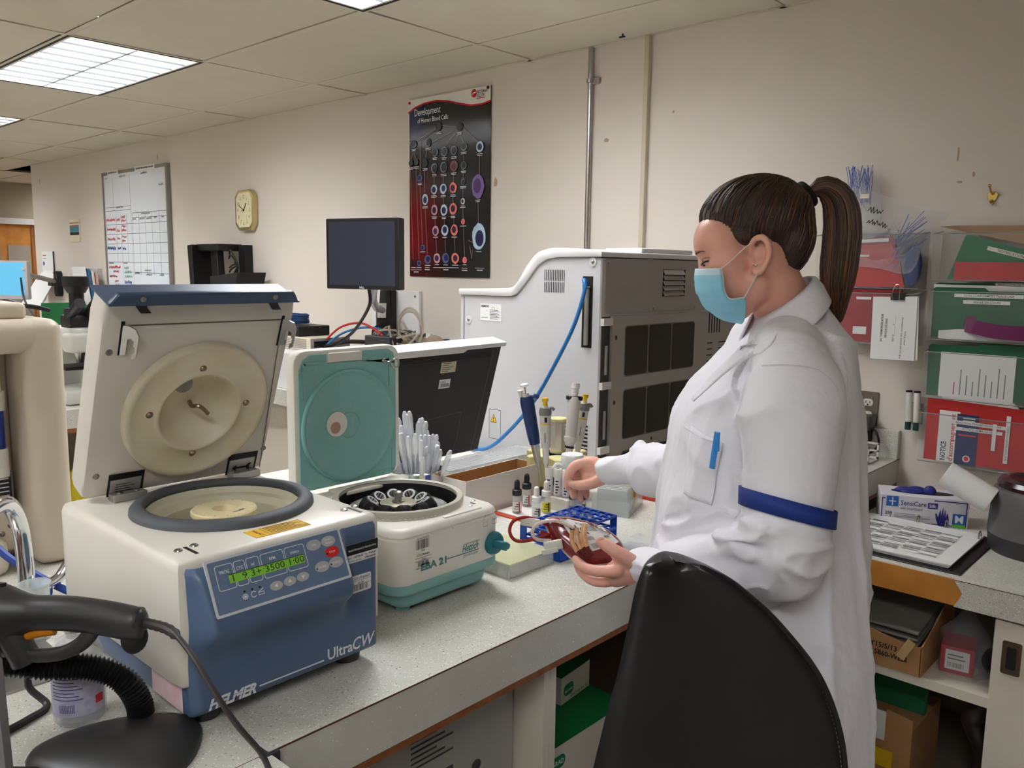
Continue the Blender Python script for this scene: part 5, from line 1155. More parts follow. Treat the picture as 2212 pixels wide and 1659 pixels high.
b.add(vs, [[i * n + j, i * n + (j + 1) % n, (i + 1) * n + (j + 1) % n, (i + 1) * n + j] for i in range(len(rings) - 1) for j in range(n)]); b.build('base', sg, SS, ang=60)
W(MB().cyl((-0.985, 0.405, CZ + 0.012), (-0.983, 0.403, CZ + 0.0165), 0.0055, n=14), SS).build('base_screw', black, SS)
path = bez([(-1.082, 0.446, 0.935), (-1.084, 0.444, 0.955), (-1.091, 0.431, 0.985), (-1.106, 0.407, 1.005), (-1.123, 0.379, 1.014), (-1.144, 0.347, 1.018), (-1.165, 0.316, 1.027), (-1.188, 0.296, 1.03)], 14)
W(MB().tube(path, [0.0155 + 0.0022 * (1 if i % 2 else -1) for i in range(len(path))], 16), SS).build('gooseneck', mat('gooseneck_black', (28, 28, 29), 0.4), SS, ang=80)
W(MB().tube(bez([(-1.135, 0.328, 1.035), (-1.14, 0.32, 1.06), (-1.15, 0.31, 1.085)], 4), 0.018, 12).tube(bez([(-1.069, 0.389, 1.088), (-1.071, 0.383, 1.074), (-1.081, 0.372, 1.059), (-1.097, 0.355, 1.049), (-1.119, 0.335, 1.046), (-1.137, 0.32, 1.050), (-1.152, 0.309, 1.05)], 5), 0.0105, 12, flat=0.8), SS).build('cradle', mat('cradle_grey', (58, 56, 54), 0.4), SS)
SN = thing('barcode_scanner', 'charcoal handheld barcode scanner lying in its cradle', 'scanner', (-1.1, 0.36, 1.08))
hp_ = bez([(-1.022, 0.431, 1.086), (-1.034, 0.42, 1.088), (-1.054, 0.403, 1.093), (-1.089, 0.372, 1.099), (-1.124, 0.34, 1.100), (-1.15, 0.316, 1.098), (-1.19, 0.28, 1.097), (-1.23, 0.25, 1.10)], 4)
W(MB().tube(hp_, [0.013, 0.0165, 0.018, 0.019] + [0.0195] * (len(hp_) - 16) + [0.021, 0.024, 0.027, 0.031, 0.035, 0.038, 0.04, 0.042, 0.042, 0.04, 0.036, 0.03], 20, flat=1.15), SN).build('handle', sg, SN, ang=60)
W(MB().tube(bez([(-1.026, 0.428, 1.090), (-1.04, 0.415, 1.091)], 3), [0.0185] * 4, 16), SN).build('end_cap', black, SN)
W(MB().ell((0, 0, 0), (0.012, 0.017, 0.02), 0, T(-1.032, 0.422, 1.068), 14, 10), SN).build('latch', blackm, SN)
W(MB().tube(bez([(-1.132, 0.327, 1.070), (-1.118, 0.34, 1.075), (-1.104, 0.353, 1.078)], 4), 0.006, 10), SN).build('trigger', mat('trigger_amber', (196, 120, 26), 0.4), SN)
W(MB().tube([(-1.146, 0.30, 1.058), (-1.152, 0.306, 1.1), (-1.158, 0.312, 1.138)], 0.006, 8), SN).build('head_seam', black, SN)
cp_ = bez([(-1.032, 0.423, 1.09), (-1.014, 0.438, 1.087), (-0.986, 0.45, 1.082), (-0.93, 0.447, 1.072), (-0.888, 0.45, 1.043), (-0.865, 0.468, 0.998), (-0.856, 0.493, 0.955), (-0.868, 0.512, 0.915)], 7)
W(MB().tube(cp_, [0.0075 if i < 3 else (0.0062 + 0.0008 * (i % 2) if i < 16 else 0.0037) for i in range(len(cp_))], 10), SN).build('cable', mat('cable_taupe', (52, 47, 46), 0.5), SN)
tag(MB().tube(bez([(-1.268, 0.376, 0.985), (-1.268, 0.366, 0.94), (-1.24, 0.38, 0.9145), (-1.22, 0.35, 0.9135), (-1.2, 0.30, 0.9135), (-1.17, 0.26, 0.9135)], 6), 0.005, 8).build('bench_cable', MATS['cable_taupe']), 'grey cable lying on the bench behind the scanner stand', 'cable')
ms_ = thing('silver_monitor_edge', 'silver edge of a monitor at the left border in front', 'monitor', (-1.06, 0.21, CZ))
Me = fr((-1.003, 0.2685, 1.06), (-0.738, -0.675, 0), (0.04, -0.02, 1))
W(MB().prism(rrect(0.0, -0.14, 0.4, 0.052, 0.006, 2), -0.02, 0.0, 0, Me, 0.003, 1), ms_).build('bezel', mat('bezel_silver', (128, 124, 126), 0.35, 0.3), ms_)
W(MB().slab(0.012, -0.12, 0.39, 0.04, 0.0, 0.001, 0, Me).slab(0.012, -0.12, 0.39, 0.04, -0.021, -0.02, 0, Me), ms_).build('panel', black, ms_, flat=True)
W(MB().b2((-1.22, 0.03, CZ), (-1.1, 0.15, CZ + 0.012)).b2((-1.18, 0.08, CZ), (-1.15, 0.11, 1.0)), ms_).build('foot', black, ms_, flat=True)
tag(MB().box((0, 0, 0.006), (0.07, 0.035, 0.012), 0.003, 1, 0, RZ(0.75)).build('black_clip', blackm), 'flat black clip on the bench in front of the scanner base', 'clip').location = (-1.075, 0.30, CZ)

# ================================================================ SMALL THINGS ON THE BENCH
BX = thing('slide_box', 'long open white carton with brown inside behind the reagent bottles', 'carton', (-1.505, 1.575, CZ), 0.02)
def openbox(l, w, h, t=0.0015):
    o = MB(); i = MB()
    for s_ in (-1, 1):
        o.b2((-l / 2, s_ * w / 2, 0), (l / 2, s_ * (w / 2 - t), h)); i.b2((-l / 2 + t, s_ * (w / 2 - t), t), (l / 2 - t, s_ * (w / 2 - 2 * t), h - 0.0005))
        o.b2((s_ * l / 2, -w / 2, 0), (s_ * (l / 2 - t), w / 2, h)); i.b2((s_ * (l / 2 - t), -w / 2 + t, t), (s_ * (l / 2 - 2 * t), w / 2 - t, h - 0.0005))
    o.b2((-l / 2, -w / 2, 0), (l / 2, w / 2, t)); i.b2((-l / 2 + t, -w / 2 + t, t), (l / 2 - t, w / 2 - t, t * 2))
    return o, i
o, i = openbox(0.085, 0.29, 0.102); o.build('outer', mat('carton_white', (222, 214, 206), 0.75), BX, flat=True); i.build('lining', card, BX, flat=True)
CT = thing('clear_rib_tray', 'clear plastic ribbed lid lying behind the white carton', 'tray', (-1.615, 1.66, CZ))
b = MB().b2((-0.055, -0.19, 0), (0.055, 0.19, 0.002)).b2((-0.055, -0.19, 0), (-0.053, 0.19, 0.105)).b2((0.053, -0.19, 0), (0.055, 0.19, 0.105)).b2((-0.055, 0.188, 0), (0.055, 0.19, 0.105)).b2((-0.055, -0.19, 0), (0.055, -0.188, 0.105)).b2((-0.055, -0.19, 0.103), (0.055, 0.19, 0.105)); b.build('case', clear, CT, flat=True)
me = None
for k in range(24):
    if me is None: o = MB().b2((-0.048, -0.001, 0), (0.048, 0.001, 0.004)).build('rib', white_pl, CT, flat=True); me = o.data
    else: o = bpy.data.objects.new('rib', me); COL.objects.link(o); o.parent = CT
    o.location = (0, -0.175 + k * 0.0152, 0.098)
# steel basket of transfer pipettes
PB = thing('steel_beaker', 'round steel beaker holding plastic transfer pipettes behind the small centrifuge', 'beaker', (-1.60, 1.385, CZ))
MB().lathe([(0.0001, 0.0), (0.07, 0.0), (0.07, 0.118), (0.073, 0.12), (0.07, 0.122), (0.067, 0.118), (0.067, 0.004), (0.0001, 0.004)], 40).build('cup', chrome, PB)
tp_m = mat('pipette_plastic', (236, 238, 242), 0.18, alpha=0.55)
proto = MB().lathe([(0.0001, 0.0), (0.0022, 0.0), (0.003, 0.075), (0.0062, 0.082), (0.0075, 0.11), (0.0068, 0.128), (0.004, 0.136), (0.0001, 0.138)], 10).build('transfer_pipette', tp_m)
rgq = random.Random(6); first = True
for k in range(62):
    r_ = 0.062 * math.sqrt(rgq.random()); a = rgq.uniform(0, 2 * PI)
    o = proto if first else proto.copy()
    if not first: COL.objects.link(o)
    first = False
    dx, dy = math.cos(a) * r_, math.sin(a) * r_; lean = r_ / 0.062 * 0.30
    o.location = (-1.60 + dx * 0.75, 1.385 + dy * 0.75, CZ + 0.006 + 0.104 * (1 - r_ / 0.07) + 0.03 * rgq.random() + (0.05 if dy < -0.02 else 0.0))
    o.rotation_euler = (-math.sin(a) * lean + rgq.uniform(-.08, .08), math.cos(a) * lean + rgq.uniform(-.08, .08), 0)
    tag(o, 'clear plastic transfer pipette standing in the steel beaker', 'pipette', 'transfer pipettes in the steel beaker')

# pipette carousel
ps = thing('pipette_carousel', 'pale yellow pipette carousel with silver column', 'pipette stand', (-1.46, 1.79, CZ))
pyel = mat('carousel_yellow', (206, 198, 142), 0.5, var=(10, (192, 182, 122), 0.6))
MB().lathe([(0.0001, 0.0), (0.08, 0.0), (0.08, 0.01), (0.02, 0.016), (0.02, 0.03), (0.0001, 0.03)], 32).build('base', dgrey, ps)
MB().prism([(0.022 * math.cos(a), 0.022 * math.sin(a)) for a in [i * PI / 4 + PI / 8 for i in range(8)]], 0.02, 0.212, 0).build('column', mat('column_silver', (198, 192, 178), 0.25, 0.8), ps, ang=20)
b = MB()
for k in range(6):
    a = k * PI / 3 + 0.2; b.prism([(0.0, -0.03), (0.055, -0.026), (0.095, -0.01), (0.095, 0.01), (0.055, 0.026), (0.0, 0.03)], 0.035, 0.122, 0, RZ(a), 0.003, 1)
b.build('holder_star', pyel, ps, ang=20)
MB().prism([(0.027 * math.cos(a), 0.027 * math.sin(a)) for a in [i * PI / 4 + PI / 8 for i in range(8)]], 0.212, 0.222, 0, None, 0.002, 1).build('top_cap', pyel, ps, ang=20)
me = None
def pipette(top, bot, kind, label):
    top = V(top); bot = V(bot); ax_ = (top - bot).normalized(); L_ = (top - bot).length
    r = thing('pipette', label, 'pipette', bot, group='pipettes on the carousel')
    Mx_ = fr((0, 0, 0), ax_.cross(V((0.7, -0.7, 0))).normalized(), ax_.cross(ax_.cross(V((0.7, -0.7, 0)))).normalized())
    z = Mx_.to_3x3() @ V((0, 0, 1))
    if z.dot(ax_) < 0: Mx_ = Mx_ @ RXm(PI)
    k = L_ / 0.21
    S_ = Mx_ @ Matrix.Scale(k, 4)
    grey = mat('pipette_grey', (206, 204, 198), 0.35); body = mat('pipette_navy', (28, 52, 104), 0.3) if kind == 0 else grey
    bb = MB().tube([(0, 0, 0.05), (0, 0, 0.07), (0, 0, 0.12), (0, 0, 0.165), (0, 0, 0.178)], [0.0125, 0.0145, 0.0155, 0.0165, 0.014], 16, 0, S_, flat=1.1); bb.build('body', body, r)
    MB().tube([(0, 0, -0.05), (0, 0, -0.005), (0, 0, 0.0), (0, 0, 0.05)], [0.0035, 0.005, 0.0085, 0.0115], 14, 0, S_).build('shaft', mat('shaft_white', (218, 218, 214), 0.4) if kind != 0 else mat('shaft_steel', (190, 188, 184), 0.3, 0.6), r)
    cap = {0: (white_pl, 0.011), 1: (mat('cap_yellow', (230, 186, 36), 0.4), 0.008), 2: (white_pl, 0.010)}[kind]
    MB().tube([(0, 0, 0.176), (0, 0, 0.186)], 0.009, 12, 0, S_).build('collar', white_pl, r)
    if kind == 0:
        MB().cyl((0, 0, 0.178), (0, 0, 0.205), 0.0025, n=8, M=S_).build('plunger_rod', steel, r); MB().tube([(0, 0, 0.203), (0, 0, 0.205), (0, 0, 0.21), (0, 0, 0.213)], [0.005, 0.0115, 0.0105, 0.004], 16, 0, S_).build('plunger_cap', white_pl, r)
        MB().tube(bez([(0.008, 0, 0.17), (0.02, 0, 0.176), (0.03, 0, 0.168)], 4), 0.006, 8, 0, S_).build('finger_hook', body, r)
        MB().tube([(-0.012, 0.006, 0.172), (-0.012, 0.006, 0.19), (-0.012, 0.006, 0.195)], [0.006, 0.006, 0.009], 12, 0, S_).build('ejector', white_pl, r)
    elif kind == 1:
        MB().tube([(0, 0, 0.186), (0, 0, 0.196), (0, 0, 0.20), (0, 0, 0.21)], [0.0075, 0.0075, 0.0105, 0.0105], 16, 0, S_).build('plunger_cap', cap[0], r)
        MB().tube([(0, 0, 0.155), (0, 0, 0.166), (0, 0, 0.178)], [0.0175, 0.0185, 0.016], 16, 0, S_, flat=1.1).tube(bez([(0.01, 0, 0.174), (0.02, 0, 0.178), (0.028, 0, 0.17)], 4), 0.005, 8, 0, S_).build('grip_ring', mat('grip_grey', (122, 122, 116), 0.5), r)
        MB().tube([(0, 0, 0.125), (0, 0, 0.129)], 0.0162, 16, 0, S_, flat=1.1).build('yellow_band', cap[0], r)
        q = MB()
        for i_ in range(-2, 3):
            a = -PI / 2 + i_ * 0.001
        q.b2((-0.004, -0.0178, 0.134), (0.004, -0.0155, 0.15), 0, 1, 0, S_).b2((-0.004, -0.0178, 0.07), (-0.0025, -0.0155, 0.1), 0, 1, 0, S_); q.build('volume_window', black, r, flat=True)
    else:
        MB().tube([(0, 0, 0.186), (0, 0, 0.20), (0, 0, 0.201), (0, 0, 0.215)], [0.0095, 0.0095, 0.0115, 0.0115], 16, 0, S_).build('plunger_cap', cap[0], r)
        MB().prism([(0.024 * math.cos(a), 0.013 * math.sin(a)) for a in [i_ * PI / 6 for i_ in range(12)]], 0.168, 0.18, 0, S_, 0.002, 1).build('finger_rest', black, r)
        MB().tube([(0, 0, 0.045), (0, 0, 0.052), (0, 0, 0.056), (0, 0, 0.066)], [0.012, 0.0165, 0.0185, 0.0185], 18, 0, S_).build('skirt', grey, r); MB().tube([(0, 0, 0.034), (0, 0, 0.04)], 0.0125, 16, 0, S_).build('seal_ring', black, r)
    return r
pipette((-1.461, 1.645, 1.238), (-1.438, 1.682, 1.024), 0, 'navy blue pipette hanging leftmost on the carousel')
pipette((-1.39, 1.649, 1.209), (-1.385, 1.652, 1.035), 1, 'upright grey pipette with yellow cap in front of the carousel column')
pipette((-1.408, 1.80, 1.227), (-1.405, 1.772, 1.02), 2, 'thick grey pipette with white knob and black finger rest')
pipette((-1.409, 1.848, 1.196), (-1.415, 1.823, 1.024), 1, 'grey pipette with yellow cap hanging rightmost on the carousel')

WBt = thing('wash_bottle', 'white translucent wash bottle with bent spout behind the hand', 'bottle', (-1.355, 1.725, CZ))
MB().lathe([(0.0001, 0), (0.03, 0), (0.031, 0.01), (0.031, 0.095), (0.027, 0.112), (0.027, 0.116), (0.03, 0.117), (0.03, 0.142), (0.0285, 0.145), (0.0001, 0.143)], 28).build('body', mat('wash_white', (232, 233, 230), 0.35, alpha=0.9), WBt)
MB().tube(bez([(-0.01, -0.025, 0.105), (-0.016, -0.038, 0.118), (-0.02, -0.05, 0.112), (-0.015, -0.075, 0.08), (-0.012, -0.09, 0.062)], 5), [0.008] * 8 + [0.007, 0.006, 0.006, 0.005, 0.005, 0.004, 0.004, 0.003, 0.003, 0.0025, 0.002, 0.002, 0.002], 10).build('spout', MATS['wash_white'], WBt)
otray = mat('tray_orange', (206, 70, 44), 0.45)
tag(MB().b2((-1.455, 1.525, CZ), (-1.31, 1.68, CZ + 0.006), 0.002, 1, 0).b2((-1.448, 1.532, CZ + 0.006), (-1.317, 1.673, CZ + 0.010), 0.001, 1, 1).build('reagent_tray', [otray, white_pl]), 'orange and white tray under the reagent dropper bottles', 'tray')
RT = CZ + 0.0102
def dropper(x, y, bulb, cap, liquid, label, h=0.042, z=RT, r=0.0122, text=None, lab=(226, 222, 220)):
    o = thing('dropper_bottle', label, 'bottle', (x, y, z), group='reagent dropper bottles')
    MB().lathe([(0.0001, 0), (r, 0), (r, h), (r * 0.8, h + 0.004), (r * 0.62, h + 0.007), (r * 0.55, h + 0.007), (r * 0.85, h), (r * 0.88, 0.002), (0.0001, 0.0015)], 20).build('glass', glass, o)
    MB().lathe([(0.0001, 0.0015), (r * 0.87, 0.0016), (r * 0.87, h * 0.62), (0.0001, h * 0.62)], 18).build('liquid', liquid, o)
    MB().lathe([(r * 0.98, h + 0.004), (r * 1.02, h + 0.005), (r * 1.02, h + 0.018), (r * 0.8, h + 0.02), (0.0001, h + 0.02)], 22).build('cap', cap, o)
    MB().lathe([(r * 0.62, h + 0.02), (r * 0.6, h + 0.034), (r * 0.52, h + 0.041), (r * 0.25, h + 0.0445), (0.0001, h + 0.045)], 18).build('bulb', bulb, o)
    MB().lathe([(r + 0.0003, 0.006), (r + 0.0003, h * 0.72)], 12, 0, None, -1.9, 0.9).build('label', mat('label_%d_%d' % (lab[0], lab[2]), lab, 0.6), o)
    q = MB()
    for k in range(3): q.lathe([(r + 0.0006, 0.011 + 0.006 * k), (r + 0.0006, 0.0132 + 0.006 * k)], 4, 0, None, -1.4 + 0.2 * k, -0.6 + 0.2 * k)
    q.lathe([(r + 0.0006, 0.006), (r + 0.0006, h * 0.72)], 2, 1, None, -0.45, -0.15); q.build('label_print', [ink, text or ink], o, flat=True)
    return o
redp = mat('print_red', (206, 44, 44), 0.6)
pinkl = mat('serum_pink', (206, 140, 128), 0.15, alpha=0.8); yell = mat('serum_yellow', (214, 206, 30), 0.2, alpha=0.95); cleal = mat('serum_clear', (226, 226, 214), 0.1, alpha=0.4)
dropper(-1.40, 1.556, black, black, pinkl, 'black-bulbed dropper bottle with red-striped label, front of the pair', text=redp)
dropper(-1.425, 1.622, black, black, pinkl, 'black-bulbed dropper bottle with red-striped label, behind its twin', text=redp)
wbulb = mat('bulb_white', (226, 220, 208), 0.5)
dropper(-1.335, 1.558, wbulb, mat('cap_clear', (218, 222, 224), 0.3), cleal, 'white-bulbed dropper bottle with clear contents nearest the blue rack', 0.036)
dropper(-1.345, 1.608, wbulb, white_pl, yell, 'white-bulbed dropper bottle with bright yellow label', 0.04, lab=(214, 206, 40))
dropper(-1.290, 1.652, wbulb, black, cleal, 'dropper bottle with white bulb, black collar and grey label', 0.045, CZ, lab=(150, 150, 150), text=redp)
dropper(-1.30, 1.70, black, black, cleal, 'small black-capped bottle beside the clear slide rack', 0.034, CZ)
dropper(-1.40, 1.70, black, black, cleal, 'black-bulbed dropper bottle farthest back by the wash bottle spout', 0.055, CZ)
TR = thing('white_tube_block', 'small white block holding three labelled sample tubes', 'tube rack', (-1.345, 1.655, CZ))
MB().b2((-0.035, -0.014, 0), (0.045, 0.014, 0.045), 0.003, 1).build('block', white_pl, TR)
for k in range(3):
    o = thing('sample_tube', ('leftmost', 'middle', 'rightmost')[k] + ' white-capped labelled sample tube in the white block', 'tube', (-1.375 + 0.0255 * k, 1.655 + 0.004 * k, CZ + 0.047), group='white-capped sample tubes')
    MB().lathe([(0.0001, 0), (0.0098, 0.0), (0.0098, 0.05), (0.0001, 0.05)], 18).build('tube', mat('label_wrap', (226, 224, 226), 0.6), o)
    MB().lathe([(0.0118, 0.047), (0.0118, 0.068), (0.0105, 0.07), (0.006, 0.07), (0.0055, 0.066), (0.0001, 0.066)], 20).build('cap', white_pl, o)
    q = MB()
    for i_ in range(5): q.lathe([(0.0101, 0.006 + 0.0075 * i_), (0.0101, 0.0095 + 0.0075 * i_)], 4, 0, None, -1.5, -0.9 + 0.2 * (i_ % 3))
    q.build('label_print', ink, o, flat=True)
AT = thing('acrylic_cover', 'pale yellow clear acrylic lid lying right of the small centrifuge', 'lid', (-1.225, 1.285, CZ))
yac = mat('acrylic_yellow', (226, 226, 182), 0.15, alpha=0.6)
MB().b2((-0.115, -0.07, 0.028), (0.115, 0.07, 0.031), 0.001, 1).build('top', yac, AT)
b = MB()
for s_ in (-1, 1): b.b2((-0.115, s_ * 0.07, 0), (0.115, s_ * 0.0675, 0.028)).b2((s_ * 0.115, -0.07, 0), (s_ * 0.1125, 0.07, 0.028))
b.build('walls', clear, AT, flat=True)
# blue test tube rack
RK = thing('blue_tube_rack', 'blue plastic test tube rack on the bench under the blood bag', 'tube rack', (-1.158, 1.47, CZ))
bp = mat('rack_blue', (26, 72, 170), 0.35)
def gridplate(z, nx=5, ny=9, t=0.005, w=0.0042):
    b = MB(); lx, ly = 0.058, 0.103
    for k in range(nx + 1): x = -lx + 2 * lx * k / nx; b.b2((x - w / 2, -ly, z), (x + w / 2, ly, z + t))
    for k in range(ny + 1): y = -ly + 2 * ly * k / ny; b.b2((-lx, y - w / 2, z), (lx, y + w / 2, z + t))
    return b
gridplate(0.058).build('top_grid', bp, RK, flat=True); gridplate(0.03).build('middle_grid', bp, RK, flat=True)
b = MB().b2((-0.06, -0.105, 0), (0.06, 0.105, 0.005), 0.001, 1); b.build('base_plate', bp, RK)
b = MB()
for k in range(5):
    for j in range(9): b.disc((-0.0464 + 0.0232 * k, -0.0916 + 0.0229 * j, 0.0053), 0.0055, 0.0055, n=12)
b.build('base_dimples', mat('rack_navy', (12, 40, 112), 0.4), RK, flat=True)
for y in (-0.104, 0.104):
    for x in (-0.05, 0.05): MB().b2((x - 0.009, y - 0.0015, 0.004), (x + 0.009, y + 0.0015, 0.062)).build('corner_post', bp, RK, flat=True)
def tubeo(x, y, z, ln, tilt, label, red=False):
    o = thing('test_tube', label, 'test tube', (x, y, z), group='glass test tubes')
    o.rotation_euler = tilt
    MB().lathe([(0.0001, 0), (0.004, 0.0015), (0.0055, 0.006), (0.0055, ln), (0.0047, ln), (0.0047, 0.006), (0.0001, 0.0025)], 14).build('glass', glass, o)
    if red: MB().lathe([(0.0001, 0.003), (0.0045, 0.006), (0.0045, 0.02), (0.0001, 0.02)], 12).build('sample', mat('sample_red', (150, 30, 44), 0.3), o)
    return o
for k, (i_, j) in enumerate(((0, 5), (1, 5), (1, 6), (2, 6), (3, 6))): tubeo(-1.158 - 0.0464 + 0.0232 * i_, 1.47 - 0.0916 + 0.0229 * j, CZ + 0.0055, 0.06, (0, 0, 0), ('first', 'second', 'third', 'fourth', 'fifth')[k] + ' short red-filled tube from the left in the blue rack', True)
# clear gel card box, orange tray behind it
GB = thing('gel_card_box', 'clear plastic box of gel cards with amber strips', 'box', (-1.255, 1.80, CZ), 0.35)
b = MB()
for s_ in (-1, 1): b.b2((-0.05, s_ * 0.075, 0), (0.05, s_ * 0.0725, 0.04)).b2((s_ * 0.05, -0.075, 0), (s_ * 0.0475, 0.075, 0.04))
b.b2((-0.05, -0.075, 0), (0.05, 0.075, 0.002)); b.build('tub', clear, GB, flat=True)
for k in range(9):
    c = (frost, frost, frost, frost, frost, 1, 1, 1, frost)[k]
    MB().b2((-0.04, -0.064 + 0.0145 * k, 0.006), (0.04, -0.062 + 0.0145 * k + 0.004, 0.068), 0.001, 1).build('gel_card', mat('gel_amber', (196, 152, 70), 0.35) if c == 1 else c, GB)
tag(MB().b2((-0.1, -0.06, 0), (0.1, 0.06, 0.006), 0.002, 1).b2((-0.1, -0.06, 0), (-0.095, 0.06, 0.04), 0.001, 1).b2((0.095, -0.06, 0), (0.1, 0.06, 0.04), 0.001, 1).b2((-0.1, -0.06, 0), (0.1, -0.055, 0.04), 0.001, 1).b2((-0.1, 0.055, 0), (0.1, 0.06, 0.04), 0.001, 1).build('orange_tray', otray), 'orange plastic tray on the bench behind the gel card box', 'tray').location = (-1.30, 1.985, CZ)
tag(MB().b2((-0.05, -0.03, 0), (0.05, 0.03, 0.004), 0.002, 1).prism([(-0.04, -0.05), (0.03, -0.05), (0.05, -0.02), (0.05, 0.03), (0.02, 0.05), (-0.04, 0.05)], 0.0, 0.022, 0, None, 0.004, 2).build('empty_tub', clear), 'empty clear plastic tub on the bench behind the blood bag', 'tub').location = (-1.02, 1.56, CZ)

# ================================================================ UNDER THE BENCH
bgreen = mat('box_green', (8, 122, 62), 0.5); bwhite = mat('box_white', (222, 214, 204), 0.7)
def biobox(x, y, z, sx, sy, sz, rz, label):
    o = thing('reagent_box', label, 'box', (x, y, z), rz, 'green-topped reagent boxes')
    MB().b2((-sx / 2, -sy / 2, 0), (sx / 2, sy / 2, sz)).build('carton', bwhite, o, flat=True)
    MB().b2((-sx / 2 - 0.001, -sy / 2 - 0.001, sz), (sx / 2 + 0.001, sy / 2 + 0.001, sz + 0.002)).build('green_lid', bgreen, o, flat=True)
    Mz = fr((sx / 2 + 0.0006, -sy / 2, 0), (0, 1, 0), (0, 0, 1)); q = MB().prism(rrect(0.01, sz - 0.05, 0.075 if sy > .15 else 0.05, sz - 0.022, 0.012), 0, 0.0005, 0, Mz); q.text('BIO-RAD', 0.014 if sy > .15 else 0.008, Mz @ T(0.0425 if sy > .15 else 0.03, sz - 0.041, 0.0008), 1, 0.03, 0, 'CENTER')
    q.text('ID-Cards 4 x 12', 0.011, Mz @ T(sy - 0.01, sz - 0.06, 0.0004), 2, 0, 0, 'RIGHT').text('REF', 0.012, Mz @ T(0.01, sz - 0.09, 0.0004), 2, 0.02).text('Coombs Anti-IgG', 0.012, Mz @ T(0.01, sz - 0.106, 0.0004), 2, 0.02)
    q.build('box_print', [bgreen, MATS['white_print'], ink], o, flat=True); return o
biobox(-1.11, 1.36, 0.381, 0.2, 0.30, 0.18, 0, 'large green-topped white reagent box beside the white upright panel')
biobox(-1.17, 1.44, 0.565, 0.12, 0.12, 0.065, 0.1, 'small green-topped white box standing on the large reagent box')
biobox(-1.36, 1.56, 0.381, 0.2, 0.22, 0.15, 0, 'green-topped reagent box farther back under the bench')
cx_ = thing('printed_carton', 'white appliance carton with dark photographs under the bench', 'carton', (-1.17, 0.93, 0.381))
MB().b2((-0.15, -0.2, 0), (0.15, 0.2, 0.38)).build('carton', mat('carton_in_shade', (168, 166, 158), 0.7), cx_, flat=True)  # white carton; the shadow under the bench is put into its grey
q = MB(); Mz = fr((0.1506, -0.2, 0), (0, 1, 0), (0, 0, 1))
for x0, z0, x1, z1 in ((0.02, 0.24, 0.09, 0.29), (0.02, 0.17, 0.09, 0.225), (0.11, 0.13, 0.24, 0.27), (0.02, 0.06, 0.09, 0.13)): q.slab(x0, z0, x1, z1, 0, 0.0004, 0, Mz)
for k in range(6): q.rect(0.14, 0.3 + k * 0.01, 0.24 - 0.02 * (k % 3), 0.304 + k * 0.01, 0.0003, 0, Mz)
q.disc((0.3, 0.24, 0.0004), 0.012, 0.012, 0, Mz, 12).disc((0.3, 0.2, 0.0004), 0.012, 0.012, 0, Mz, 12); q.build('carton_pictures', mat('photo_dark', (44, 46, 46), 0.6, var=(30, (92, 96, 92), 0.9)), cx_, flat=True)

# ================================================================ WALL POCKETS AND DESK ON THE RIGHT
acr = mat('acrylic', (236, 238, 238), 0.08, alpha=0.045)
def pocket(x0, x1, z0, z1, label, d=0.085):
    o = thing('acrylic_pocket', label, 'wall pocket', ((x0 + x1) / 2, 2.999, z0), group='clear wall pockets')
    w = (x1 - x0) / 2; h = z1 - z0
    MB().b2((-w, -0.004, 0), (w, -0.001, h + 0.01)).build('back', acr, o, flat=True)
    MB().box((0, 0, h / 2), (2 * w, 0.0025, h * 1.01), 0, 1, 0, T(0, -d - 0.008, 0) @ RXm(0.10)).build('front', acr, o, flat=True)
    b = MB()
    for s_ in (-1, 1): b.prism([(0, 0), (-d, 0), (-d - 0.016, h), (0, h + 0.01)], -0.00125, 0.00125, 0, T(s_ * w, -0.001, 0) @ Matrix(((0, 0, 1, 0), (1, 0, 0, 0), (0, 1, 0, 0), (0, 0, 0, 1))))
    b.b2((-w, -d, 0), (w, -0.001, 0.0025)); b.build('sides', acr, o, flat=True)
    e = MB().tube([(-w, -d - 0.017, h), (w, -d - 0.017, h)], 0.0016, 6).tube([(-w, -d - 0.017, h), (-w, -0.003, h + 0.01)], 0.0014, 6).tube([(w, -d - 0.017, h), (w, -0.003, h + 0.01)], 0.0014, 6).tube([(-w, -d, 0), (w, -d, 0)], 0.0014, 6); e.build('edge', mat('acrylic_edge', (150, 156, 156), 0.2, alpha=0.8), o)
    return o
pocket(-1.215, -0.875, 1.495, 1.672, 'upper left clear wall pocket stuffed with bags and red folders')
pocket(-1.215, -0.872, 1.306, 1.478, 'lower left clear wall pocket with dark red folder')
pocket(-0.835, -0.42, 1.525, 1.672, 'top right clear wall pocket with green notification folder')
pocket(-0.835, -0.42, 1.335, 1.490, 'second clear wall pocket with green folders on the right')
pocket(-0.835, -0.42, 1.145, 1.295, 'third clear wall pocket with green folder and white sheet')
pocket(-0.835, -0.42, 0.932, 1.095, 'bottom clear wall pocket with red folders on the right')
fred = mat('folder_red', (188, 34, 28), 0.55, var=(40, (170, 28, 24), 0.5)); fdred = mat('folder_dark_red', (150, 22, 30), 0.55); fgr = mat('folder_bottle_green', (22, 92, 60), 0.55)
def folder(name, poly, y, m, label, t=0.004, lean=0.0, cat='folder', group='folders in wall pockets'):
    o = MB().prism(poly, 0, t, 0, fr((0, y, 0), (1, 0, 0), (0, 0, 1))).build(name, m, flat=True)
    return tag(o, label, cat, group)
folder('folder', [(-1.2, 1.50), (-0.93, 1.50), (-0.945, 1.589), (-0.969, 1.653), (-0.987, 1.669), (-1.099, 1.659), (-1.2, 1.65)], 2.955, fdred, 'dark red folder behind the bright red one in the upper left pocket')
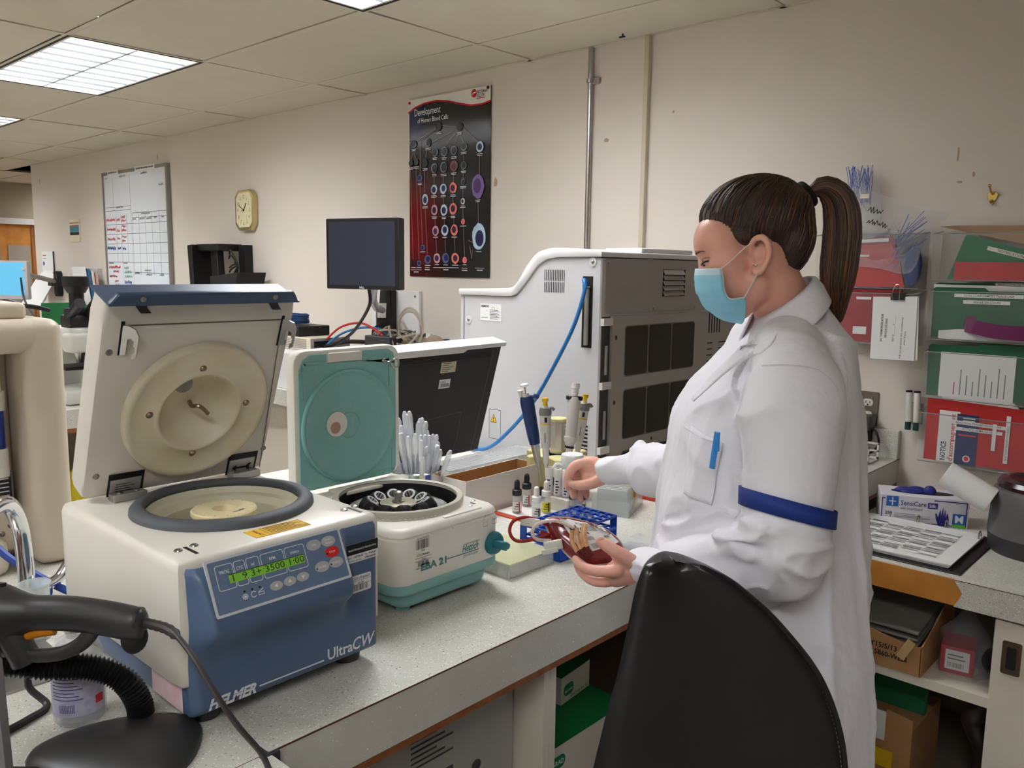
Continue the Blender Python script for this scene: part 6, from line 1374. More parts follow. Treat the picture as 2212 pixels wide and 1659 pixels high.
folder('folder', [(-1.2, 1.4985), (-0.924, 1.4985), (-0.965, 1.648), (-1.19, 1.63)], 2.94, fred, 'bright red folder in the upper left pocket behind the ponytail')
rl = MB().slab(-1.08, 1.60, -1.045, 1.607, 0, 0.0006, 0, fr((0, 2.9355, 0), (1, 0, 0), (0, 0, 1))); tag(rl.build('folder_label', paper, flat=True), 'small white sticker on the bright red folder', 'sticker')
folder('folder', [(-1.2, 1.31), (-0.93, 1.31), (-0.93, 1.49), (-1.2, 1.49)], 2.945, fdred, 'dark red folder filling the lower left pocket')
folder('white_sheet', [(-1.15, 1.655), (-0.985, 1.662), (-0.985, 1.65), (-1.15, 1.645)], 2.9352, paper, 'white sheet sticking out of the bright red folder', 0.001, cat='paper')
q = MB()
Mz = fr((0, 2.9405, 0), (1, 0, 0), (0, 0, 1))
q.slab(-1.085, 1.336, -1.04, 1.362, 0, 0.0006, 0, Mz).slab(-1.08, 1.455, -1.03, 1.464, 0, 0.0006, 0, Mz)
tag(q.build('folder_stickers', paper, flat=True), 'pair of white stickers on the lower dark red folder', 'sticker')
cdT = thing('card_stack', 'white printed loan cards held by a black binder clip', 'cards', (-0.93, 2.885, 1.26))
MB().box((0, 0, 0.105), (0.14, 0.003, 0.207), 0, 1, 0, RY(-0.02)).build('front_card', paper, cdT, flat=True)
MB().box((0.008, 0.004, 0.105), (0.142, 0.003, 0.207), 0, 1, 0, RY(-0.05)).build('rear_card', paper, cdT, flat=True)
q = MB(); Mz = fr((0, -0.0018, 0.105), (0, 0, 1), (-1, 0, 0))
q.text('SAC THERMOREGULATEUR', 0.010, Mz @ T(0, 0.036, 0), 0, 0.02, 0, 'CENTER', 0.75).text('BANQUE DE SANG', 0.010, Mz @ T(0, 0.022, 0), 0, 0.02, 0, 'CENTER', 0.75).text('PRET LE ________ A ________', 0.009, Mz @ T(0, -0.002, 0), 0, 0, 0, 'CENTER', 0.75).text('N.B. Les sacs doivent etre reconditionnes', 0.008, Mz @ T(-0.03, -0.027, 0), 0, 0.005, 0, 'CENTER', width=0.135).text('pendant 24 heures', 0.008, Mz @ T(-0.03, -0.038, 0), 0, 0.005, 0, 'CENTER', 0.75)
q.build('card_print', ink, cdT, flat=True)
MB().prism([(-0.021, 0.0), (0.021, 0.0), (0.021, 0.024), (-0.021, 0.024)], -0.007, 0.007, 0, fr((0.005, 0, 0.198), (1, 0, 0), (0, 0, 1))).build('binder_clip', black, cdT, flat=True)
MB().tube(bez([(-0.008, -0.007, 0.2), (-0.012, -0.01, 0.215), (-0.004, -0.009, 0.245), (0.008, -0.009, 0.248), (0.012, -0.009, 0.236), (0.012, -0.01, 0.2)], 5), 0.0012, 6).build('clip_wire', steel, cdT)
# right column
folder('folder', [(-0.80, 1.528), (-0.44, 1.528), (-0.44, 1.575), (-0.59, 1.622), (-0.742, 1.668), (-0.752, 1.67), (-0.757, 1.663)], 2.955, mat('folder_vivid_green', (8, 112, 70), 0.5), 'vivid green notification folder slanting in the top pocket')
q = MB(); Mz = fr((0, 2.9505, 0), (1, 0, 0), (0, 0, 1)) @ T(-0.692, 1.6215, 0) @ RZ(-0.27); q.slab(0, 0, 0.14, 0.0125, 0, 0.0006, 0, Mz).text('NOTIFICATION', 0.0115, Mz @ T(0.03, 0.0025, 0.0008), 1, 0.01, 0, 'LEFT', width=0.075)
tag(q.build('label_strip', [paper, ink], flat=True), 'white NOTIFICATION strip on the vivid green folder', 'label')
folder('folder', [(-0.777, 1.527), (-0.44, 1.527), (-0.44, 1.583), (-0.777, 1.584)], 2.94, fred, 'red folder standing before the vivid green one')
folder('brown_envelope', [(-0.84, 1.698), (-0.79, 1.70), (-0.44, 1.692), (-0.44, 1.62), (-0.60, 1.64), (-0.75, 1.676)], 2.975, mat('kraft_paper', (168, 138, 108), 0.8), 'brown envelope sticking out of the top right pocket', cat='envelope')
folder('folder', [(-0.83, 1.34), (-0.44, 1.34), (-0.44, 1.512), (-0.66, 1.512), (-0.67, 1.5185), (-0.825, 1.5175), (-0.835, 1.512)], 2.962, fgr, 'rearmost green folder in the second pocket with label tab')
folder('white_sheet', [(-0.838, 1.345), (-0.44, 1.345), (-0.44, 1.508), (-0.836, 1.512)], 2.954, paper, 'white sheets between the green folders in the second pocket', 0.003, cat='paper')
folder('folder', [(-0.832, 1.34), (-0.44, 1.34), (-0.44, 1.493), (-0.674, 1.493), (-0.686, 1.503), (-0.828, 1.503), (-0.834, 1.497)], 2.945, fgr, 'front green folder marked trace line in the second pocket')
q = MB(); Mz = fr((0, 2.9405, 0), (1, 0, 0), (0, 0, 1))
q.slab(-0.771, 1.472, -0.577, 1.4835, 0, 0.0006, 0, Mz).slab(-0.744, 1.452, -0.612, 1.4635, 0, 0.0006, 0, Mz).text('NON CONFORMITES TRACE LINE', 0.0095, Mz @ T(-0.672, 1.4745, 0.0008), 1, 0.005, 0, 'CENTER', width=0.14).text('ANNEE EN COURS', 0.0095, Mz @ T(-0.676, 1.4545, 0.0008), 1, 0.005, 0, 'CENTER', width=0.078)
q.slab(-0.66, 1.511, -0.45, 1.519, 0.0, 0.0006, 0, T(0, 0, 0) @ fr((0, 2.957, 0), (1, 0, 0), (0, 0, 1))).text('NON CONFORMITES TRACE', 0.008, fr((-0.655, 2.9562, 1.5125), (1, 0, 0), (0, 0, 1)), 1, 0.0, 0, 'LEFT', width=0.12)
tag(q.build('label_strips', [paper, ink], flat=True), 'white lettered strips on the front green folder', 'label')
q = MB(); pts = bez([(-0.73, 2.925, 1.39), (-0.70, 2.90, 1.385), (-0.62, 2.895, 1.372), (-0.50, 2.90, 1.372), (-0.46, 2.925, 1.38), (-0.52, 2.945, 1.39), (-0.62, 2.948, 1.395), (-0.70, 2.942, 1.396)], 5, True)
vs = []; 
for p_ in pts: vs += [p_ + V((0, 0, -0.024)), p_ + V((0, 0, 0.02))]
n = len(pts); q.add(vs, [[2 * i, 2 * ((i + 1) % n), 2 * ((i + 1) % n) + 1, 2 * i + 1] for i in range(n)])
tag(q.build('purple_band', mat('band_purple', (110, 26, 84), 0.4)), 'purple plastic band in the second right pocket', 'band')
folder('white_sheet', [(-0.806, 1.338), (-0.44, 1.338), (-0.44, 1.369), (-0.75, 1.371), (-0.806, 1.364)], 2.93, paper, 'white sheets at the front of the second pocket', 0.002, cat='paper')
folder('folder', [(-0.83, 1.15), (-0.44, 1.15), (-0.44, 1.33), (-0.68, 1.328), (-0.688, 1.320), (-0.828, 1.317), (-0.834, 1.311)], 2.94, fgr, 'green folder in the third pocket behind a printed sheet')
q = MB(); Mz = fr((0, 2.935, 0), (1, 0, 0), (0, 0, 1)); q.slab(-0.794, 1.15, -0.579, 1.295, 0, 0.001, 0, Mz)
for k in range(9):
    x = -0.75 + 0.018 * k; q.rect(x, 1.16, x + 0.003, 1.20 + 0.06 * ((k * 37) % 10) / 10, 0.0013, 2 if k == 0 else 1, Mz)
tag(q.build('printed_sheet', [paper, mat('print_grey', (120, 118, 116), 0.7), redp], flat=True), 'white printed sheet in front of the third green folder', 'paper')
folder('folder', [(-0.82, 0.938), (-0.44, 0.938), (-0.44, 1.13), (-0.82, 1.143)], 2.93, fred, 'red folder with notices in the bottom right pocket')
q = MB(); Mz = fr((0, 2.9255, 0), (1, 0, 0), (0, 0, 1))
q.slab(-0.781, 0.938, -0.72, 1.106, 0, 0.0006, 0, Mz); q.text('NOTICE', 0.022, Mz @ T(-0.755, 0.942, 0.0008) @ RZ(PI / 2), 1, 0.02, 0, 'LEFT', width=0.062); q.text("d'accompagnement", 0.02, Mz @ T(-0.733, 0.942, 0.0008) @ RZ(PI / 2), 2, 0.015, 0, 'LEFT', width=0.155)
q.slab(-0.728, 0.936, -0.664, 1.10, 0.0006, 0.001, 3, Mz); q.slab(-0.72, 1.03, -0.67, 1.035, 0.001, 0.0013, 2, Mz).disc((-0.692, 0.957, 0.0014), 0.007, 0.008, 2, Mz).disc((-0.692, 0.957, 0.0012), 0.011, 0.011, 0, Mz)
for k in range(3): q.rect(-0.71, 1.07 + 0.008 * k, -0.675, 1.073 + 0.008 * k, 0.0013, 0, Mz)
tag(q.build('notice_leaflet', [paper, ink, redp, mat('leaflet_navy', (34, 46, 98), 0.5)], flat=True), 'white and navy notice leaflet on the bottom red folder', 'leaflet')
q = MB(); Mz2 = Mz @ T(0, 0, 0.0015)
q.slab(-0.761, 1.066, -0.578, 1.0775, 0, 0.0006, 0, Mz2 @ T(-0.67, 1.07, 0) @ RZ(-0.02) @ T(0.67, -1.07, 0)).slab(-0.729, 1.047, -0.596, 1.0575, 0, 0.0006, 0, Mz2).text('REACTION TRANSFUSIONNELLE', 0.0085, Mz2 @ T(-0.665, 1.069, 0.0009), 1, 0.005, 0, 'CENTER', width=0.13).text('NOTICE HEMA-QUEBEC', 0.0085, Mz2 @ T(-0.66, 1.0495, 0.0009), 1, 0.005, 0, 'CENTER', width=0.10)
q.slab(-0.588, 0.96, -0.576, 1.11, 0.0007, 0.001, 0, Mz2).slab(-0.624, 0.995, -0.613, 1.08, 0.0007, 0.001, 0, Mz2).text('REACTION TRANSFUSIONNELLE', 0.0075, Mz2 @ T(-0.579, 0.968, 0.0013) @ RZ(PI / 2), 1, 0, 0, 'LEFT', width=0.11)
tag(q.build('label_strips', [paper, ink], flat=True), 'crossing white lettered strips on the bottom red folder', 'label')
folder('white_sheet', [(-0.79, 1.135), (-0.55, 1.125), (-0.58, 1.155), (-0.77, 1.16)], 2.937, paper, 'crumpled white sheet above the bottom red folder', 0.001, cat='paper')
# plastic bags with blue ties
film = mat('plastic_film', (242, 244, 248), 0.1, alpha=0.17, bump=(34, 1.0, 0.03))
def bag(pts, y, label, seed, th=0.035):
    rg_ = random.Random(seed); N = 22; n = len(pts); c = V((sum(p[0] for p in pts) / n, sum(p[1] for p in pts) / n, 0)); b = MB(); out = bez([(p[0], p[1], 0) for p in pts], 4, True); m = len(out); vs = []
    rows = (0.0, 0.35, 0.7, 1.0)
    for side in (-1, 1):
        for k in rows:
            for p in out:
                q_ = c + (p - c) * k; vs.append((q_.x, y + side * (th * (1 - k ** 3) + rg_.uniform(-.006, .006) * (k < 1)), q_.y))
    fs = []
    for s_ in range(2):
        o_ = s_ * 4 * m
        for i in range(3):
            for j in range(m): fs.append([o_ + i * m + j, o_ + i * m + (j + 1) % m, o_ + (i + 1) * m + (j + 1) % m, o_ + (i + 1) * m + j])
    b.add(vs, fs); return tag(b.build('plastic_bag', film, ang=70), label, 'bag', 'clear plastic bags in the upper left pocket')
bag([(-1.20, 1.68), (-1.19, 1.86), (-1.06, 1.905), (-1.03, 1.83), (-1.02, 1.74), (-1.05, 1.66)], 2.945, 'clear bag of upright blue ties at the top of the wall pocket', 1, 0.03)
wf = bag([(-1.14, 1.60), (-1.13, 1.82), (-1.00, 1.80), (-0.885, 1.755), (-0.80, 1.73), (-0.86, 1.67), (-0.90, 1.55), (-1.0, 1.56)], 2.915, 'large crumpled clear bag with black handwriting bulging from the wall pocket', 2, 0.045)
q = MB(); Mz = fr((-1.035, 2.867, 1.745), (1, 0, 0), (0, 0, 1)) @ RZ(-0.3); q.scribble(0, 0, 0.05, 0.022, 0, Mz, 3, 0.0025, 5).scribble(0.01, -0.035, 0.07, 0.018, 0, Mz, 4, 0.0025, 8); q.build('handwriting', ink, wf, flat=True)
q = MB().slab(-1.065, 1.79, -1.035, 1.805, 0, 0.0005, 0, fr((0, 2.868, 0), (1, 0, 0), (0, 0, 1))); q.build('price_tag', mat('tag_buff', (214, 200, 180), 0.6), wf, flat=True)
tie = mat('tie_blue', (36, 84, 176), 0.45); rg_ = random.Random(9); proto = None
for k in range(44):
    up = k < 30
    if proto is None: proto = MB().cyl((0, 0, 0), (0, 0, 0.115), 0.0011, n=5).build('cable_tie', tie); o = proto
    else: o = proto.copy(); COL.objects.link(o)
    if up: o.location = (-1.135 + rg_.uniform(0, 0.082), 2.945 + rg_.uniform(-.018, .018), 1.785 + rg_.uniform(-.012, .012)); o.rotation_euler = (rg_.uniform(-.1, .1), rg_.uniform(-.22, .25), 0); g_ = 'upright blue plastic ties in the clear bag'; l_ = 'thin blue plastic tie standing in the top clear bag'
    else: o.location = (-0.965 + rg_.uniform(-.02, 0.02), 2.925 + rg_.uniform(-.015, .015), 1.60 + rg_.uniform(-.05, .06)); o.rotation_euler = (rg_.uniform(-.1, .1), rg_.uniform(0.3, 1.1), 0); g_ = 'slanting blue plastic ties in the large bag'; l_ = 'thin blue plastic tie slanting inside the large clear bag'
    tag(o, l_, 'tie', g_)
b = MB().ell((0, 0, 0), (0.03, 0.02, 0.07), 0, None, 12, 8); tag(b.build('blue_pouch', mat('pouch_blue', (22, 50, 118), 0.3)), 'dark blue pouch at the right end of the upper left pocket', 'pouch').location = (-0.905, 2.94, 1.57)
HK = thing('brass_coat_hook', 'small brass coat hook on the wall above the right pockets', 'hook', (-0.70, 2.998, 1.79))
brass = mat('brass', (190, 160, 92), 0.25, 1.0)
MB().prism([(0, -0.028), (0.012, -0.008), (0.016, 0.006), (0.008, 0.014), (-0.008, 0.014), (-0.016, 0.006), (-0.012, -0.008)], 0, 0.003, 0, fr((0, 0, 0), (1, 0, 0), (0, 0, 1)), 0.001, 1).build('plate', brass, HK)
MB().tube(bez([(0, -0.003, 0.006), (0, -0.02, 0.01), (-0.004, -0.03, 0.028)], 5), 0.003, 8).ell((-0.004, -0.03, 0.03), (0.005, 0.005, 0.005), n=10, k=8).tube(bez([(0, -0.003, -0.012), (0, -0.016, -0.022), (0, -0.02, -0.016)], 5), 0.0025, 8).ell((0, -0.02, -0.015), (0.004, 0.004, 0.004), n=10, k=8).build('hooks', brass, HK)
MP = thing('marker_pens', 'two white marker pens clipped to the wall beside the pockets', 'pens', (-0.875, 2.97, 1.02))
for k, x in enumerate((-0.014, 0.012)):
    MB().cyl((x, 0, 0.028), (x - 0.004, 0, 0.128), 0.0105, n=16).build('pen_body', white_pl, MP); MB().cyl((x, 0, 0), (x, 0, 0.028), 0.0095, n=16).build('pen_end', mat('pen_green', (20, 70, 62), 0.4), MP); MB().cyl((x - 0.004, 0, 0.128), (x - 0.0045, 0, 0.134), 0.0105, n=16).build('pen_cap', black, MP)
MB().b2((-0.026, 0.01, 0.02), (0.024, 0.028, 0.09)).build('pen_holder', frost, MP, flat=True)
# outlet, adapter, small rack on the bench end
OU = thing('power_outlet', 'steel double power outlet on the wall behind the lab coat', 'outlet', (-1.034, 2.998, 1.072))
MB().prism(rrect(-0.035, -0.06, 0.035, 0.06, 0.004), 0, 0.004, 0, fr((0, 0, 0), (1, 0, 0), (0, 0, 1)), 0.001, 1).build('plate', mat('outlet_steel', (132, 124, 116), 0.35, 0.9), OU)
for z in (0.022, -0.022): MB().prism([(0.017 * math.cos(a), z + max(-0.0125, min(0.0125, 0.017 * math.sin(a)))) for a in [i * PI / 10 for i in range(20)]], 0.004, 0.0065, 0, fr((0, 0, 0), (1, 0, 0), (0, 0, 1))).build('receptacle', white_pl, OU, flat=True)
q = MB(); Mz = fr((0, -0.0068, 0.022), (1, 0, 0), (0, 0, 1)); q.rect(-0.008, -0.003, -0.0055, 0.006, 0, 0, Mz).rect(0.0055, -0.003, 0.008, 0.006, 0, 0, Mz).disc((0, -0.008), 0.003, 0.003, 0, Mz); q.build('slots', ink, OU, flat=True)
AD = thing('plug_adapter', 'dark grey plug-in power adapter in the steel outlet', 'adapter', (-1.035, 2.95, 1.03))
MB().box((0, 0, 0), (0.075, 0.06, 0.05), 0.005, 2).build('case', dgrey, AD); MB().b2((-0.01, -0.01, -0.07), (0.03, 0.03, -0.02), 0.004, 1).build('lower_case', black, AD)
MB().tube(bez([(0.03, 0, -0.02), (0.055, -0.01, -0.03), (0.065, -0.01, -0.07), (0.045, -0.02, -0.1), (0.01, -0.02, -0.112)], 6), 0.004, 8).build('lead', black, AD)
SR = thing('white_wire_rack', 'small white plastic rack on the bench under the power adapter', 'rack', (-1.02, 2.87, CZ))
b = MB()
for z in (0.006, 0.03, 0.055): b.b2((-0.06, -0.05, z), (0.06, -0.044, z + 0.006)).b2((-0.06, 0.044, z), (0.06, 0.05, z + 0.006))
for x in (-0.06, 0.0, 0.054): b.b2((x, -0.05, 0), (x + 0.006, -0.044, 0.06)).b2((x, 0.044, 0), (x + 0.006, 0.05, 0.06)).b2((x, -0.05, 0.002), (x + 0.006, 0.05, 0.006))
b.build('frame', white_pl, SR, flat=True)
# glove box
GX = thing('glove_box', 'white and violet box of gloves on the desk by the wall', 'box', (-0.762, 2.738, DZ), 0.42)
lx, ly, lz = 0.245, 0.12, 0.088
MB().b2((-lx / 2, -ly / 2, 0), (lx / 2, ly / 2, lz), 0.002, 1).build('carton', mat('glove_white', (216, 214, 220), 0.6), GX)
Mz = fr((-lx / 2, -ly / 2 - 0.0006, 0), (1, 0, 0), (0, 0, 1)); vio = mat('glove_violet', (44, 40, 120), 0.5); sky = mat('glove_sky', (40, 96, 176), 0.5)
q = MB(); r_ = [(0.004, 0.006), (lx - 0.006, 0.006), (lx - 0.006, lz - 0.008), (0.15, lz - 0.008)]; q.line(r_, 0.003, 0, Mz).line([(0.004, 0.006), (0.004, lz - 0.012), (0.012, lz - 0.012)], 0.003, 0, Mz)
q.rect(0.016, lz - 0.036, 0.05, lz - 0.004, 0.0002, 1, Mz).text('SensiCare', 0.021, Mz @ T(0.056, lz - 0.03, 0.0003), 0, 0.01, 0, 'LEFT', width=0.072).rect(0.132, lz - 0.034, 0.16, lz - 0.016, 0.0002, 0, Mz).text('Silk', 0.014, Mz @ T(0.146, lz - 0.030, 0.0005), 3, 0.02, 0, 'CENTER').text('with SmartGuard', 0.0095, Mz @ T(0.056, lz - 0.043, 0.0003), 0, 0.01, 0, 'LEFT', width=0.062).text('250', 0.013, Mz @ T(0.014, 0.026, 0.0003), 2, 0.03)
q.rect(0.202, 0.012, 0.238, 0.045, 0.0003, 1, Mz).rect(0.202, 0.002, 0.238, 0.012, 0.0003, 4, Mz).text('M', 0.032, Mz @ T(0.220, 0.0175, 0.0005), 3, 0.03, 0, 'CENTER')
hand_ = [(0.165, 0.002), (0.192, 0.002), (0.192, 0.028), (0.188, 0.046), (0.183, 0.03), (0.182, 0.058), (0.177, 0.034), (0.175, 0.064), (0.170, 0.034), (0.168, 0.056), (0.162, 0.03), (0.158, 0.042), (0.154, 0.04), (0.157, 0.022)]
q.prism(hand_, 0.0002, 0.0005, 0, Mz)
q.line([(0.024, lz - 0.02), (0.042, lz - 0.02)], 0.003, 3, Mz, 0.0005).line([(0.033, lz - 0.032), (0.033, lz - 0.008)], 0.003, 3, Mz, 0.0005)
for k in range(3): q.rect(0.04, 0.02 + 0.005 * k, 0.14 - 0.02 * k, 0.0215 + 0.005 * k, 0.0002, 5, Mz)
q.build('front_print', [vio, sky, ink, paper, mat('glove_green', (96, 190, 60), 0.5), MATS['print_grey']], GX, flat=True)
Me_ = fr((lx / 2 + 0.0006, -ly / 2, 0), (0, 1, 0), (0, 0, 1)); MB().rect(0.01, 0.008, ly - 0.01, lz - 0.01, 0, 0, Me_).rect(0.012, lz - 0.045, 0.022, lz - 0.02, 0.0004, 1, Me_).build('end_print', [vio, paper], GX, flat=True)
q = MB().prism([(0.09 * math.cos(a) * 1.0, 0.028 * math.sin(a)) for a in [i * PI / 10 for i in range(20)]], lz, lz + 0.0006); q.build('opening', black, GX, flat=True)
gb = MB()
for x, y, h_, w in ((-0.05, 0.0, 0.012, 0.03), (-0.015, 0.008, 0.014, 0.03), (0.02, -0.005, 0.022, 0.02), (-0.03, -0.012, 0.009, 0.035)): gb.ell((x, y, lz + 0.003), (w, 0.014, h_), 0, None, 12, 8)
gb.build('glove', mat('glove_rubber', (36, 44, 128), 0.45), GX)
# binder
BN = thing('ring_binder', 'open dark ring binder with printed sheets on the desk', 'binder', (-0.735, 2.45, DZ))
MB().b2((-0.175, -0.165, 0), (0.205, 0.235, 0.004), 0.002, 1).build('cover', mat('binder_black', (36, 30, 32), 0.5), BN)
for k in range(4):
    MB().box((-0.005 + 0.002 * k, 0.035 - 0.003 * k, 0.006 + 0.0032 * k), (0.35, 0.345, 0.0028), 0, 1, 0, RZ(0.01 * (k % 2) - 0.004)).build('sheet_stack', paper, BN, flat=True)
q = MB(); pr_ = mat('form_grey', (142, 140, 142), 0.7)
for k in range(15):
    y = -0.11 + k * 0.0165
    for j in range(6):
        if (k * 5 + j * 3) % 4 != 0: q.rect(-0.165 + j * 0.05, y, -0.165 + j * 0.05 + 0.045, y + (0.005 if (k + j) % 3 else 0.009), 0.0191, 0)
q.line([(-0.17, -0.12), (0.13, -0.12), (0.13, 0.15), (-0.17, 0.15)], 0.001, 0, None, 0.0191); q.build('form_print', pr_, BN, flat=True)
for k in range(5):
    x = -0.165 + 0.078 * k if k < 4 else 0.17; y = 0.205 if k < 4 else 0.16
    MB().tube(bez([(x, y + 0.012, 0.004), (x, y + 0.014, 0.024), (x, y + 0.004, 0.036), (x, y - 0.008, 0.03), (x, y - 0.012, 0.012)], 4), 0.0022, 8).build('ring', chrome, BN)
# round dispenser with paper roll
RD = thing('roll_dispenser', 'dark grey round dispenser with maroon lid at the right edge of the desk', 'dispenser', (-0.425, 2.64, DZ))
MB().lathe([(0.0001, 0.0), (0.118, 0.0), (0.124, 0.01), (0.126, 0.045), (0.128, 0.05), (0.0001, 0.05)], 40).build('foot', dgrey, RD)
MB().lathe([(0.127, 0.05), (0.128, 0.06), (0.122, 0.165), (0.118, 0.178), (0.11, 0.182), (0.0001, 0.182)], 44).build('drum', mat('drum_grey', (108, 106, 106), 0.4, 0.3), RD)
MB().lathe([(0.112, 0.182), (0.113, 0.192), (0.106, 0.203), (0.085, 0.207), (0.075, 0.2), (0.0001, 0.198)], 40).build('lid', mat('lid_maroon', (46, 20, 26), 0.2), RD)
rl = thing('paper_roll', 'white paper roll leaning between glove box and round dispenser', 'paper roll', (-0.6, 2.6, 0.9))
p0, p1 = V((-0.655, 2.56, 0.978)), V((-0.535, 2.57, 0.92)); W(MB().cyl(p0, p1, 0.038, n=36, bev=0.001), rl).build('roll', paper, rl)
d_ = (p1 - p0).normalized(); W(MB().cyl(p0 - d_ * 0.0006, p0, 0.012, n=20), rl).build('core', card, rl)

# inside the desk cabinet
C1 = thing('shipping_carton', 'torn brown shipping carton with black lettering on the cabinet shelf', 'carton', (-0.73, 2.42, 0.484), 0.0)
b = MB(); top_ = [(-0.13, 0.105), (-0.10, 0.103), (-0.085, 0.108), (-0.06, 0.104), (-0.03, 0.102), (-0.005, 0.098), (0.02, 0.092), (0.05, 0.086), (0.09, 0.082), (0.118, 0.08), (0.125, 0.09)]
b.prism([(-0.13, 0)] + [(0.128, 0)] + [(0.128, 0.085)] + top_[::-1][1:], -0.002, 0.002, 0, fr((0, -0.145, 0), (1, 0, 0), (0, 0, 1)))
b.prism([(0, 0), (0.29, 0), (0.29, 0.15), (0.18, 0.145), (0.12, 0.12), (0.06, 0.1), (0, 0.085)], -0.002, 0.002, 0, fr((0.128, -0.147, 0), (0, 1, 0), (0, 0, 1))); b.b2((-0.13, -0.145, 0), (0.128, 0.145, 0.003)).b2((-0.13, 0.142, 0), (0.128, 0.146, 0.15)); b.build('carton', card, C1, flat=True)
Mz = fr((-0.128, -0.1478, 0), (1, 0, 0), (0, 0, 1)); q = MB().text('4G/Y15/S/13', 0.020, Mz @ T(0.095, 0.052, 0), 0, 0.02, 0, 'LEFT', width=0.10).text('BAM 5860-WEBI', 0.020, Mz @ T(0.095, 0.030, 0), 0, 0.02, 0, 'LEFT', width=0.125).disc((0.08, 0.06, 0), 0.010, 0.010, 0, Mz, w=0.85).text('H', 0.014, Mz @ T(0.08, 0.055, 0), 0, 0.02, 0, 'CENTER'); q.build('lettering', ink, C1, flat=True)
MB().box((0, 0, 0), (0.022, 0.002, 0.062), 0.0, 1, 0, T(0.09, -0.151, 0.067) @ RY(0.45)).build('torn_flap', mat('card_pale', (196, 162, 112), 0.85), C1, flat=True)
for k in range(3): MB().box((0, 0, 0), (0.23, 0.27, 0.004), 0, 1, 0, T(-0.003, 0.0, 0.09 + 0.018 * k) @ RXm(0.12)).build('papers', mat('old_papers', (132, 128, 118), 0.8), C1, flat=True)
RBx = thing('red_labelled_box', 'small red box with white barcode label in a clear bag', 'box', (-0.545, 2.41, 0.484), 0.15)
MB().b2((-0.04, -0.05, 0), (0.04, 0.05, 0.075), 0.001, 1).build('carton', mat('box_red', (176, 28, 34), 0.5), RBx)
Mz = fr((-0.04, -0.0508, 0), (1, 0, 0), (0, 0, 1)); MB().slab(0.012, 0.012, 0.07, 0.066, 0, 0.0004, 0, Mz).bars(0.018, 0.018, 0.04, 0.014, 1, Mz @ T(0, 0, 0.0006), 2).rect(0.018, 0.04, 0.06, 0.044, 0.0006, 1, Mz).rect(0.018, 0.05, 0.055, 0.054, 0.0006, 1, Mz).build('label', [paper, MATS['print_grey']], RBx, flat=True)
vs = []; n = 14; rg_ = random.Random(12); fs = []
prof_ = [(0.0, 0.004, 0.6), (0.0, 0.0, 1.0), (0.0, 0.05, 1.08), (0, 0.1, 0.95), (0, 0.14, 0.5), (0, 0.175, 0.12)]
for i, (_, z, k) in enumerate(prof_):
    for j in range(n):
        a = 2 * PI * j / n; vs.append((0.062 * k * math.cos(a) * rg_.uniform(.9, 1.1), 0.075 * k * math.sin(a) * rg_.uniform(.9, 1.1) - 0.01, z + 0.0008))
for i in range(len(prof_) - 1):
    for j in range(n): fs.append([i * n + j, i * n + (j + 1) % n, (i + 1) * n + (j + 1) % n, (i + 1) * n + j])
tag(MB().add(vs, fs).build('plastic_bag', mat('shelf_film', (236, 236, 240), 0.1, alpha=0.14, bump=(40, 1.0, 0.03)), ang=40), 'clear plastic bag around the small red box on the shelf', 'bag').location = (-0.53, 2.41, 0.484)
tag(MB().ell((0, 0, 0.03), (0.03, 0.06, 0.03)).build('dark_pouch', black), 'dark pouch at the right end of the cabinet shelf', 'pouch').location = (-0.468, 2.46, 0.484)
C2 = thing('relabelled_carton', 'brown carton with white card and yellow tape on the cabinet floor', 'carton', (-0.74, 2.44, 0.1))
MB().b2((-0.14, -0.12, 0), (0.12, 0.14, 0.20)).build('carton', card, C2, flat=True)
MB().prism([(0.05, 0.0), (0.12, 0.0), (0.12, 0.235), (0.05, 0.245)], 0, 0.003, 0, fr((0, -0.121, 0), (1, 0, 0), (0, 0, 1))).build('side_flap', card, C2, flat=True)
MB().b2((-0.14, -0.124, 0.15), (0.05, -0.121, 0.235)).build('white_card', paper, C2, flat=True)
MB().b2((-0.14, -0.1275, 0.075), (0.075, -0.1245, 0.125)).build('yellow_tape', mat('tape_yellow', (222, 184, 24), 0.5), C2, flat=True)
MB().text('eaux termine', 0.026, fr((-0.1, -0.1279, 0.09), (1, 0, 0), (0, 0, 1)), 0, 0, 0.25, 'LEFT', width=0.12).build('tape_writing', ink, C2, flat=True)
tag(MB().box((0, 0, 0), (0.25, 0.02, 0.2), 0.003, 1, 0, RXm(-0.25)).build('green_case', mat('case_green', (6, 96, 56), 0.5)), 'green plastic case standing in the relabelled carton', 'case').location = (-0.75, 2.47, 0.39)
tag(MB().tube(bez([(-0.47, 2.4, 0.42), (-0.49, 2.38, 0.36), (-0.46, 2.37, 0.3), (-0.47, 2.38, 0.22)], 5), [0.03] * 6 + [0.025] * 5 + [0.02] * 5, 12).build('dark_hose', mat('hose_brown', (46, 36, 34), 0.5)), 'dark hose hanging in the lower cabinet', 'hose')
tag(MB().lathe([(0.0001, 0), (0.05, 0.0), (0.055, 0.02), (0.05, 0.05), (0.03, 0.07), (0.0001, 0.075)], 24).build('white_bulb', white_pl), 'white rounded cap on the cabinet floor beside the carton', 'cap').location = (-0.53, 2.36, 0.1)

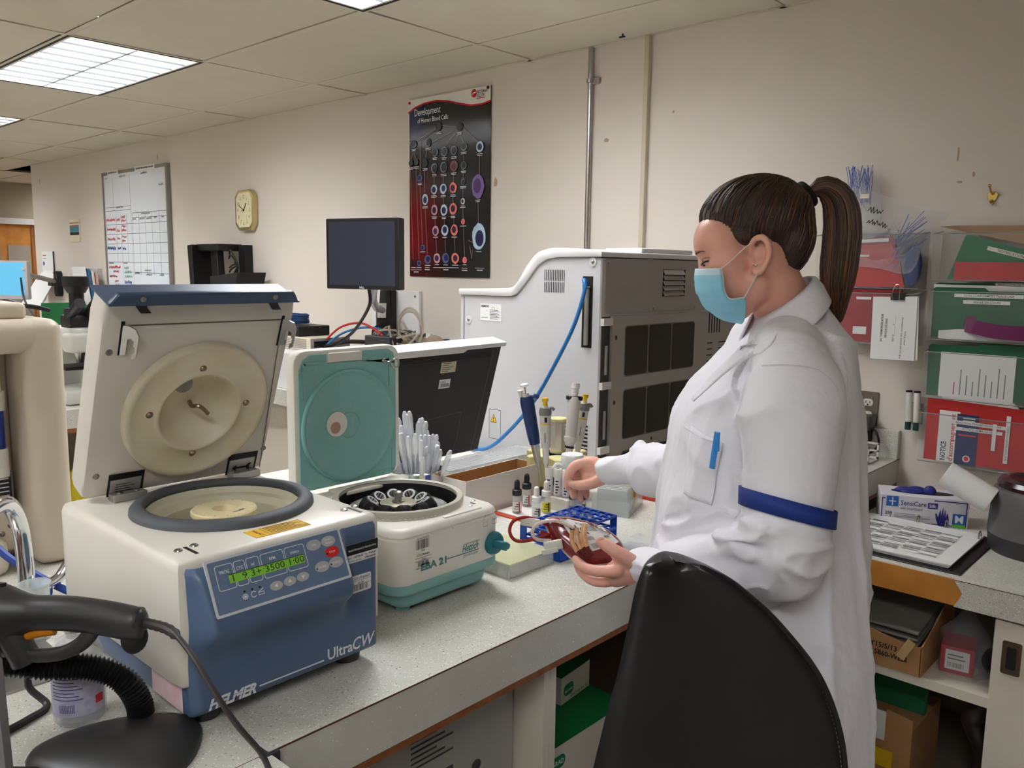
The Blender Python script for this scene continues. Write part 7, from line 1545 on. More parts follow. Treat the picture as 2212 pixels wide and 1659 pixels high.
# ================================================================ THE TECHNICIAN: measured joint positions (x, y, z, radius), metres
HEAD = [(-0.6984, 1.3942, 1.6234, 0.0901, 0.0737, 0.071, 8), (-0.7402, 1.3506, 1.5942, 0.0467, 0.0524, 0.06, 6), (-0.7261, 1.3556, 1.5514, 0.0508, 0.0590, 0.058, 14), (-0.7165, 1.3579, 1.5166, 0.0426, 0.0590, 0.052, 34), (-0.6952, 1.3783, 1.5219, 0.0492, 0.0459, 0.058, 0), (-0.7041, 1.3644, 1.4908, 0.0328, 0.0295, 0.042, 30), (-0.7641, 1.325, 1.5743, 0.0090, 0.0074, 0.03, 0), (-0.6863, 1.3943, 1.5643, 0.0590, 0.0524, 0.064, 0), (-0.7506, 1.3293, 1.5306, 0.0115, 0.0180, 0.013, 0), (-0.7546, 1.3286, 1.5468, 0.0074, 0.0180, 0.01, 10), (-0.7377, 1.3033, 1.5483, 0.0088, 0.0072, 0.01, 0), (-0.6709, 1.4024, 1.5321, 0.0410, 0.0410, 0.052, 0)]
NECK = [(-0.6803, 1.3999, 1.5644, 0.052), (-0.6652, 1.4061, 1.524, 0.05), (-0.6522, 1.4242, 1.4833, 0.052), (-0.6405, 1.4393, 1.4338, 0.056), (-0.6351, 1.4418, 1.3839, 0.066)]
EAR = [(-0.6677, 1.3302, 1.5694, 0.006), (-0.667, 1.3223, 1.5823, 0.0055), (-0.6591, 1.3184, 1.596, 0.0055), (-0.6473, 1.3243, 1.5991, 0.006), (-0.6383, 1.3276, 1.5876, 0.006), (-0.6364, 1.329, 1.5708, 0.0058), (-0.6416, 1.3297, 1.5555, 0.0056), (-0.6494, 1.3285, 1.5439, 0.006), (-0.6568, 1.3268, 1.5414, 0.0075), (-0.6618, 1.3291, 1.5492, 0.006)]
EARIN = [(-0.6542, 1.3349, 1.5726, 0.0133, 0.0219, 0.006, -12), (-0.6551, 1.3295, 1.5477, 0.0070, 0.0086, 0.0055, 0)]
STUD = [(-0.653, 1.316, 1.553)]
LPALM = [(-0.7907, 1.1675, 1.0263, 0.0307, 0.0290, 0.028, 10), (-0.7804, 1.1777, 1.0305, 0.0242, 0.0250, 0.026, 0), (-0.8084, 1.1627, 1.0137, 0.0227, 0.0211, 0.034, 0), (-0.7886, 1.1507, 1.0504, 0.0255, 0.0151, 0.018, -38)]
LWRIST = [(-0.7801, 1.1816, 1.0279, 0.026), (-0.7624, 1.191, 1.0283, 0.026), (-0.723, 1.1874, 1.0362, 0.03)]
LTHUMB = [(-0.7751, 1.1579, 1.0453, 0.0145), (-0.7825, 1.1401, 1.0595, 0.013), (-0.7989, 1.1274, 1.0718, 0.0112), (-0.8149, 1.1249, 1.0784, 0.0098), (-0.8193, 1.1241, 1.0808, 0.0082)]
LF1 = [(-0.7884, 1.1377, 1.0315, 0.0122), (-0.8133, 1.1225, 1.0281, 0.0106), (-0.8419, 1.1207, 1.0262, 0.0094), (-0.8661, 1.1267, 1.0302, 0.0084), (-0.8769, 1.131, 1.0332, 0.0066)]
LF2 = [(-0.7998, 1.1508, 1.0108, 0.0118), (-0.8215, 1.1402, 1.0019, 0.01), (-0.8491, 1.1393, 0.9998, 0.0092), (-0.876, 1.1471, 1.0052, 0.0082), (-0.8898, 1.1536, 1.0121, 0.0064)]
LF3 = [(-0.8155, 1.1705, 1.0029, 0.0115), (-0.8426, 1.1636, 0.9958, 0.0098), (-0.8721, 1.1641, 0.9964, 0.0088), (-0.8978, 1.1723, 1.0051, 0.0076)]
LF4 = [(-0.8267, 1.1892, 0.9965, 0.0108), (-0.8515, 1.1843, 0.9894, 0.0088), (-0.8763, 1.1866, 0.991, 0.0078), (-0.8983, 1.1927, 0.9997, 0.0068)]
RPALM = [(-1.1147, 1.4965, 1.0937, 0.0380, 0.0274, 0.026, -14), (-1.0966, 1.5057, 1.0909, 0.0316, 0.0284, 0.024, 0), (-1.1086, 1.4876, 1.0747, 0.0273, 0.0210, 0.022, 0)]
RWRIST = [(-1.1026, 1.5068, 1.0897, 0.0265), (-1.0589, 1.5067, 1.0952, 0.0265), (-1.0121, 1.5105, 1.1059, 0.027)]
RTHUMB = [(-1.0848, 1.4905, 1.0764, 0.0155), (-1.096, 1.4677, 1.0677, 0.0138), (-1.1121, 1.4482, 1.0641, 0.0118), (-1.1253, 1.4415, 1.0639, 0.01), (-1.1321, 1.4399, 1.0661, 0.008)]
RF1 = [(-1.1141, 1.483, 1.1068, 0.0135), (-1.1319, 1.4583, 1.1057, 0.012), (-1.1423, 1.4453, 1.0868, 0.0108), (-1.1465, 1.4448, 1.0604, 0.0094), (-1.146, 1.4462, 1.0505, 0.0074)]
RF2 = [(-1.1253, 1.5016, 1.0996, 0.0132), (-1.1438, 1.4808, 1.0934, 0.0118), (-1.1506, 1.4699, 1.0681, 0.0108), (-1.1495, 1.468, 1.0381, 0.0094), (-1.1467, 1.4683, 1.0256, 0.0074)]
RF3 = [(-1.1315, 1.5209, 1.0866, 0.0125), (-1.1493, 1.5025, 1.0757, 0.0112), (-1.153, 1.4943, 1.0501, 0.0102), (-1.1462, 1.4902, 1.0235, 0.009), (-1.1416, 1.4898, 1.0135, 0.007)]
RF4 = [(-1.1334, 1.5383, 1.0723, 0.0115), (-1.1464, 1.524, 1.0592, 0.01), (-1.1478, 1.5161, 1.0382, 0.009), (-1.1427, 1.5119, 1.02, 0.0076)]
TORSO = [(-0.6394, 1.4613, 1.5096, 0.0217, 0.062), (-0.6371, 1.4592, 1.4873, 0.0383, 0.085), (-0.6378, 1.4532, 1.4583, 0.0600, 0.125), (-0.64, 1.4462, 1.4318, 0.0783, 0.165), (-0.6427, 1.4387, 1.4045, 0.0942, 0.187), (-0.6486, 1.4272, 1.3713, 0.1133, 0.196), (-0.6578, 1.411, 1.3298, 0.1383, 0.196), (-0.6617, 1.3967, 1.2718, 0.1567, 0.192), (-0.6595, 1.388, 1.214, 0.1650, 0.186), (-0.6565, 1.3792, 1.152, 0.1721, 0.18), (-0.6519, 1.3712, 1.0859, 0.1775, 0.178), (-0.6459, 1.3613, 1.0034, 0.1825, 0.185), (-0.6375, 1.3505, 0.9043, 0.1867, 0.195), (-0.6272, 1.3385, 0.7887, 0.1896, 0.2), (-0.615, 1.3253, 0.6574, 0.1913, 0.205), (-0.6043, 1.3135, 0.541, 0.1929, 0.205)]
LSLEEVE = [(-0.5816, 1.2817, 1.3998, 0.052), (-0.5616, 1.2683, 1.3766, 0.074), (-0.5473, 1.2458, 1.3324, 0.0775), (-0.5383, 1.2301, 1.2769, 0.074), (-0.5317, 1.2163, 1.2216, 0.07), (-0.5272, 1.2086, 1.1799, 0.068), (-0.527, 1.2008, 1.1374, 0.07), (-0.5367, 1.1932, 1.1073, 0.0685), (-0.5645, 1.1857, 1.0932, 0.063), (-0.6, 1.1787, 1.083, 0.058), (-0.6387, 1.1755, 1.0723, 0.052), (-0.681, 1.1755, 1.0599, 0.046), (-0.7101, 1.1744, 1.0495, 0.041)]
LCUFF = [(-0.7076, 1.1764, 1.048, 0.038), (-0.7351, 1.1771, 1.0399, 0.0335), (-0.7682, 1.1795, 1.0315, 0.0325)]
RSLEEVE = [(-0.7646, 1.5253, 1.293, 0.07), (-0.8006, 1.5054, 1.2154, 0.066), (-0.8466, 1.4803, 1.1593, 0.06), (-0.8918, 1.4757, 1.1358, 0.056), (-0.932, 1.4778, 1.1245, 0.056), (-0.9659, 1.4802, 1.1202, 0.052), (-0.9858, 1.4818, 1.1164, 0.04)]
RCUFF = [(-0.9686, 1.4843, 1.119, 0.036), (-1.0086, 1.4872, 1.1105, 0.034), (-1.0657, 1.4877, 1.0994, 0.0325)]
RGATHER = [(-0.9852, 1.4919, 1.1681, 0.016), (-0.9723, 1.4597, 1.1518, 0.016), (-0.9625, 1.4433, 1.126, 0.015), (-0.9607, 1.4528, 1.0946, 0.017), (-0.9642, 1.4803, 1.0757, 0.016)]
FOLDS = [
  [(-0.5674, 1.1378, 1.166, 0.01), (-0.5291, 1.1359, 1.1663, 0.012), (-0.4996, 1.1496, 1.1684, 0.011), (-0.4789, 1.1826, 1.1706, 0.008)],
  [(-0.5984, 1.1412, 1.131, 0.01), (-0.5598, 1.1393, 1.1514, 0.014), (-0.5169, 1.1433, 1.1461, 0.014), (-0.4896, 1.1646, 1.1262, 0.01)],
  [(-0.6111, 1.138, 1.1026, 0.01), (-0.5695, 1.1318, 1.1218, 0.014), (-0.5264, 1.1361, 1.117, 0.012), (-0.5029, 1.1668, 1.0934, 0.009)],
  [(-0.663, 1.1571, 1.0927, 0.01), (-0.6404, 1.1483, 1.0813, 0.012), (-0.6375, 1.1599, 1.0558, 0.01)],
  [(-0.6946, 1.1601, 1.0803, 0.009), (-0.6793, 1.1507, 1.0652, 0.011), (-0.6819, 1.164, 1.0389, 0.009)],
  [(-0.6278, 1.1522, 1.114, 0.01), (-0.6057, 1.1357, 1.1008, 0.012), (-0.6071, 1.1487, 1.0669, 0.01)],
  [(-0.8858, 1.446, 1.168, 0.012), (-0.8983, 1.4319, 1.1537, 0.014), (-0.8962, 1.4401, 1.1138, 0.012)],
  [(-0.9424, 1.4557, 1.1671, 0.01), (-0.9211, 1.4424, 1.1383, 0.012), (-0.9341, 1.4565, 1.0939, 0.01)],
]
BANDC = [(-0.5272, 1.2115, 1.1955), (-0.5263, 1.2078, 1.1714)]
POCKET = [(-0.7154, 1.2125, 1.281), (-0.64, 1.1897, 1.2658), (-0.6457, 1.1795, 1.1651), (-0.7065, 1.2003, 1.1715)]
PEN = [(-0.6472, 1.1823, 1.2612), (-0.6422, 1.1854, 1.2902)]
HAIR = [(-0.7011, 1.3956, 1.6437, 0.0951, 0.0672, 0.083, 10), (-0.7196, 1.3716, 1.606, 0.0393, 0.0279, 0.076, -20), (-0.6546, 1.4295, 1.5974, 0.0443, 0.0639, 0.074, -8), (-0.6847, 1.4094, 1.6375, 0.0803, 0.0705, 0.084, 0)]
TIE = [(-0.6391, 1.4582, 1.6758)]
PONY = [(-0.643, 1.454, 1.6724, 0.01), (-0.6319, 1.462, 1.6829, 0.012), (-0.6113, 1.4753, 1.69, 0.021), (-0.5889, 1.4864, 1.669, 0.029), (-0.5779, 1.485, 1.6223, 0.033), (-0.5758, 1.4766, 1.566, 0.033), (-0.5752, 1.4709, 1.5176, 0.028), (-0.5718, 1.4692, 1.4773, 0.016), (-0.5689, 1.4666, 1.4491, 0.004)]
MASKF = [(-0.7648, 1.3191, 1.5458), (-0.7644, 1.3166, 1.5304), (-0.7614, 1.316, 1.5125), (-0.7547, 1.3188, 1.4939), (-0.7438, 1.3254, 1.4762), (-0.7251, 1.3394, 1.4595), (-0.6989, 1.3619, 1.4519)]
MASKS = [(-0.7043, 1.2927, 1.5477), (-0.6997, 1.2905, 1.5314), (-0.696, 1.2886, 1.5143), (-0.692, 1.2902, 1.5027), (-0.687, 1.2962, 1.4958), (-0.6803, 1.3079, 1.4966), (-0.6725, 1.3208, 1.4982)]
MASKB = [(-0.6776, 1.3271, 1.4543)]
LOOP1 = [(-0.7037, 1.2901, 1.5453), (-0.6865, 1.3011, 1.5642), (-0.6726, 1.3102, 1.5813), (-0.6649, 1.3173, 1.5891)]
LOOP2 = [(-0.6726, 1.3177, 1.4967), (-0.6604, 1.3164, 1.5181), (-0.6498, 1.3179, 1.5399)]
LASH = [(-0.74, 1.2962, 1.5506), (-0.7351, 1.2934, 1.5553), (-0.7293, 1.2924, 1.5585), (-0.7244, 1.293, 1.56)]
LID = [(-0.7452, 1.2983, 1.5577), (-0.7348, 1.2952, 1.564), (-0.7238, 1.2945, 1.5648)]
BROW = [(-0.7553, 1.2942, 1.5711), (-0.7479, 1.2906, 1.5742), (-0.7377, 1.2867, 1.5764), (-0.727, 1.2867, 1.5756)]
COL1 = [(-0.651, 1.4287, 1.4874)]
COL2 = [(-0.6534, 1.4242, 1.4453)]
LAPEL = [(-0.6493, 1.3322, 1.4524), (-0.6547, 1.2799, 1.4187), (-0.6672, 1.2206, 1.3818), (-0.7021, 1.2068, 1.3319), (-0.6838, 1.1828, 1.3335), (-0.6412, 1.2106, 1.3835), (-0.6229, 1.2449, 1.405)]
CHAIR = [((-0.6233, 0.9967, 1.1385), (-0.6086, 1.0102, 1.1388)), ((-0.6349, 0.9857, 1.1363), (-0.5888, 1.0281, 1.1372)), ((-0.6411, 0.9788, 1.1296), (-0.5724, 1.0419, 1.1308)), ((-0.6445, 0.9729, 1.115), (-0.5493, 1.0604, 1.1167)), ((-0.6469, 0.9671, 1.0951), (-0.5281, 1.0761, 1.0972)), ((-0.6481, 0.961, 1.0686), (-0.5033, 1.094, 1.0712)), ((-0.6497, 0.9535, 1.0355), (-0.4778, 1.1112, 1.0386)), ((-0.6517, 0.9455, 1.0024), (-0.4548, 1.1262, 1.006)), ((-0.6542, 0.9371, 0.9693), (-0.4367, 1.1367, 0.9732)), ((-0.6585, 0.9257, 0.9295), (-0.4208, 1.1439, 0.9338)), ((-0.6621, 0.9138, 0.8831), (-0.4077, 1.1473, 0.8877)), ((-0.6656, 0.9009, 0.8308), (-0.3989, 1.1456, 0.8356)), ((-0.664, 0.8924, 0.7772), (-0.3939, 1.1403, 0.7822)), ((-0.6536, 0.8946, 0.7377), (-0.3958, 1.1312, 0.7424)), ((-0.6393, 0.9041, 0.7181), (-0.4085, 1.1159, 0.7224))]
BAGO = [(-0.9513, 1.1385, 1.0868), (-0.9358, 1.1665, 1.0876), (-0.91, 1.1891, 1.0822), (-0.8804, 1.214, 1.07), (-0.8506, 1.2243, 1.0524), (-0.8352, 1.221, 1.0331), (-0.8415, 1.1988, 1.0179), (-0.866, 1.1622, 1.0151), (-0.8897, 1.1423, 1.0245), (-0.9189, 1.1338, 1.049), (-0.9396, 1.1318, 1.0664)]
BAGL = [(-0.9267, 1.1417, 1.0932), (-0.8916, 1.179, 1.0841), (-0.859, 1.1992, 1.0694), (-0.8312, 1.2012, 1.0537), (-0.838, 1.1581, 1.0395), (-0.8722, 1.1351, 1.047), (-0.8945, 1.1388, 1.0665)]
TUBA = [(-0.9442, 1.1302, 1.0806), (-0.9639, 1.1013, 1.0956), (-0.9754, 1.0765, 1.0924), (-0.979, 1.0697, 1.0734), (-0.9687, 1.0761, 1.057), (-0.9474, 1.096, 1.0591), (-0.9348, 1.1223, 1.0653)]
TUBB = [(-0.8943, 1.1486, 1.0815), (-0.9201, 1.1272, 1.0935), (-0.9412, 1.1072, 1.0889), (-0.9489, 1.0973, 1.0739), (-0.9413, 1.1017, 1.06), (-0.9257, 1.1221, 1.0562)]
SEG0 = [(-0.8892, 1.1368, 1.081), (-0.8835, 1.1304, 1.0625), (-0.867, 1.1286, 1.0456), (-0.856, 1.1346, 1.0384)]
SEG1 = [(-0.8823, 1.1413, 1.0859), (-0.8755, 1.1359, 1.0674), (-0.8615, 1.1319, 1.0504), (-0.8507, 1.137, 1.04)]
SEG2 = [(-0.8744, 1.1523, 1.092), (-0.8686, 1.1403, 1.0722), (-0.8583, 1.1356, 1.0546), (-0.8473, 1.1378, 1.0423)]
SEG3 = [(-0.8714, 1.1525, 1.0926), (-0.8645, 1.1415, 1.0729), (-0.8535, 1.1373, 1.0553), (-0.8427, 1.1397, 1.0446)]
CLAMP = [(-0.96, 1.1033, 1.0874), (-0.9187, 1.1204, 1.0497), (-0.922, 1.1156, 1.0397), (-0.912, 1.1255, 1.044)]
PORT = [(-0.9328, 1.1304, 1.0622), (-0.9258, 1.1354, 1.0548), (-0.9142, 1.1374, 1.0449)]
TUBES = [(-1.1348, 1.4363, 1.0748), (-1.1772, 1.5294, 0.9894), (-1.1329, 1.4407, 1.0744), (-1.1731, 1.5331, 0.9895)]
LABQ = [(-0.9286, 1.1467, 1.0926), (-0.8671, 1.2, 1.077), (-0.8298, 1.2022, 1.0521), (-0.8609, 1.137, 1.0383)]
SEAM1 = [(-0.5752, 1.1527, 1.3733), (-0.5645, 1.1663, 1.3935), (-0.5347, 1.1953, 1.403), (-0.498, 1.2274, 1.3954), (-0.4745, 1.2434, 1.3662)]
SEAM2 = [(-0.7499, 1.1992, 1.011), (-0.746, 1.1958, 1.1206), (-0.7408, 1.2034, 1.2097), (-0.7325, 1.2078, 1.2665), (-0.7128, 1.2226, 1.3227)]
NAILS = [(-0.8102, 1.1169, 1.0855), (-1.1199, 1.4346, 1.0662)]
LEGS = [(-0.5436, 1.2901, 0.7052), (-0.6048, 1.4354, 0.6112)]
from mathutils import noise as mnoise
from mathutils.bvhtree import BVHTree
PRv, PBv, ZV = V((0.738, 0.675, 0)), V((-0.675, 0.738, 0)), V((0, 0, 1))
def oell(mb, e, n=24, k=16, grow=0.0, mi=0):
    x, y, z, ra, rz, rb, an = e; a = math.radians(an)
    ex = PRv * math.cos(a) + ZV * math.sin(a); ez = -PRv * math.sin(a) + ZV * math.cos(a)
    M = Matrix(((ex.x, PBv.x, ez.x, x), (ex.y, PBv.y, ez.y, y), (ex.z, PBv.z, ez.z, z), (0, 0, 0, 1)))
    return mb.ell((0, 0, 0), (ra + grow, rb + grow, rz + grow), mi, M, n, k)
def jt(mb, l, n=16, sub=4, k=1.0, add=0.0, mi=0):
    """smooth closed limb through the joints, with rounded ends"""
    pts = bez([p[:3] for p in l], sub); rr = [p.x for p in bez([(p[3], 0, 0) for p in l], sub)]
    rr = [max(0.002, r * k + add) for r in rr]
    d0 = (pts[0] - pts[1]).normalized(); d1 = (pts[-1] - pts[-2]).normalized()
    P_ = [pts[0] + d0 * rr[0] * 0.8, pts[0] + d0 * rr[0] * 0.5] + pts + [pts[-1] + d1 * rr[-1] * 0.5, pts[-1] + d1 * rr[-1] * 0.8]
    R_ = [rr[0] * 0.35, rr[0] * 0.8] + rr + [rr[-1] * 0.8, rr[-1] * 0.35]
    return mb.tube(P_, R_, n, mi)
PE = thing('person', 'person in white lab coat and blue face mask with brown ponytail holding a blood bag', 'person', (-0.62, 1.43, 0.0))
def skin_mat():
    m = mat('skin', (234, 180, 158), 0.42, sss=0.12, var=(26, (216, 142, 126), 0.5), bump=(420, 0.12, 0.0006))
    return m
skin = skin_mat()
# ---- body: one continuous figure
bd = MB()
for e in HEAD: oell(bd, e)
jt(bd, NECK)
jt(bd, EAR, 8, 3)
for e in EARIN: oell(bd, e, 14, 10)
for e in LPALM + RPALM: oell(bd, e, 18, 12)
jt(bd, LWRIST); jt(bd, RWRIST)
for f_ in (LTHUMB, LF1, LF2, LF3, LF4, RTHUMB, RF1, RF2, RF3, RF4): jt(bd, f_, 12, 4)
tc_ = lambda i: tuple(TORSO[i][:3])
jt(bd, [NECK[-1][:3] + (0.06,), tc_(6) + (0.085,), tc_(7) + (0.115,), tc_(9) + (0.115,), tc_(11) + (0.12,)])
jt(bd, [tc_(4) + (0.06,)] + [p[:3] + (p[3] * 0.55,) for p in LSLEEVE[1:]] + [LWRIST[1]])
jt(bd, [tc_(4) + (0.06,)] + [p[:3] + (p[3] * 0.55,) for p in RSLEEVE] + [RWRIST[1]])
LG = []
for s_ in (-1, 1):
    o_ = PBv * (0.085 * s_); q0 = V((TORSO[11][0], TORSO[11][1], 0)) + o_
    LG.append([(q0.x, q0.y, 0.94, 0.09), (q0.x, q0.y, 0.7, 0.075), (q0.x, q0.y, 0.5, 0.055), (q0.x, q0.y, 0.3, 0.05), (q0.x, q0.y, 0.1, 0.036)])
    jt(bd, LG[-1]); jt(bd, [(q0.x, q0.y, 0.06, 0.035), (q0.x - PRv.x * 0.08, q0.y - PRv.y * 0.08, 0.045, 0.035), (q0.x - PRv.x * 0.15, q0.y - PRv.y * 0.15, 0.035, 0.028)])
W(bd, PE); BODY = remeshed(bd, 'body', skin, 0.0029, 5, PE, None, 0.45)
vg = BODY.vertex_groups.new(name='head'); vg.add([v.index for v in BODY.data.vertices if v.co.z > 1.45 and (v.co + V(PE.location) - V(EARIN[0][:3])).length > 0.040], 1.0, 'REPLACE')
ms_ = BODY.modifiers.new('h', 'SMOOTH'); ms_.vertex_group = 'head'; ms_.iterations = 16; ms_.factor = 0.5
# ---- trousers and shoes below the coat
for l in LG: W(jt(MB(), [p[:3] + (p[3] + 0.018,) for p in l]), PE).build('trouser_leg', mat('trouser_navy', (44, 48, 62), 0.8), PE)
for s_ in (-1, 1):
    q0 = V((TORSO[11][0], TORSO[11][1], 0)) + PBv * (0.085 * s_); W(MB().tube([q0 + V((0, 0, 0.042)) + PRv * 0.05, q0 + V((0, 0, 0.05)) + PRv * 0.02, q0 - PRv * 0.08 + V((0, 0, 0.045)), q0 - PRv * 0.19 + V((0, 0, 0.036)), q0 - PRv * 0.215 + V((0, 0, 0.036))], [0.03, 0.042, 0.043, 0.036, 0.015], 14), PE).build('shoe', white_pl, PE)
# ---- lab coat: torso loft, sleeves, folds, cuffs merged into one cloth
coat_m = mat('coat_cotton', (227, 225, 231), 0.78, bump=(15, 0.45, 0.012), aniso=(1.0, 1.0, 0.55), sheen=0.15)
ct = MB(); N = 40; vs = []
secs = [(V(t[:3]), t[3], t[4]) for t in TORSO]
cs = bez([s_[0] for s_ in secs], 3); ha = [p.x for p in bez([(s_[1], 0, 0) for s_ in secs], 3)]; hb_ = [p.x for p in bez([(s_[2], 0, 0) for s_ in secs], 3)]
rings_ = [(c, a, b_) for c, a, b_ in zip(cs, ha, hb_) if c.z > 0.42]
for c, a, b_ in rings_:
    for j in range(N):
        t = 2 * PI * j / N; cx, sx = math.cos(t), math.sin(t); e = 0.86
        vs.append(c + PRv * (a * math.copysign(abs(cx) ** e, cx)) + PBv * (b_ * math.copysign(abs(sx) ** e, sx)))
R_ = len(rings_)
ct.add(vs, [[i * N + j, i * N + (j + 1) % N, (i + 1) * N + (j + 1) % N, (i + 1) * N + j] for i in range(R_ - 1) for j in range(N)] + [list(range(N)), [(R_ - 1) * N + j for j in range(N)][::-1]])
jt(ct, LSLEEVE, 24, 4); jt(ct, RSLEEVE, 24, 4); jt(ct, LCUFF, 20, 3); jt(ct, RCUFF, 20, 3); jt(ct, RGATHER, 12, 4)
for f_ in FOLDS: jt(ct, f_, 10, 4)
sh_near = V(LSLEEVE[1][:3]); jt(ct, [tuple(secs[3][0]) + (0.06,), (sh_near.x, sh_near.y, sh_near.z + 0.012, 0.066)], 20, 3)
sh_far = secs[4][0] + PBv * 0.155; jt(ct, [tuple(secs[3][0]) + (0.06,), (sh_far.x, sh_far.y, sh_far.z - 0.01, 0.068), tuple(RSLEEVE[0][:3]) + (0.07,)], 20, 3)
W(ct, PE); COAT = remeshed(ct, 'lab_coat', coat_m, 0.0048, 6, PE, 'white cotton lab coat with cuffs', 0.5)
me = COAT.data; base = V(PE.location)
import numpy as np
co_ = np.array([tuple(v.co + base) for v in me.vertices]); slp = np.array([tuple(p) for p in bez([q[:3] for q in LSLEEVE], 4)])
dsl = np.min(np.linalg.norm(co_[:, None, :] - slp[None, :, :], axis=2), axis=1); isl_ = np.argmin(np.linalg.norm(co_[:, None, :] - slp[None, :, :], axis=2), axis=1) / len(slp)
def ridge(w, sh): return (1 - abs(mnoise.noise(w + V((sh, sh * 1.7, 0))))) ** 5
bc_ = (V(BANDC[0]) + V(BANDC[1])) / 2; bx_ = ((V(BANDC[1]) - V(BANDC[0])).normalized() - PRv * 0.16).normalized()
nn = [v.normal.copy() for v in me.vertices]
for v, n_, ds_, it_ in zip(me.vertices, nn, dsl, isl_):
    p = v.co + base; rel = p - secs[8][0]; a_ = math.atan2(rel.dot(PBv), rel.dot(PRv))
    q_ = V((p.dot(PRv), p.dot(PBv), p.z))
    if ds_ < 0.088:
        if it_ < 0.40: d_ = 0.010 * (ridge(V((q_.x * 8 + q_.z * 3, q_.y * 5, q_.z * 4 - q_.x * 3)), 3.1) - 0.35) + 0.004 * mnoise.noise(q_ * 9)
        else: d_ = 0.013 * (ridge(V((q_.x * 10 + q_.z * 8, q_.y * 6, q_.z * 15 - q_.x * 7)), 8.3) - 0.35) + 0.005 * (ridge(V((q_.x * 22, q_.y * 9, q_.z * 18)), 1.3) - 0.35)
    elif rel.dot(PBv) < 0.16:
        k = max(0.0, min(1.0, (1.34 - p.z) / 0.2)); d_ = 0.003 * mnoise.noise(q_ * 5) + k * 0.011 * (ridge(V((a_ * 2.6 + q_.z * 0.6, q_.z * 1.3, 0.3)), 5.0) - 0.4) + 0.007 * (ridge(V((q_.x * 7 + q_.z * 6, q_.y * 5, q_.z * 6 - q_.x * 3)), 7.7) - 0.35)
    else: d_ = 0.007 * (ridge(V((q_.x * 10, q_.y * 9, q_.z * 9)), 2.2) - 0.35)
    if ds_ < 0.088 and abs((p - bc_).dot(bx_)) < 0.034: d_ *= 0.15
    v.co = v.co + n_ * d_
me.update()
bvc = BVHTree.FromPolygons([v.co + base for v in me.vertices], [p.vertices for p in me.polygons])
def drape(mb, quad, bvh, off, out, back=0.25, dirn=None, n=1):
    """lay flat (u,v) artwork over a curved surface inside the 3D quad (TL, TR, BR, BL)"""
    TL, TR, BR, BL = [V(q) for q in quad]; dn = dirn if dirn is not None else PBv
    for p in mb.v:
        u, v_ = p.x, p.y; q = (BL * (1 - u) + BR * u) * (1 - v_) + (TL * (1 - u) + TR * u) * v_
        h = bvh.ray_cast(q - dn * back, dn, back * 2)
        out.v.append((h[0] if h[0] is not None else q) - dn * (off + p.z))
    o_ = len(out.v) - len(mb.v)
    for f_, m_ in zip(mb.f, mb.m): out.f.append([i + o_ for i in f_]); out.m.append(m_)
    return out
def gridpatch(nx, ny, poly=None):
    g = MB(); g.add([(i / nx, j / ny, 0) for j in range(ny + 1) for i in range(nx + 1)], [[j * (nx + 1) + i, j * (nx + 1) + i + 1, (j + 1) * (nx + 1) + i + 1, (j + 1) * (nx + 1) + i] for j in range(ny) for i in range(nx)]); return g
PD = (PBv * 0.82 + PRv * 0.57).normalized()
pk = drape(gridpatch(10, 14), POCKET, bvc, 0.004, MB(), 0.12, PD)
W(pk, PE); PK = pk.build('chest_pocket', coat_m, PE, ang=80)
sf = PK.modifiers.new('t', 'SOLIDIFY'); sf.thickness = 0.002
cr = [V(q) for q in POCKET]
def stitch(pts, r, m, name, bvh=bvc, off=0.001, sub=10):
    out = []
    for p in bez(pts, sub):
        h = bvh.ray_cast(p - PBv * 0.25, PBv, 0.6)
        if h[0] is not None: out.append(h[0] - PBv * off)
    if len(out) > 2: W(MB().tube(out, r, 6), PE).build(name, m, PE)
seam_m = mat('coat_seam', (206, 202, 208), 0.8)
stitch([POCKET[0], ((cr[0] + cr[1]) / 2 + V((0, 0, -0.004))), POCKET[1]], 0.0018, coat_m, 'pocket_edge', off=0.005)
stitch(SEAM1, 0.0013, seam_m, 'sleeve_seam', off=0.0002)
W(MB().cyl(V(PEN[0]) - V((0, 0, 0.05)), PEN[1], 0.0042, n=12).b2(V(PEN[1]) + V((-0.004, -0.006, -0.022)), V(PEN[1]) + V((0.002, -0.003, 0.002))), PE)
pen = MB().cyl(V(PEN[0]) - PBv * 0.012 - V((0, 0, 0.03)), V(PEN[1]) - PBv * 0.012, 0.0048, n=12); pen.b2((-0.0025, -0.0018, 0), (0.0025, 0.0018, 0.03), 0, 1, 0, fr(V(PEN[1]) - PBv * 0.018 - V((0.0, 0, 0.03)), PRv, PBv))
tag(pen.build('pen', mat('pen_blue', (58, 140, 214), 0.3)), 'bright blue pen in the lab coat chest pocket', 'pen')
c0, c1 = V(BANDC[0]), V(BANDC[1]); axb = (c1 - c0).normalized(); axb = (axb - PRv * 0.16).normalized()
bandM = fr((c0 + c1) / 2, PRv, PBv); z_ = axb; x_ = (PRv - z_ * PRv.dot(z_)).normalized(); bandM = fr((c0 + c1) / 2, x_, z_.cross(x_))
bn = MB(); NB = 48; vs = []
for zz_ in (-0.0135, 0.0135):
    for j in range(NB):
        t = 2 * PI * j / NB; p = bandM @ V((0.0 + 0.3 * math.cos(t), 0.3 * math.sin(t), zz_ + 0.003 * math.sin(2 * t + 1)))
        c_ = bandM @ V((0, 0, zz_)); h = bvc.ray_cast(p, (c_ - p).normalized(), 0.3)
        q = h[0] if h[0] is not None and (h[0] - c_).length < 0.1 else c_ + (p - c_).normalized() * 0.0725
        r_ = (q - c_).length; vs.append(c_ + (p - c_).normalized() * (min(max(r_, 0.066), 0.078) + 0.004))
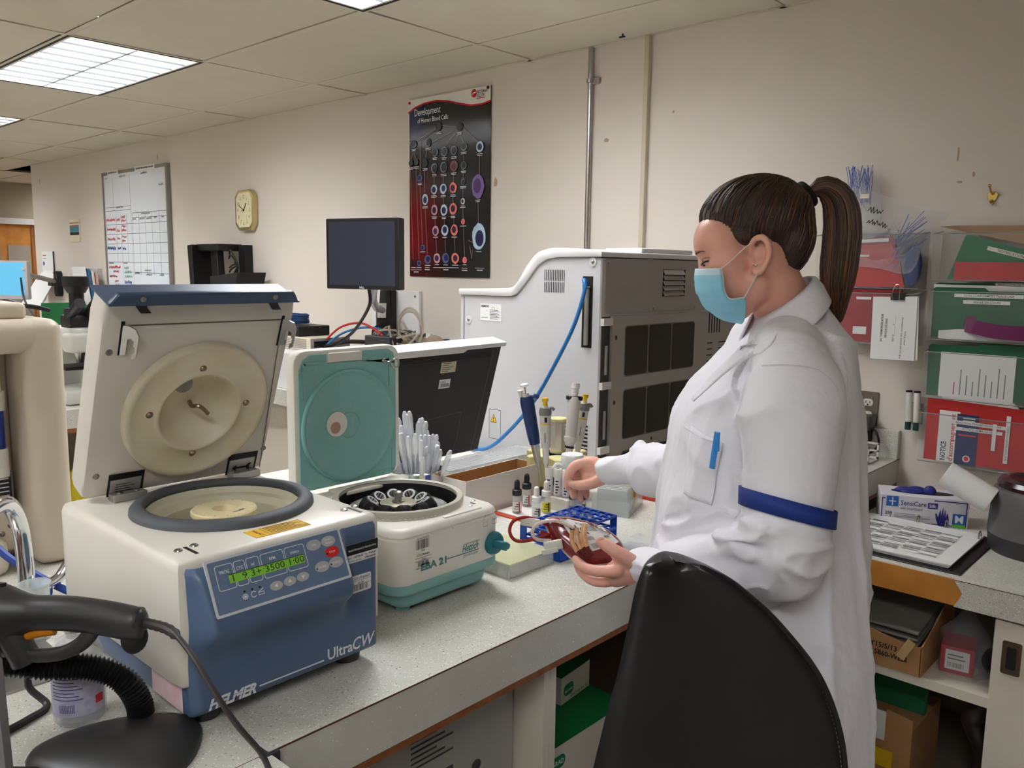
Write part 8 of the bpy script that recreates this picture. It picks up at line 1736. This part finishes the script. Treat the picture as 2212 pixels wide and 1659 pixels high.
bn.add(vs, [[j, (j + 1) % NB, NB + (j + 1) % NB, NB + j] for j in range(NB)]); W(bn, PE); BA = bn.build('blue_armband', mat('armband_navy', (22, 50, 128), 0.7), PE, ang=80)
sf = BA.modifiers.new('t', 'SOLIDIFY'); sf.thickness = 0.0025; sf.offset = 0
# collar
cl = MB(); NC = 36; vs = []
C1v, C2v = V(COL1[0]), V(COL2[0]); tdir = (PRv * 0.785 + ZV * 0.62).normalized(); nup = (ZV * 0.785 - PRv * 0.62).normalized()
rows_ = ((C1v, 0.060, 0.066, 0.010), (C1v, 0.066, 0.073, 0.006), (C1v * 0.6 + C2v * 0.4, 0.078, 0.094, 0.004), (C2v, 0.090, 0.128, 0.0))
for cc_, hl, hd_, up_ in rows_:
    for j in range(NC + 1):
        t = math.radians(14) + (2 * PI - math.radians(28)) * j / NC
        vs.append(cc_ - tdir * (hl * math.cos(t)) - PBv * (hd_ * math.sin(t)) + nup * up_)
cl.add(vs, [[i * (NC + 1) + j, i * (NC + 1) + j + 1, (i + 1) * (NC + 1) + j + 1, (i + 1) * (NC + 1) + j] for i in range(3) for j in range(NC)])
W(cl, PE); CLr = cl.build('collar', coat_m, PE, ang=80); sf = CLr.modifiers.new('t', 'SOLIDIFY'); sf.thickness = 0.0035
# lapel: a folded flap lying on the chest
lp_ = MB(); L7 = [V(q) for q in LAPEL]; lv = []
A_ = bez([L7[0], L7[1], L7[2], L7[3]], 4); B_ = bez([L7[6], L7[5] * 0.5 + L7[6] * 0.5, L7[5], L7[4]], 4)
for a_, b_ in zip(A_, B_):
    for k in range(5): lv.append(a_ * (1 - k / 4) + b_ * (k / 4))
for i, p in enumerate(lv):
    h = bvc.ray_cast(p - PBv * 0.2, PBv, 0.5)
    if h[0] is not None: lv[i] = h[0] - PBv * (0.004 + 0.003 * ((i % 5) / 4))
lp_.add(lv, [[i * 5 + j, i * 5 + j + 1, (i + 1) * 5 + j + 1, (i + 1) * 5 + j] for i in range(len(A_) - 1) for j in range(4)])
W(lp_, PE); LPo = lp_.build('lapel', coat_m, PE, ang=80); sf = LPo.modifiers.new('t', 'SOLIDIFY'); sf.thickness = 0.0018; sf.offset = 1
# ---- hair: shell, combed strands, ponytail
hair_m = mat('hair_brown', (54, 36, 27), 0.38, spec=0.6, bump=(40, 0.5, 0.004), aniso=(3, 26, 26))
nt = hair_m.node_tree
strand_m = mat('hair_strand', (74, 50, 36), 0.36, spec=0.6); strand_d = mat('hair_strand_dark', (46, 31, 23), 0.38, spec=0.6); strand_l = mat('hair_strand_light', (116, 80, 54), 0.38, spec=0.6)
hs = MB()
for e in HAIR: oell(hs, e, 28, 18)
W(hs, PE); HR = remeshed(hs, 'hair', hair_m, 0.004, 8, PE, 'dark brown hair combed back', 0.5)
bvh_h = BVHTree.FromPolygons([v.co + base for v in HR.data.vertices], [p.vertices for p in HR.data.polygons])
tie = V(TIE[0]); hc = V(HAIR[2][:3]); rgh = random.Random(21); st = MB()
hv = [v.co + base for v in HR.data.vertices]
for k in range(620):
    s_ = rgh.choice(hv)
    if (s_ - tie).length < 0.03: continue
    pts = []
    for i in range(12):
        t = i / 11; q = s_.lerp(tie, t); dq = (q - hc); out_ = dq.normalized() * (0.05 * math.sin(PI * min(1, t * 1.0)))
        loc, nr, _, _ = bvh_h.find_nearest(q + out_)
        pts.append(loc + nr * (0.0006 + 0.0012 * rgh.random()))
    r_ = rgh.uniform(0.0004, 0.0011)
    st.tube(pts, [r_ * 0.5] + [r_] * 10 + [r_ * 0.7], 5, rgh.choice((0, 0, 1, 1, 2)))
W(st, PE); stuff(st.build('combed_strands', [strand_m, strand_d, strand_l], HR, ang=180))
pn = MB(); PC = bez([p[:3] for p in PONY], 6); PR_ = [p.x for p in bez([(p[3], 0, 0) for p in PONY], 6)]; K = len(PC)
for k in range(900):
    rr = math.sqrt(rgh.random()); th = rgh.uniform(0, 2 * PI); end = int(K * (1 - 0.34 * rgh.random() ** 1.6)); wob = rgh.uniform(-.25, .25); pts = []
    for i in range(0, end, 2):
        tng = (PC[min(i + 1, K - 1)] - PC[max(i - 1, 0)]).normalized(); nA = (PBv - tng * PBv.dot(tng)).normalized(); nB = tng.cross(nA)
        a_ = th + wob * i / K; R0 = PR_[i] * (0.75 if i < 10 else 1)
        if i > K * 0.6: R0 = max(R0, 0.024 * (1 - (i / K - 0.6) * 2.3))
        pts.append(PC[i] + nA * (math.cos(a_) * rr * R0 * 0.7) + nB * (math.sin(a_) * rr * R0) + V((rgh.uniform(-1, 1), rgh.uniform(-1, 1), 0)) * 0.0012 * (i / K))
    if len(pts) < 4: continue
    r_ = rgh.uniform(0.0004, 0.0010)
    pn.tube(pts, [r_] * (len(pts) - 2) + [r_ * 0.7, r_ * 0.2], 5, rgh.choice((0, 0, 1, 2, 2)))
pn.tube(PC, [max(0.002, r * 0.55) for r in PR_], 14, 1)
W(pn, PE); stuff(pn.build('ponytail', [strand_m, strand_d, strand_l], PE, ang=180))
sc_ = MB()
dt_ = (V(PONY[1][:3]) - V(PONY[0][:3])).normalized(); xm = dt_.cross(PBv).normalized()
for k in range(3): sc_.tube([tie + dt_ * (0.006 * (k - 1)) + PBv * (0.019 * math.cos(t)) + xm * (0.020 * math.sin(t)) for t in [i * PI / 10 for i in range(20)]], 0.0062, 8, closed=True)
W(sc_, PE).build('hair_tie', blackm, PE)
# ---- face: eye, lashes, brow, earring, nails
bvb = BVHTree.FromPolygons([v.co + base for v in BODY.data.vertices], [p.vertices for p in BODY.data.polygons])
def onskin(pts, off, sub=5):
    out = []
    for p in bez(pts, sub):
        h = bvb.ray_cast(p - PBv * 0.1, PBv, 0.3); out.append((h[0] if h[0] is not None else p) - PBv * off)
    return out
l_ = onskin(LASH, 0.0008); W(MB().tube(l_, [0.0008] + [0.0018] * (len(l_) - 2) + [0.0008], 6), PE).build('eyelashes', mat('lash_brown', (48, 32, 26), 0.7), PE)
l_ = onskin(LID, 0.0001); W(MB().tube(l_, [0.0004] + [0.0009] * (len(l_) - 2) + [0.0004], 6), PE).build('eyelid_crease', mat('lid_shade', (176, 108, 92), 0.7), PE)
l_ = onskin(BROW, 0.0002); W(MB().tube(l_, [0.0012] + [0.0024] * (len(l_) - 4) + [0.0018, 0.0012, 0.0006], 6, flat=0.6), PE).build('eyebrow', mat('brow_brown', (122, 84, 64), 0.8), PE)
l_ = onskin(STUD, 0.0012); W(MB().ell((0, 0, 0), (0.0026, 0.0026, 0.0026), 0, T(*V(STUD[0])), 10, 8), PE).build('earring', chrome, PE)
for q in NAILS:
    h = bvb.ray_cast(V(q) - PBv * 0.05, PBv, 0.2); c_ = h[0] if h[0] is not None else V(q)
    W(MB().ell((0, 0, 0), (0.0062, 0.0016, 0.0046), 0, fr(c_, PRv, PBv), 12, 8), PE).build('fingernail', mat('nail', (228, 176, 162), 0.25), PE)
# ---- surgical mask
mk = MB(); F_ = bez(MASKF, 4); S_ = bez(MASKS, 4); rows = len(F_); NS = 10; vs = []; cdep = V(MASKF[0]).dot(PBv)
for i in range(rows):
    pl_ = 0.0034 * (((i - 5) % 6) / 5 - 0.5) if 5 < i < 23 else 0
    for k in range(-NS, NS + 1):
        t = abs(k) / NS; f, s_ = F_[i], S_[i]; fb = f.dot(PBv); sb = fb - s_.dot(PBv)
        flat = f + (s_ - f) * (1 - math.cos(t * PI / 2)); flat = flat - PBv * (flat.dot(PBv) - fb)
        vs.append(flat - PBv * (math.copysign(1, -k if k else 1) * -1 * sb * math.sin(t * PI / 2)) * 1.0 - PRv * pl_ * (1 - t))
c2 = 2 * NS + 1; fs = []; mi_ = []
for i in range(rows - 1):
    for k in range(c2 - 1): fs.append([i * c2 + k, i * c2 + k + 1, (i + 1) * c2 + k + 1, (i + 1) * c2 + k]); mi_.append(1 if i < 3 else 0)
mk.add(vs, fs); mk.m = mi_
W(mk, PE); MK = mk.build('face_mask', [mat('mask_blue', (146, 208, 230), 0.75, bump=(300, 0.3, 0.0006), var=(40, (128, 196, 222), 0.5)), mat('mask_pale', (198, 218, 232), 0.75)], PE, ang=60, label='light blue pleated surgical mask')
sf = MK.modifiers.new('t', 'SOLIDIFY'); sf.thickness = 0.0018
ed = MB().tube(S_, 0.0018, 6).tube([p for p in F_[:1]] + [], 0.001, 6) if False else MB().tube(S_, 0.0018, 6)
W(ed, PE).build('mask_edge', paper, MK)
for q in (LOOP1, LOOP2): W(MB().tube(bez(q, 5), 0.0019, 6, flat=0.5), PE).build('ear_loop', paper, MK)

# ================================================================ BLOOD BAG AND TUBES IN THE HANDS
BB = thing('blood_bag', 'dark red blood bag with white label held in the near hand', 'blood bag', tuple(V(BAGO[7]) - V((0, 0, 0.02))))
bagm = mat('blood_bag_film', (132, 30, 38), 0.18, coat=0.6, var=(60, (98, 16, 26), 0.7))
out = bez(BAGO, 4, True); cen = sum(out, V()) / len(out); nb_ = V((0, 0, 0))
for i in range(len(out)): nb_ += (out[i] - cen).cross(out[(i + 1) % len(out)] - cen)
nb_.normalize()
if nb_.dot(PBv) > 0: nb_ = -nb_
vs = []; m = len(out); ks = (0.0, 0.25, 0.5, 0.72, 0.88, 0.96, 1.0)
for sd in (1, -1):
    for k in ks:
        for p in out: vs.append(cen + (p - cen) * k + nb_ * (sd * 0.019 * math.sqrt(max(0, 1 - k ** 2.6))))
fs = []
for s_ in range(2):
    o_ = s_ * len(ks) * m
    for i in range(len(ks) - 1):
        for j in range(m): q = [o_ + i * m + j, o_ + i * m + (j + 1) % m, o_ + (i + 1) * m + (j + 1) % m, o_ + (i + 1) * m + j]; fs.append(q if s_ == 0 else q[::-1])
pil = MB().add(vs, fs); bvbag = BVHTree.FromPolygons([V(p) for p in pil.v], pil.f)
W(pil, BB).build('pouch', bagm, BB, ang=80)
fl = MB().tube(out, 0.0022, 6, closed=True); W(fl, BB).build('welded_edge', mat('bag_edge', (206, 190, 180), 0.3, alpha=0.85), BB)
art = gridpatch(14, 14); lbm = [paper, ink, mat('label_yellow', (232, 214, 70), 0.5)]
o1 = drape(art, LABQ, bvbag, 0.0014, MB(), 0.2); W(o1, BB).build('label', paper, BB, ang=80)
a2 = MB(); U = Matrix.Identity(4)
a2.rect(0.10, 0.70, 0.26, 0.82, 0, 1).rect(0.26, 0.62, 0.30, 0.86, 0, 1)
for k in range(9): a2.rect(0.44 + 0.035 * k, 0.70, 0.455 + 0.035 * k, 0.92, 0, 1)
for k in range(8): a2.rect(0.30 + 0.03 * k, 0.36, 0.312 + 0.03 * k, 0.50, 0, 1)
for k in range(5): a2.rect(0.32, 0.08 + 0.035 * k, 0.50 - 0.03 * (k % 2), 0.092 + 0.035 * k, 0, 1)
for k in range(4): a2.rect(0.80 + 0.03 * k, 0.40, 0.815 + 0.03 * k, 0.50, 0, 1)
a2.rect(0.78, 0.33, 0.95, 0.37, 0, 2).text('A', 0.3, T(0.30, 0.60, 0), 1, 0.02).text('POS', 0.09, T(0.34, 0.9, 0), 1, 0.01)
o2 = drape(a2, LABQ, bvbag, 0.0021, MB(), 0.2); W(o2, BB).build('label_print', lbm, BB, flat=True)
tb1 = mat('tube_blood', (150, 44, 36), 0.2); tb2 = mat('tube_clear', (232, 216, 206), 0.2, alpha=0.75); tan = mat('segment_tan', (214, 170, 122), 0.35, var=(120, (190, 130, 84), 0.8)); sdk = mat('segment_dark', (92, 24, 18), 0.25)
W(MB().tube(bez(TUBA, 6), 0.0032, 8), BB).build('filled_tube', tb1, BB); W(MB().tube(bez(TUBB, 6), 0.0034, 8), BB).build('clear_tube', tb2, BB)
for sg_ in (SEG0, SEG1, SEG2, SEG3):
    pts = bez(sg_, 6); h_ = int(len(pts) * 0.62)
    W(MB().tube(pts[:h_ + 1], 0.0042, 8), BB).build('tan_segment', tan, BB); W(MB().tube(pts[h_:], 0.0040, 8), BB).build('dark_segment', sdk, BB)
cp = mat('clamp_white', (226, 224, 212), 0.35, alpha=0.95)
for q, an, w, h_ in ((CLAMP[0], -0.15, 0.034, 0.016), (CLAMP[1], 0.2, 0.034, 0.018), (CLAMP[2], 0.25, 0.03, 0.010)):
    W(MB().box((0, 0, 0), (w, 0.006, h_), 0.002, 2, 0, fr(q, PRv * math.cos(an) + ZV * math.sin(an), PBv)), BB).build('clamp', cp, BB)
for q in PORT: W(MB().cyl(V(q), V(q) - PRv * 0.02 + ZV * 0.006, 0.0036, n=10), BB).build('port', tb1, BB)
for k in (0, 2):
    o = thing('held_test_tube', ('left', 'right')[k // 2] + ' glass test tube pinched between thumb and finger', 'test tube', TUBES[k + 1], group='test tubes held in the far hand')
    a_, b_ = V(TUBES[k + 1]), V(TUBES[k]); ax_ = (b_ - a_); L_ = ax_.length; z_ = ax_.normalized(); x_ = z_.cross(PBv).normalized()
    Mt = fr((0, 0, 0), x_, z_.cross(x_))
    MB().lathe([(0.0001, 0), (0.003, 0.001), (0.0046, 0.005), (0.0048, L_), (0.004, L_), (0.0039, 0.006), (0.0001, 0.0025)], 14, 0, Mt).build('glass', glass, o)

# ================================================================ BLACK CHAIR
CH = thing('lab_chair', 'black leather lab chair with rounded stitched backrest in front of the person', 'chair', (-0.50, 0.98, 0.0))
lea = mat('black_leather', (20, 20, 21), 0.3, bump=(260, 0.25, 0.0012), var=(20, (28, 28, 29), 0.5))
b = MB(); NU = 24; vs = []; RR = [(V(a_), V(b_)) for a_, b_ in CHAIR]; RL = bez([r[0] for r in RR], 3); RG = bez([r[1] for r in RR], 3); nr = len(RL)
for sd in (-1, 1):
    for i, (l_, r_) in enumerate(zip(RL, RG)):
        tv = min(1, (i / 7.0)) ** 0.5 * min(1, ((nr - 1 - i) / 5.0)) ** 0.5
        for k in range(NU + 1):
            u = -1 + 2 * k / NU; bulge_ = (0.040 if sd < 0 else 0.022) * max(0, 1 - abs(u) ** 3.5) ** 0.55 * tv
            curve = -0.035 * u * u
            vs.append(l_.lerp(r_, k / NU) + PBv * (sd * bulge_ + curve))
fs = []
for s_ in range(2):
    o_ = s_ * nr * (NU + 1)
    for i in range(nr - 1):
        for k in range(NU):
            q = [o_ + i * (NU + 1) + k, o_ + i * (NU + 1) + k + 1, o_ + (i + 1) * (NU + 1) + k + 1, o_ + (i + 1) * (NU + 1) + k]; fs.append(q if s_ else q[::-1])
b.add(vs, fs); bch = BVHTree.FromPolygons([V(p) for p in b.v], b.f)
W(b, CH).build('backrest', lea, CH, ang=80)
pp_ = []
for i in range(4, nr):
    q = RL[i].lerp(RG[i], 0.972); h = bch.ray_cast(q - PBv * 0.2, PBv, 0.5)
    if h[0] is not None: pp_.append(h[0] - PBv * 0.0012)
W(MB().tube(pp_, 0.0022, 6), CH).build('piping', mat('leather_piping', (12, 12, 13), 0.45), CH)
st_ = MB(); pts = bez(pp_, 5)
for i in range(0, len(pts) - 1, 2): st_.tube([pts[i] - PBv * 0.0022 - PRv * 0.004, pts[i + 1] - PBv * 0.0022 - PRv * 0.004], 0.0007, 4)
stuff(W(st_, CH).build('stitching', mat('thread_grey', (140, 138, 136), 0.7), CH))
fwd = -PRv * 0.7 + PBv * 0.7; fwd.normalize()
sc0 = V((-0.60, 1.12, 0.0)); sc0 = V((-0.50, 0.98, 0)) + PBv * 0.0
st0 = V((-0.42, 0.93, 0)) 
W(MB().prism([(0.21 * math.cos(a), 0.21 * math.sin(a)) for a in [i * PI / 14 for i in range(28)]], 0.56, 0.62, 0, T(-0.40, 0.88, 0), 0.02, 3), CH).build('seat', lea, CH)
W(MB().tube([V((-0.40, 0.88, 0.56)), V((-0.47, 0.97, 0.55)), V((-0.51, 1.03, 0.62)), V((-0.51, 1.03, 0.75))], 0.018, 10), CH).build('back_strut', black, CH)
W(MB().cyl((-0.40, 0.88, 0.08), (-0.40, 0.88, 0.56), 0.026, n=18), CH).build('gas_column', chrome, CH)
for k in range(5):
    a = 2 * PI * k / 5; e = V((-0.40 + 0.28 * math.cos(a), 0.88 + 0.28 * math.sin(a), 0.07))
    W(MB().tube([V((-0.40, 0.88, 0.10)), e], [0.026, 0.018], 10), CH).build('base_arm', black, CH)
    W(MB().cyl(e + V((0.012 * math.sin(a), -0.012 * math.cos(a), -0.042)), e + V((-0.012 * math.sin(a), 0.012 * math.cos(a), -0.042)), 0.028, n=16), CH).build('castor', black, CH)
W(MB().tube([(-0.40 + 0.2 * math.cos(t), 0.88 + 0.2 * math.sin(t), 0.25) for t in [i * PI / 14 for i in range(28)]], 0.011, 8, closed=True), CH).build('foot_ring', chrome, CH)

# ================================================================ LAST: separate repeated small pieces, mark fine print
def explode(o):
    me = o.data; b = MB(); b.v = [v.co.copy() for v in me.vertices]; b.f = [list(p.vertices) for p in me.polygons]; b.m = [p.material_index for p in me.polygons]
    mats_ = list(me.materials); par = o.parent; nm = o.name.split('.')[0]; sm = me.polygons[0].use_smooth
    bpy.data.objects.remove(o); bpy.data.meshes.remove(me)
    return split_build(b, nm, mats_, par, flat=not sm)
for o in [x for x in COL.objects if x.type == 'MESH' and x.name.split('.')[0] in ('latch_hook', 'latch_recess', 'hinge_recess', 'hinge', 'lip_tab', 'lip_screw', 'feet', 'latch_slot', 'hinge_bolt', 'rust_ring', 'hinge_cover', 'pipe_fitting') or (x.type == 'MESH' and x.name.split('.')[0] == 'screw' and len(x.data.vertices) > 200)]:
    explode(o)
for o in COL.objects:
    nm = o.name.split('.')[0]
    if o.type == 'MESH' and o.parent and any(k in nm for k in ('print', 'lettering', 'chart_lines', 'cell_pictures', 'handwriting', 'grid_lines', 'slots', 'dimples', 'numerals', 'carton_pictures', 'button', 'paint_scar', 'sticker', 'title_strip')):
        o['kind'] = 'stuff'
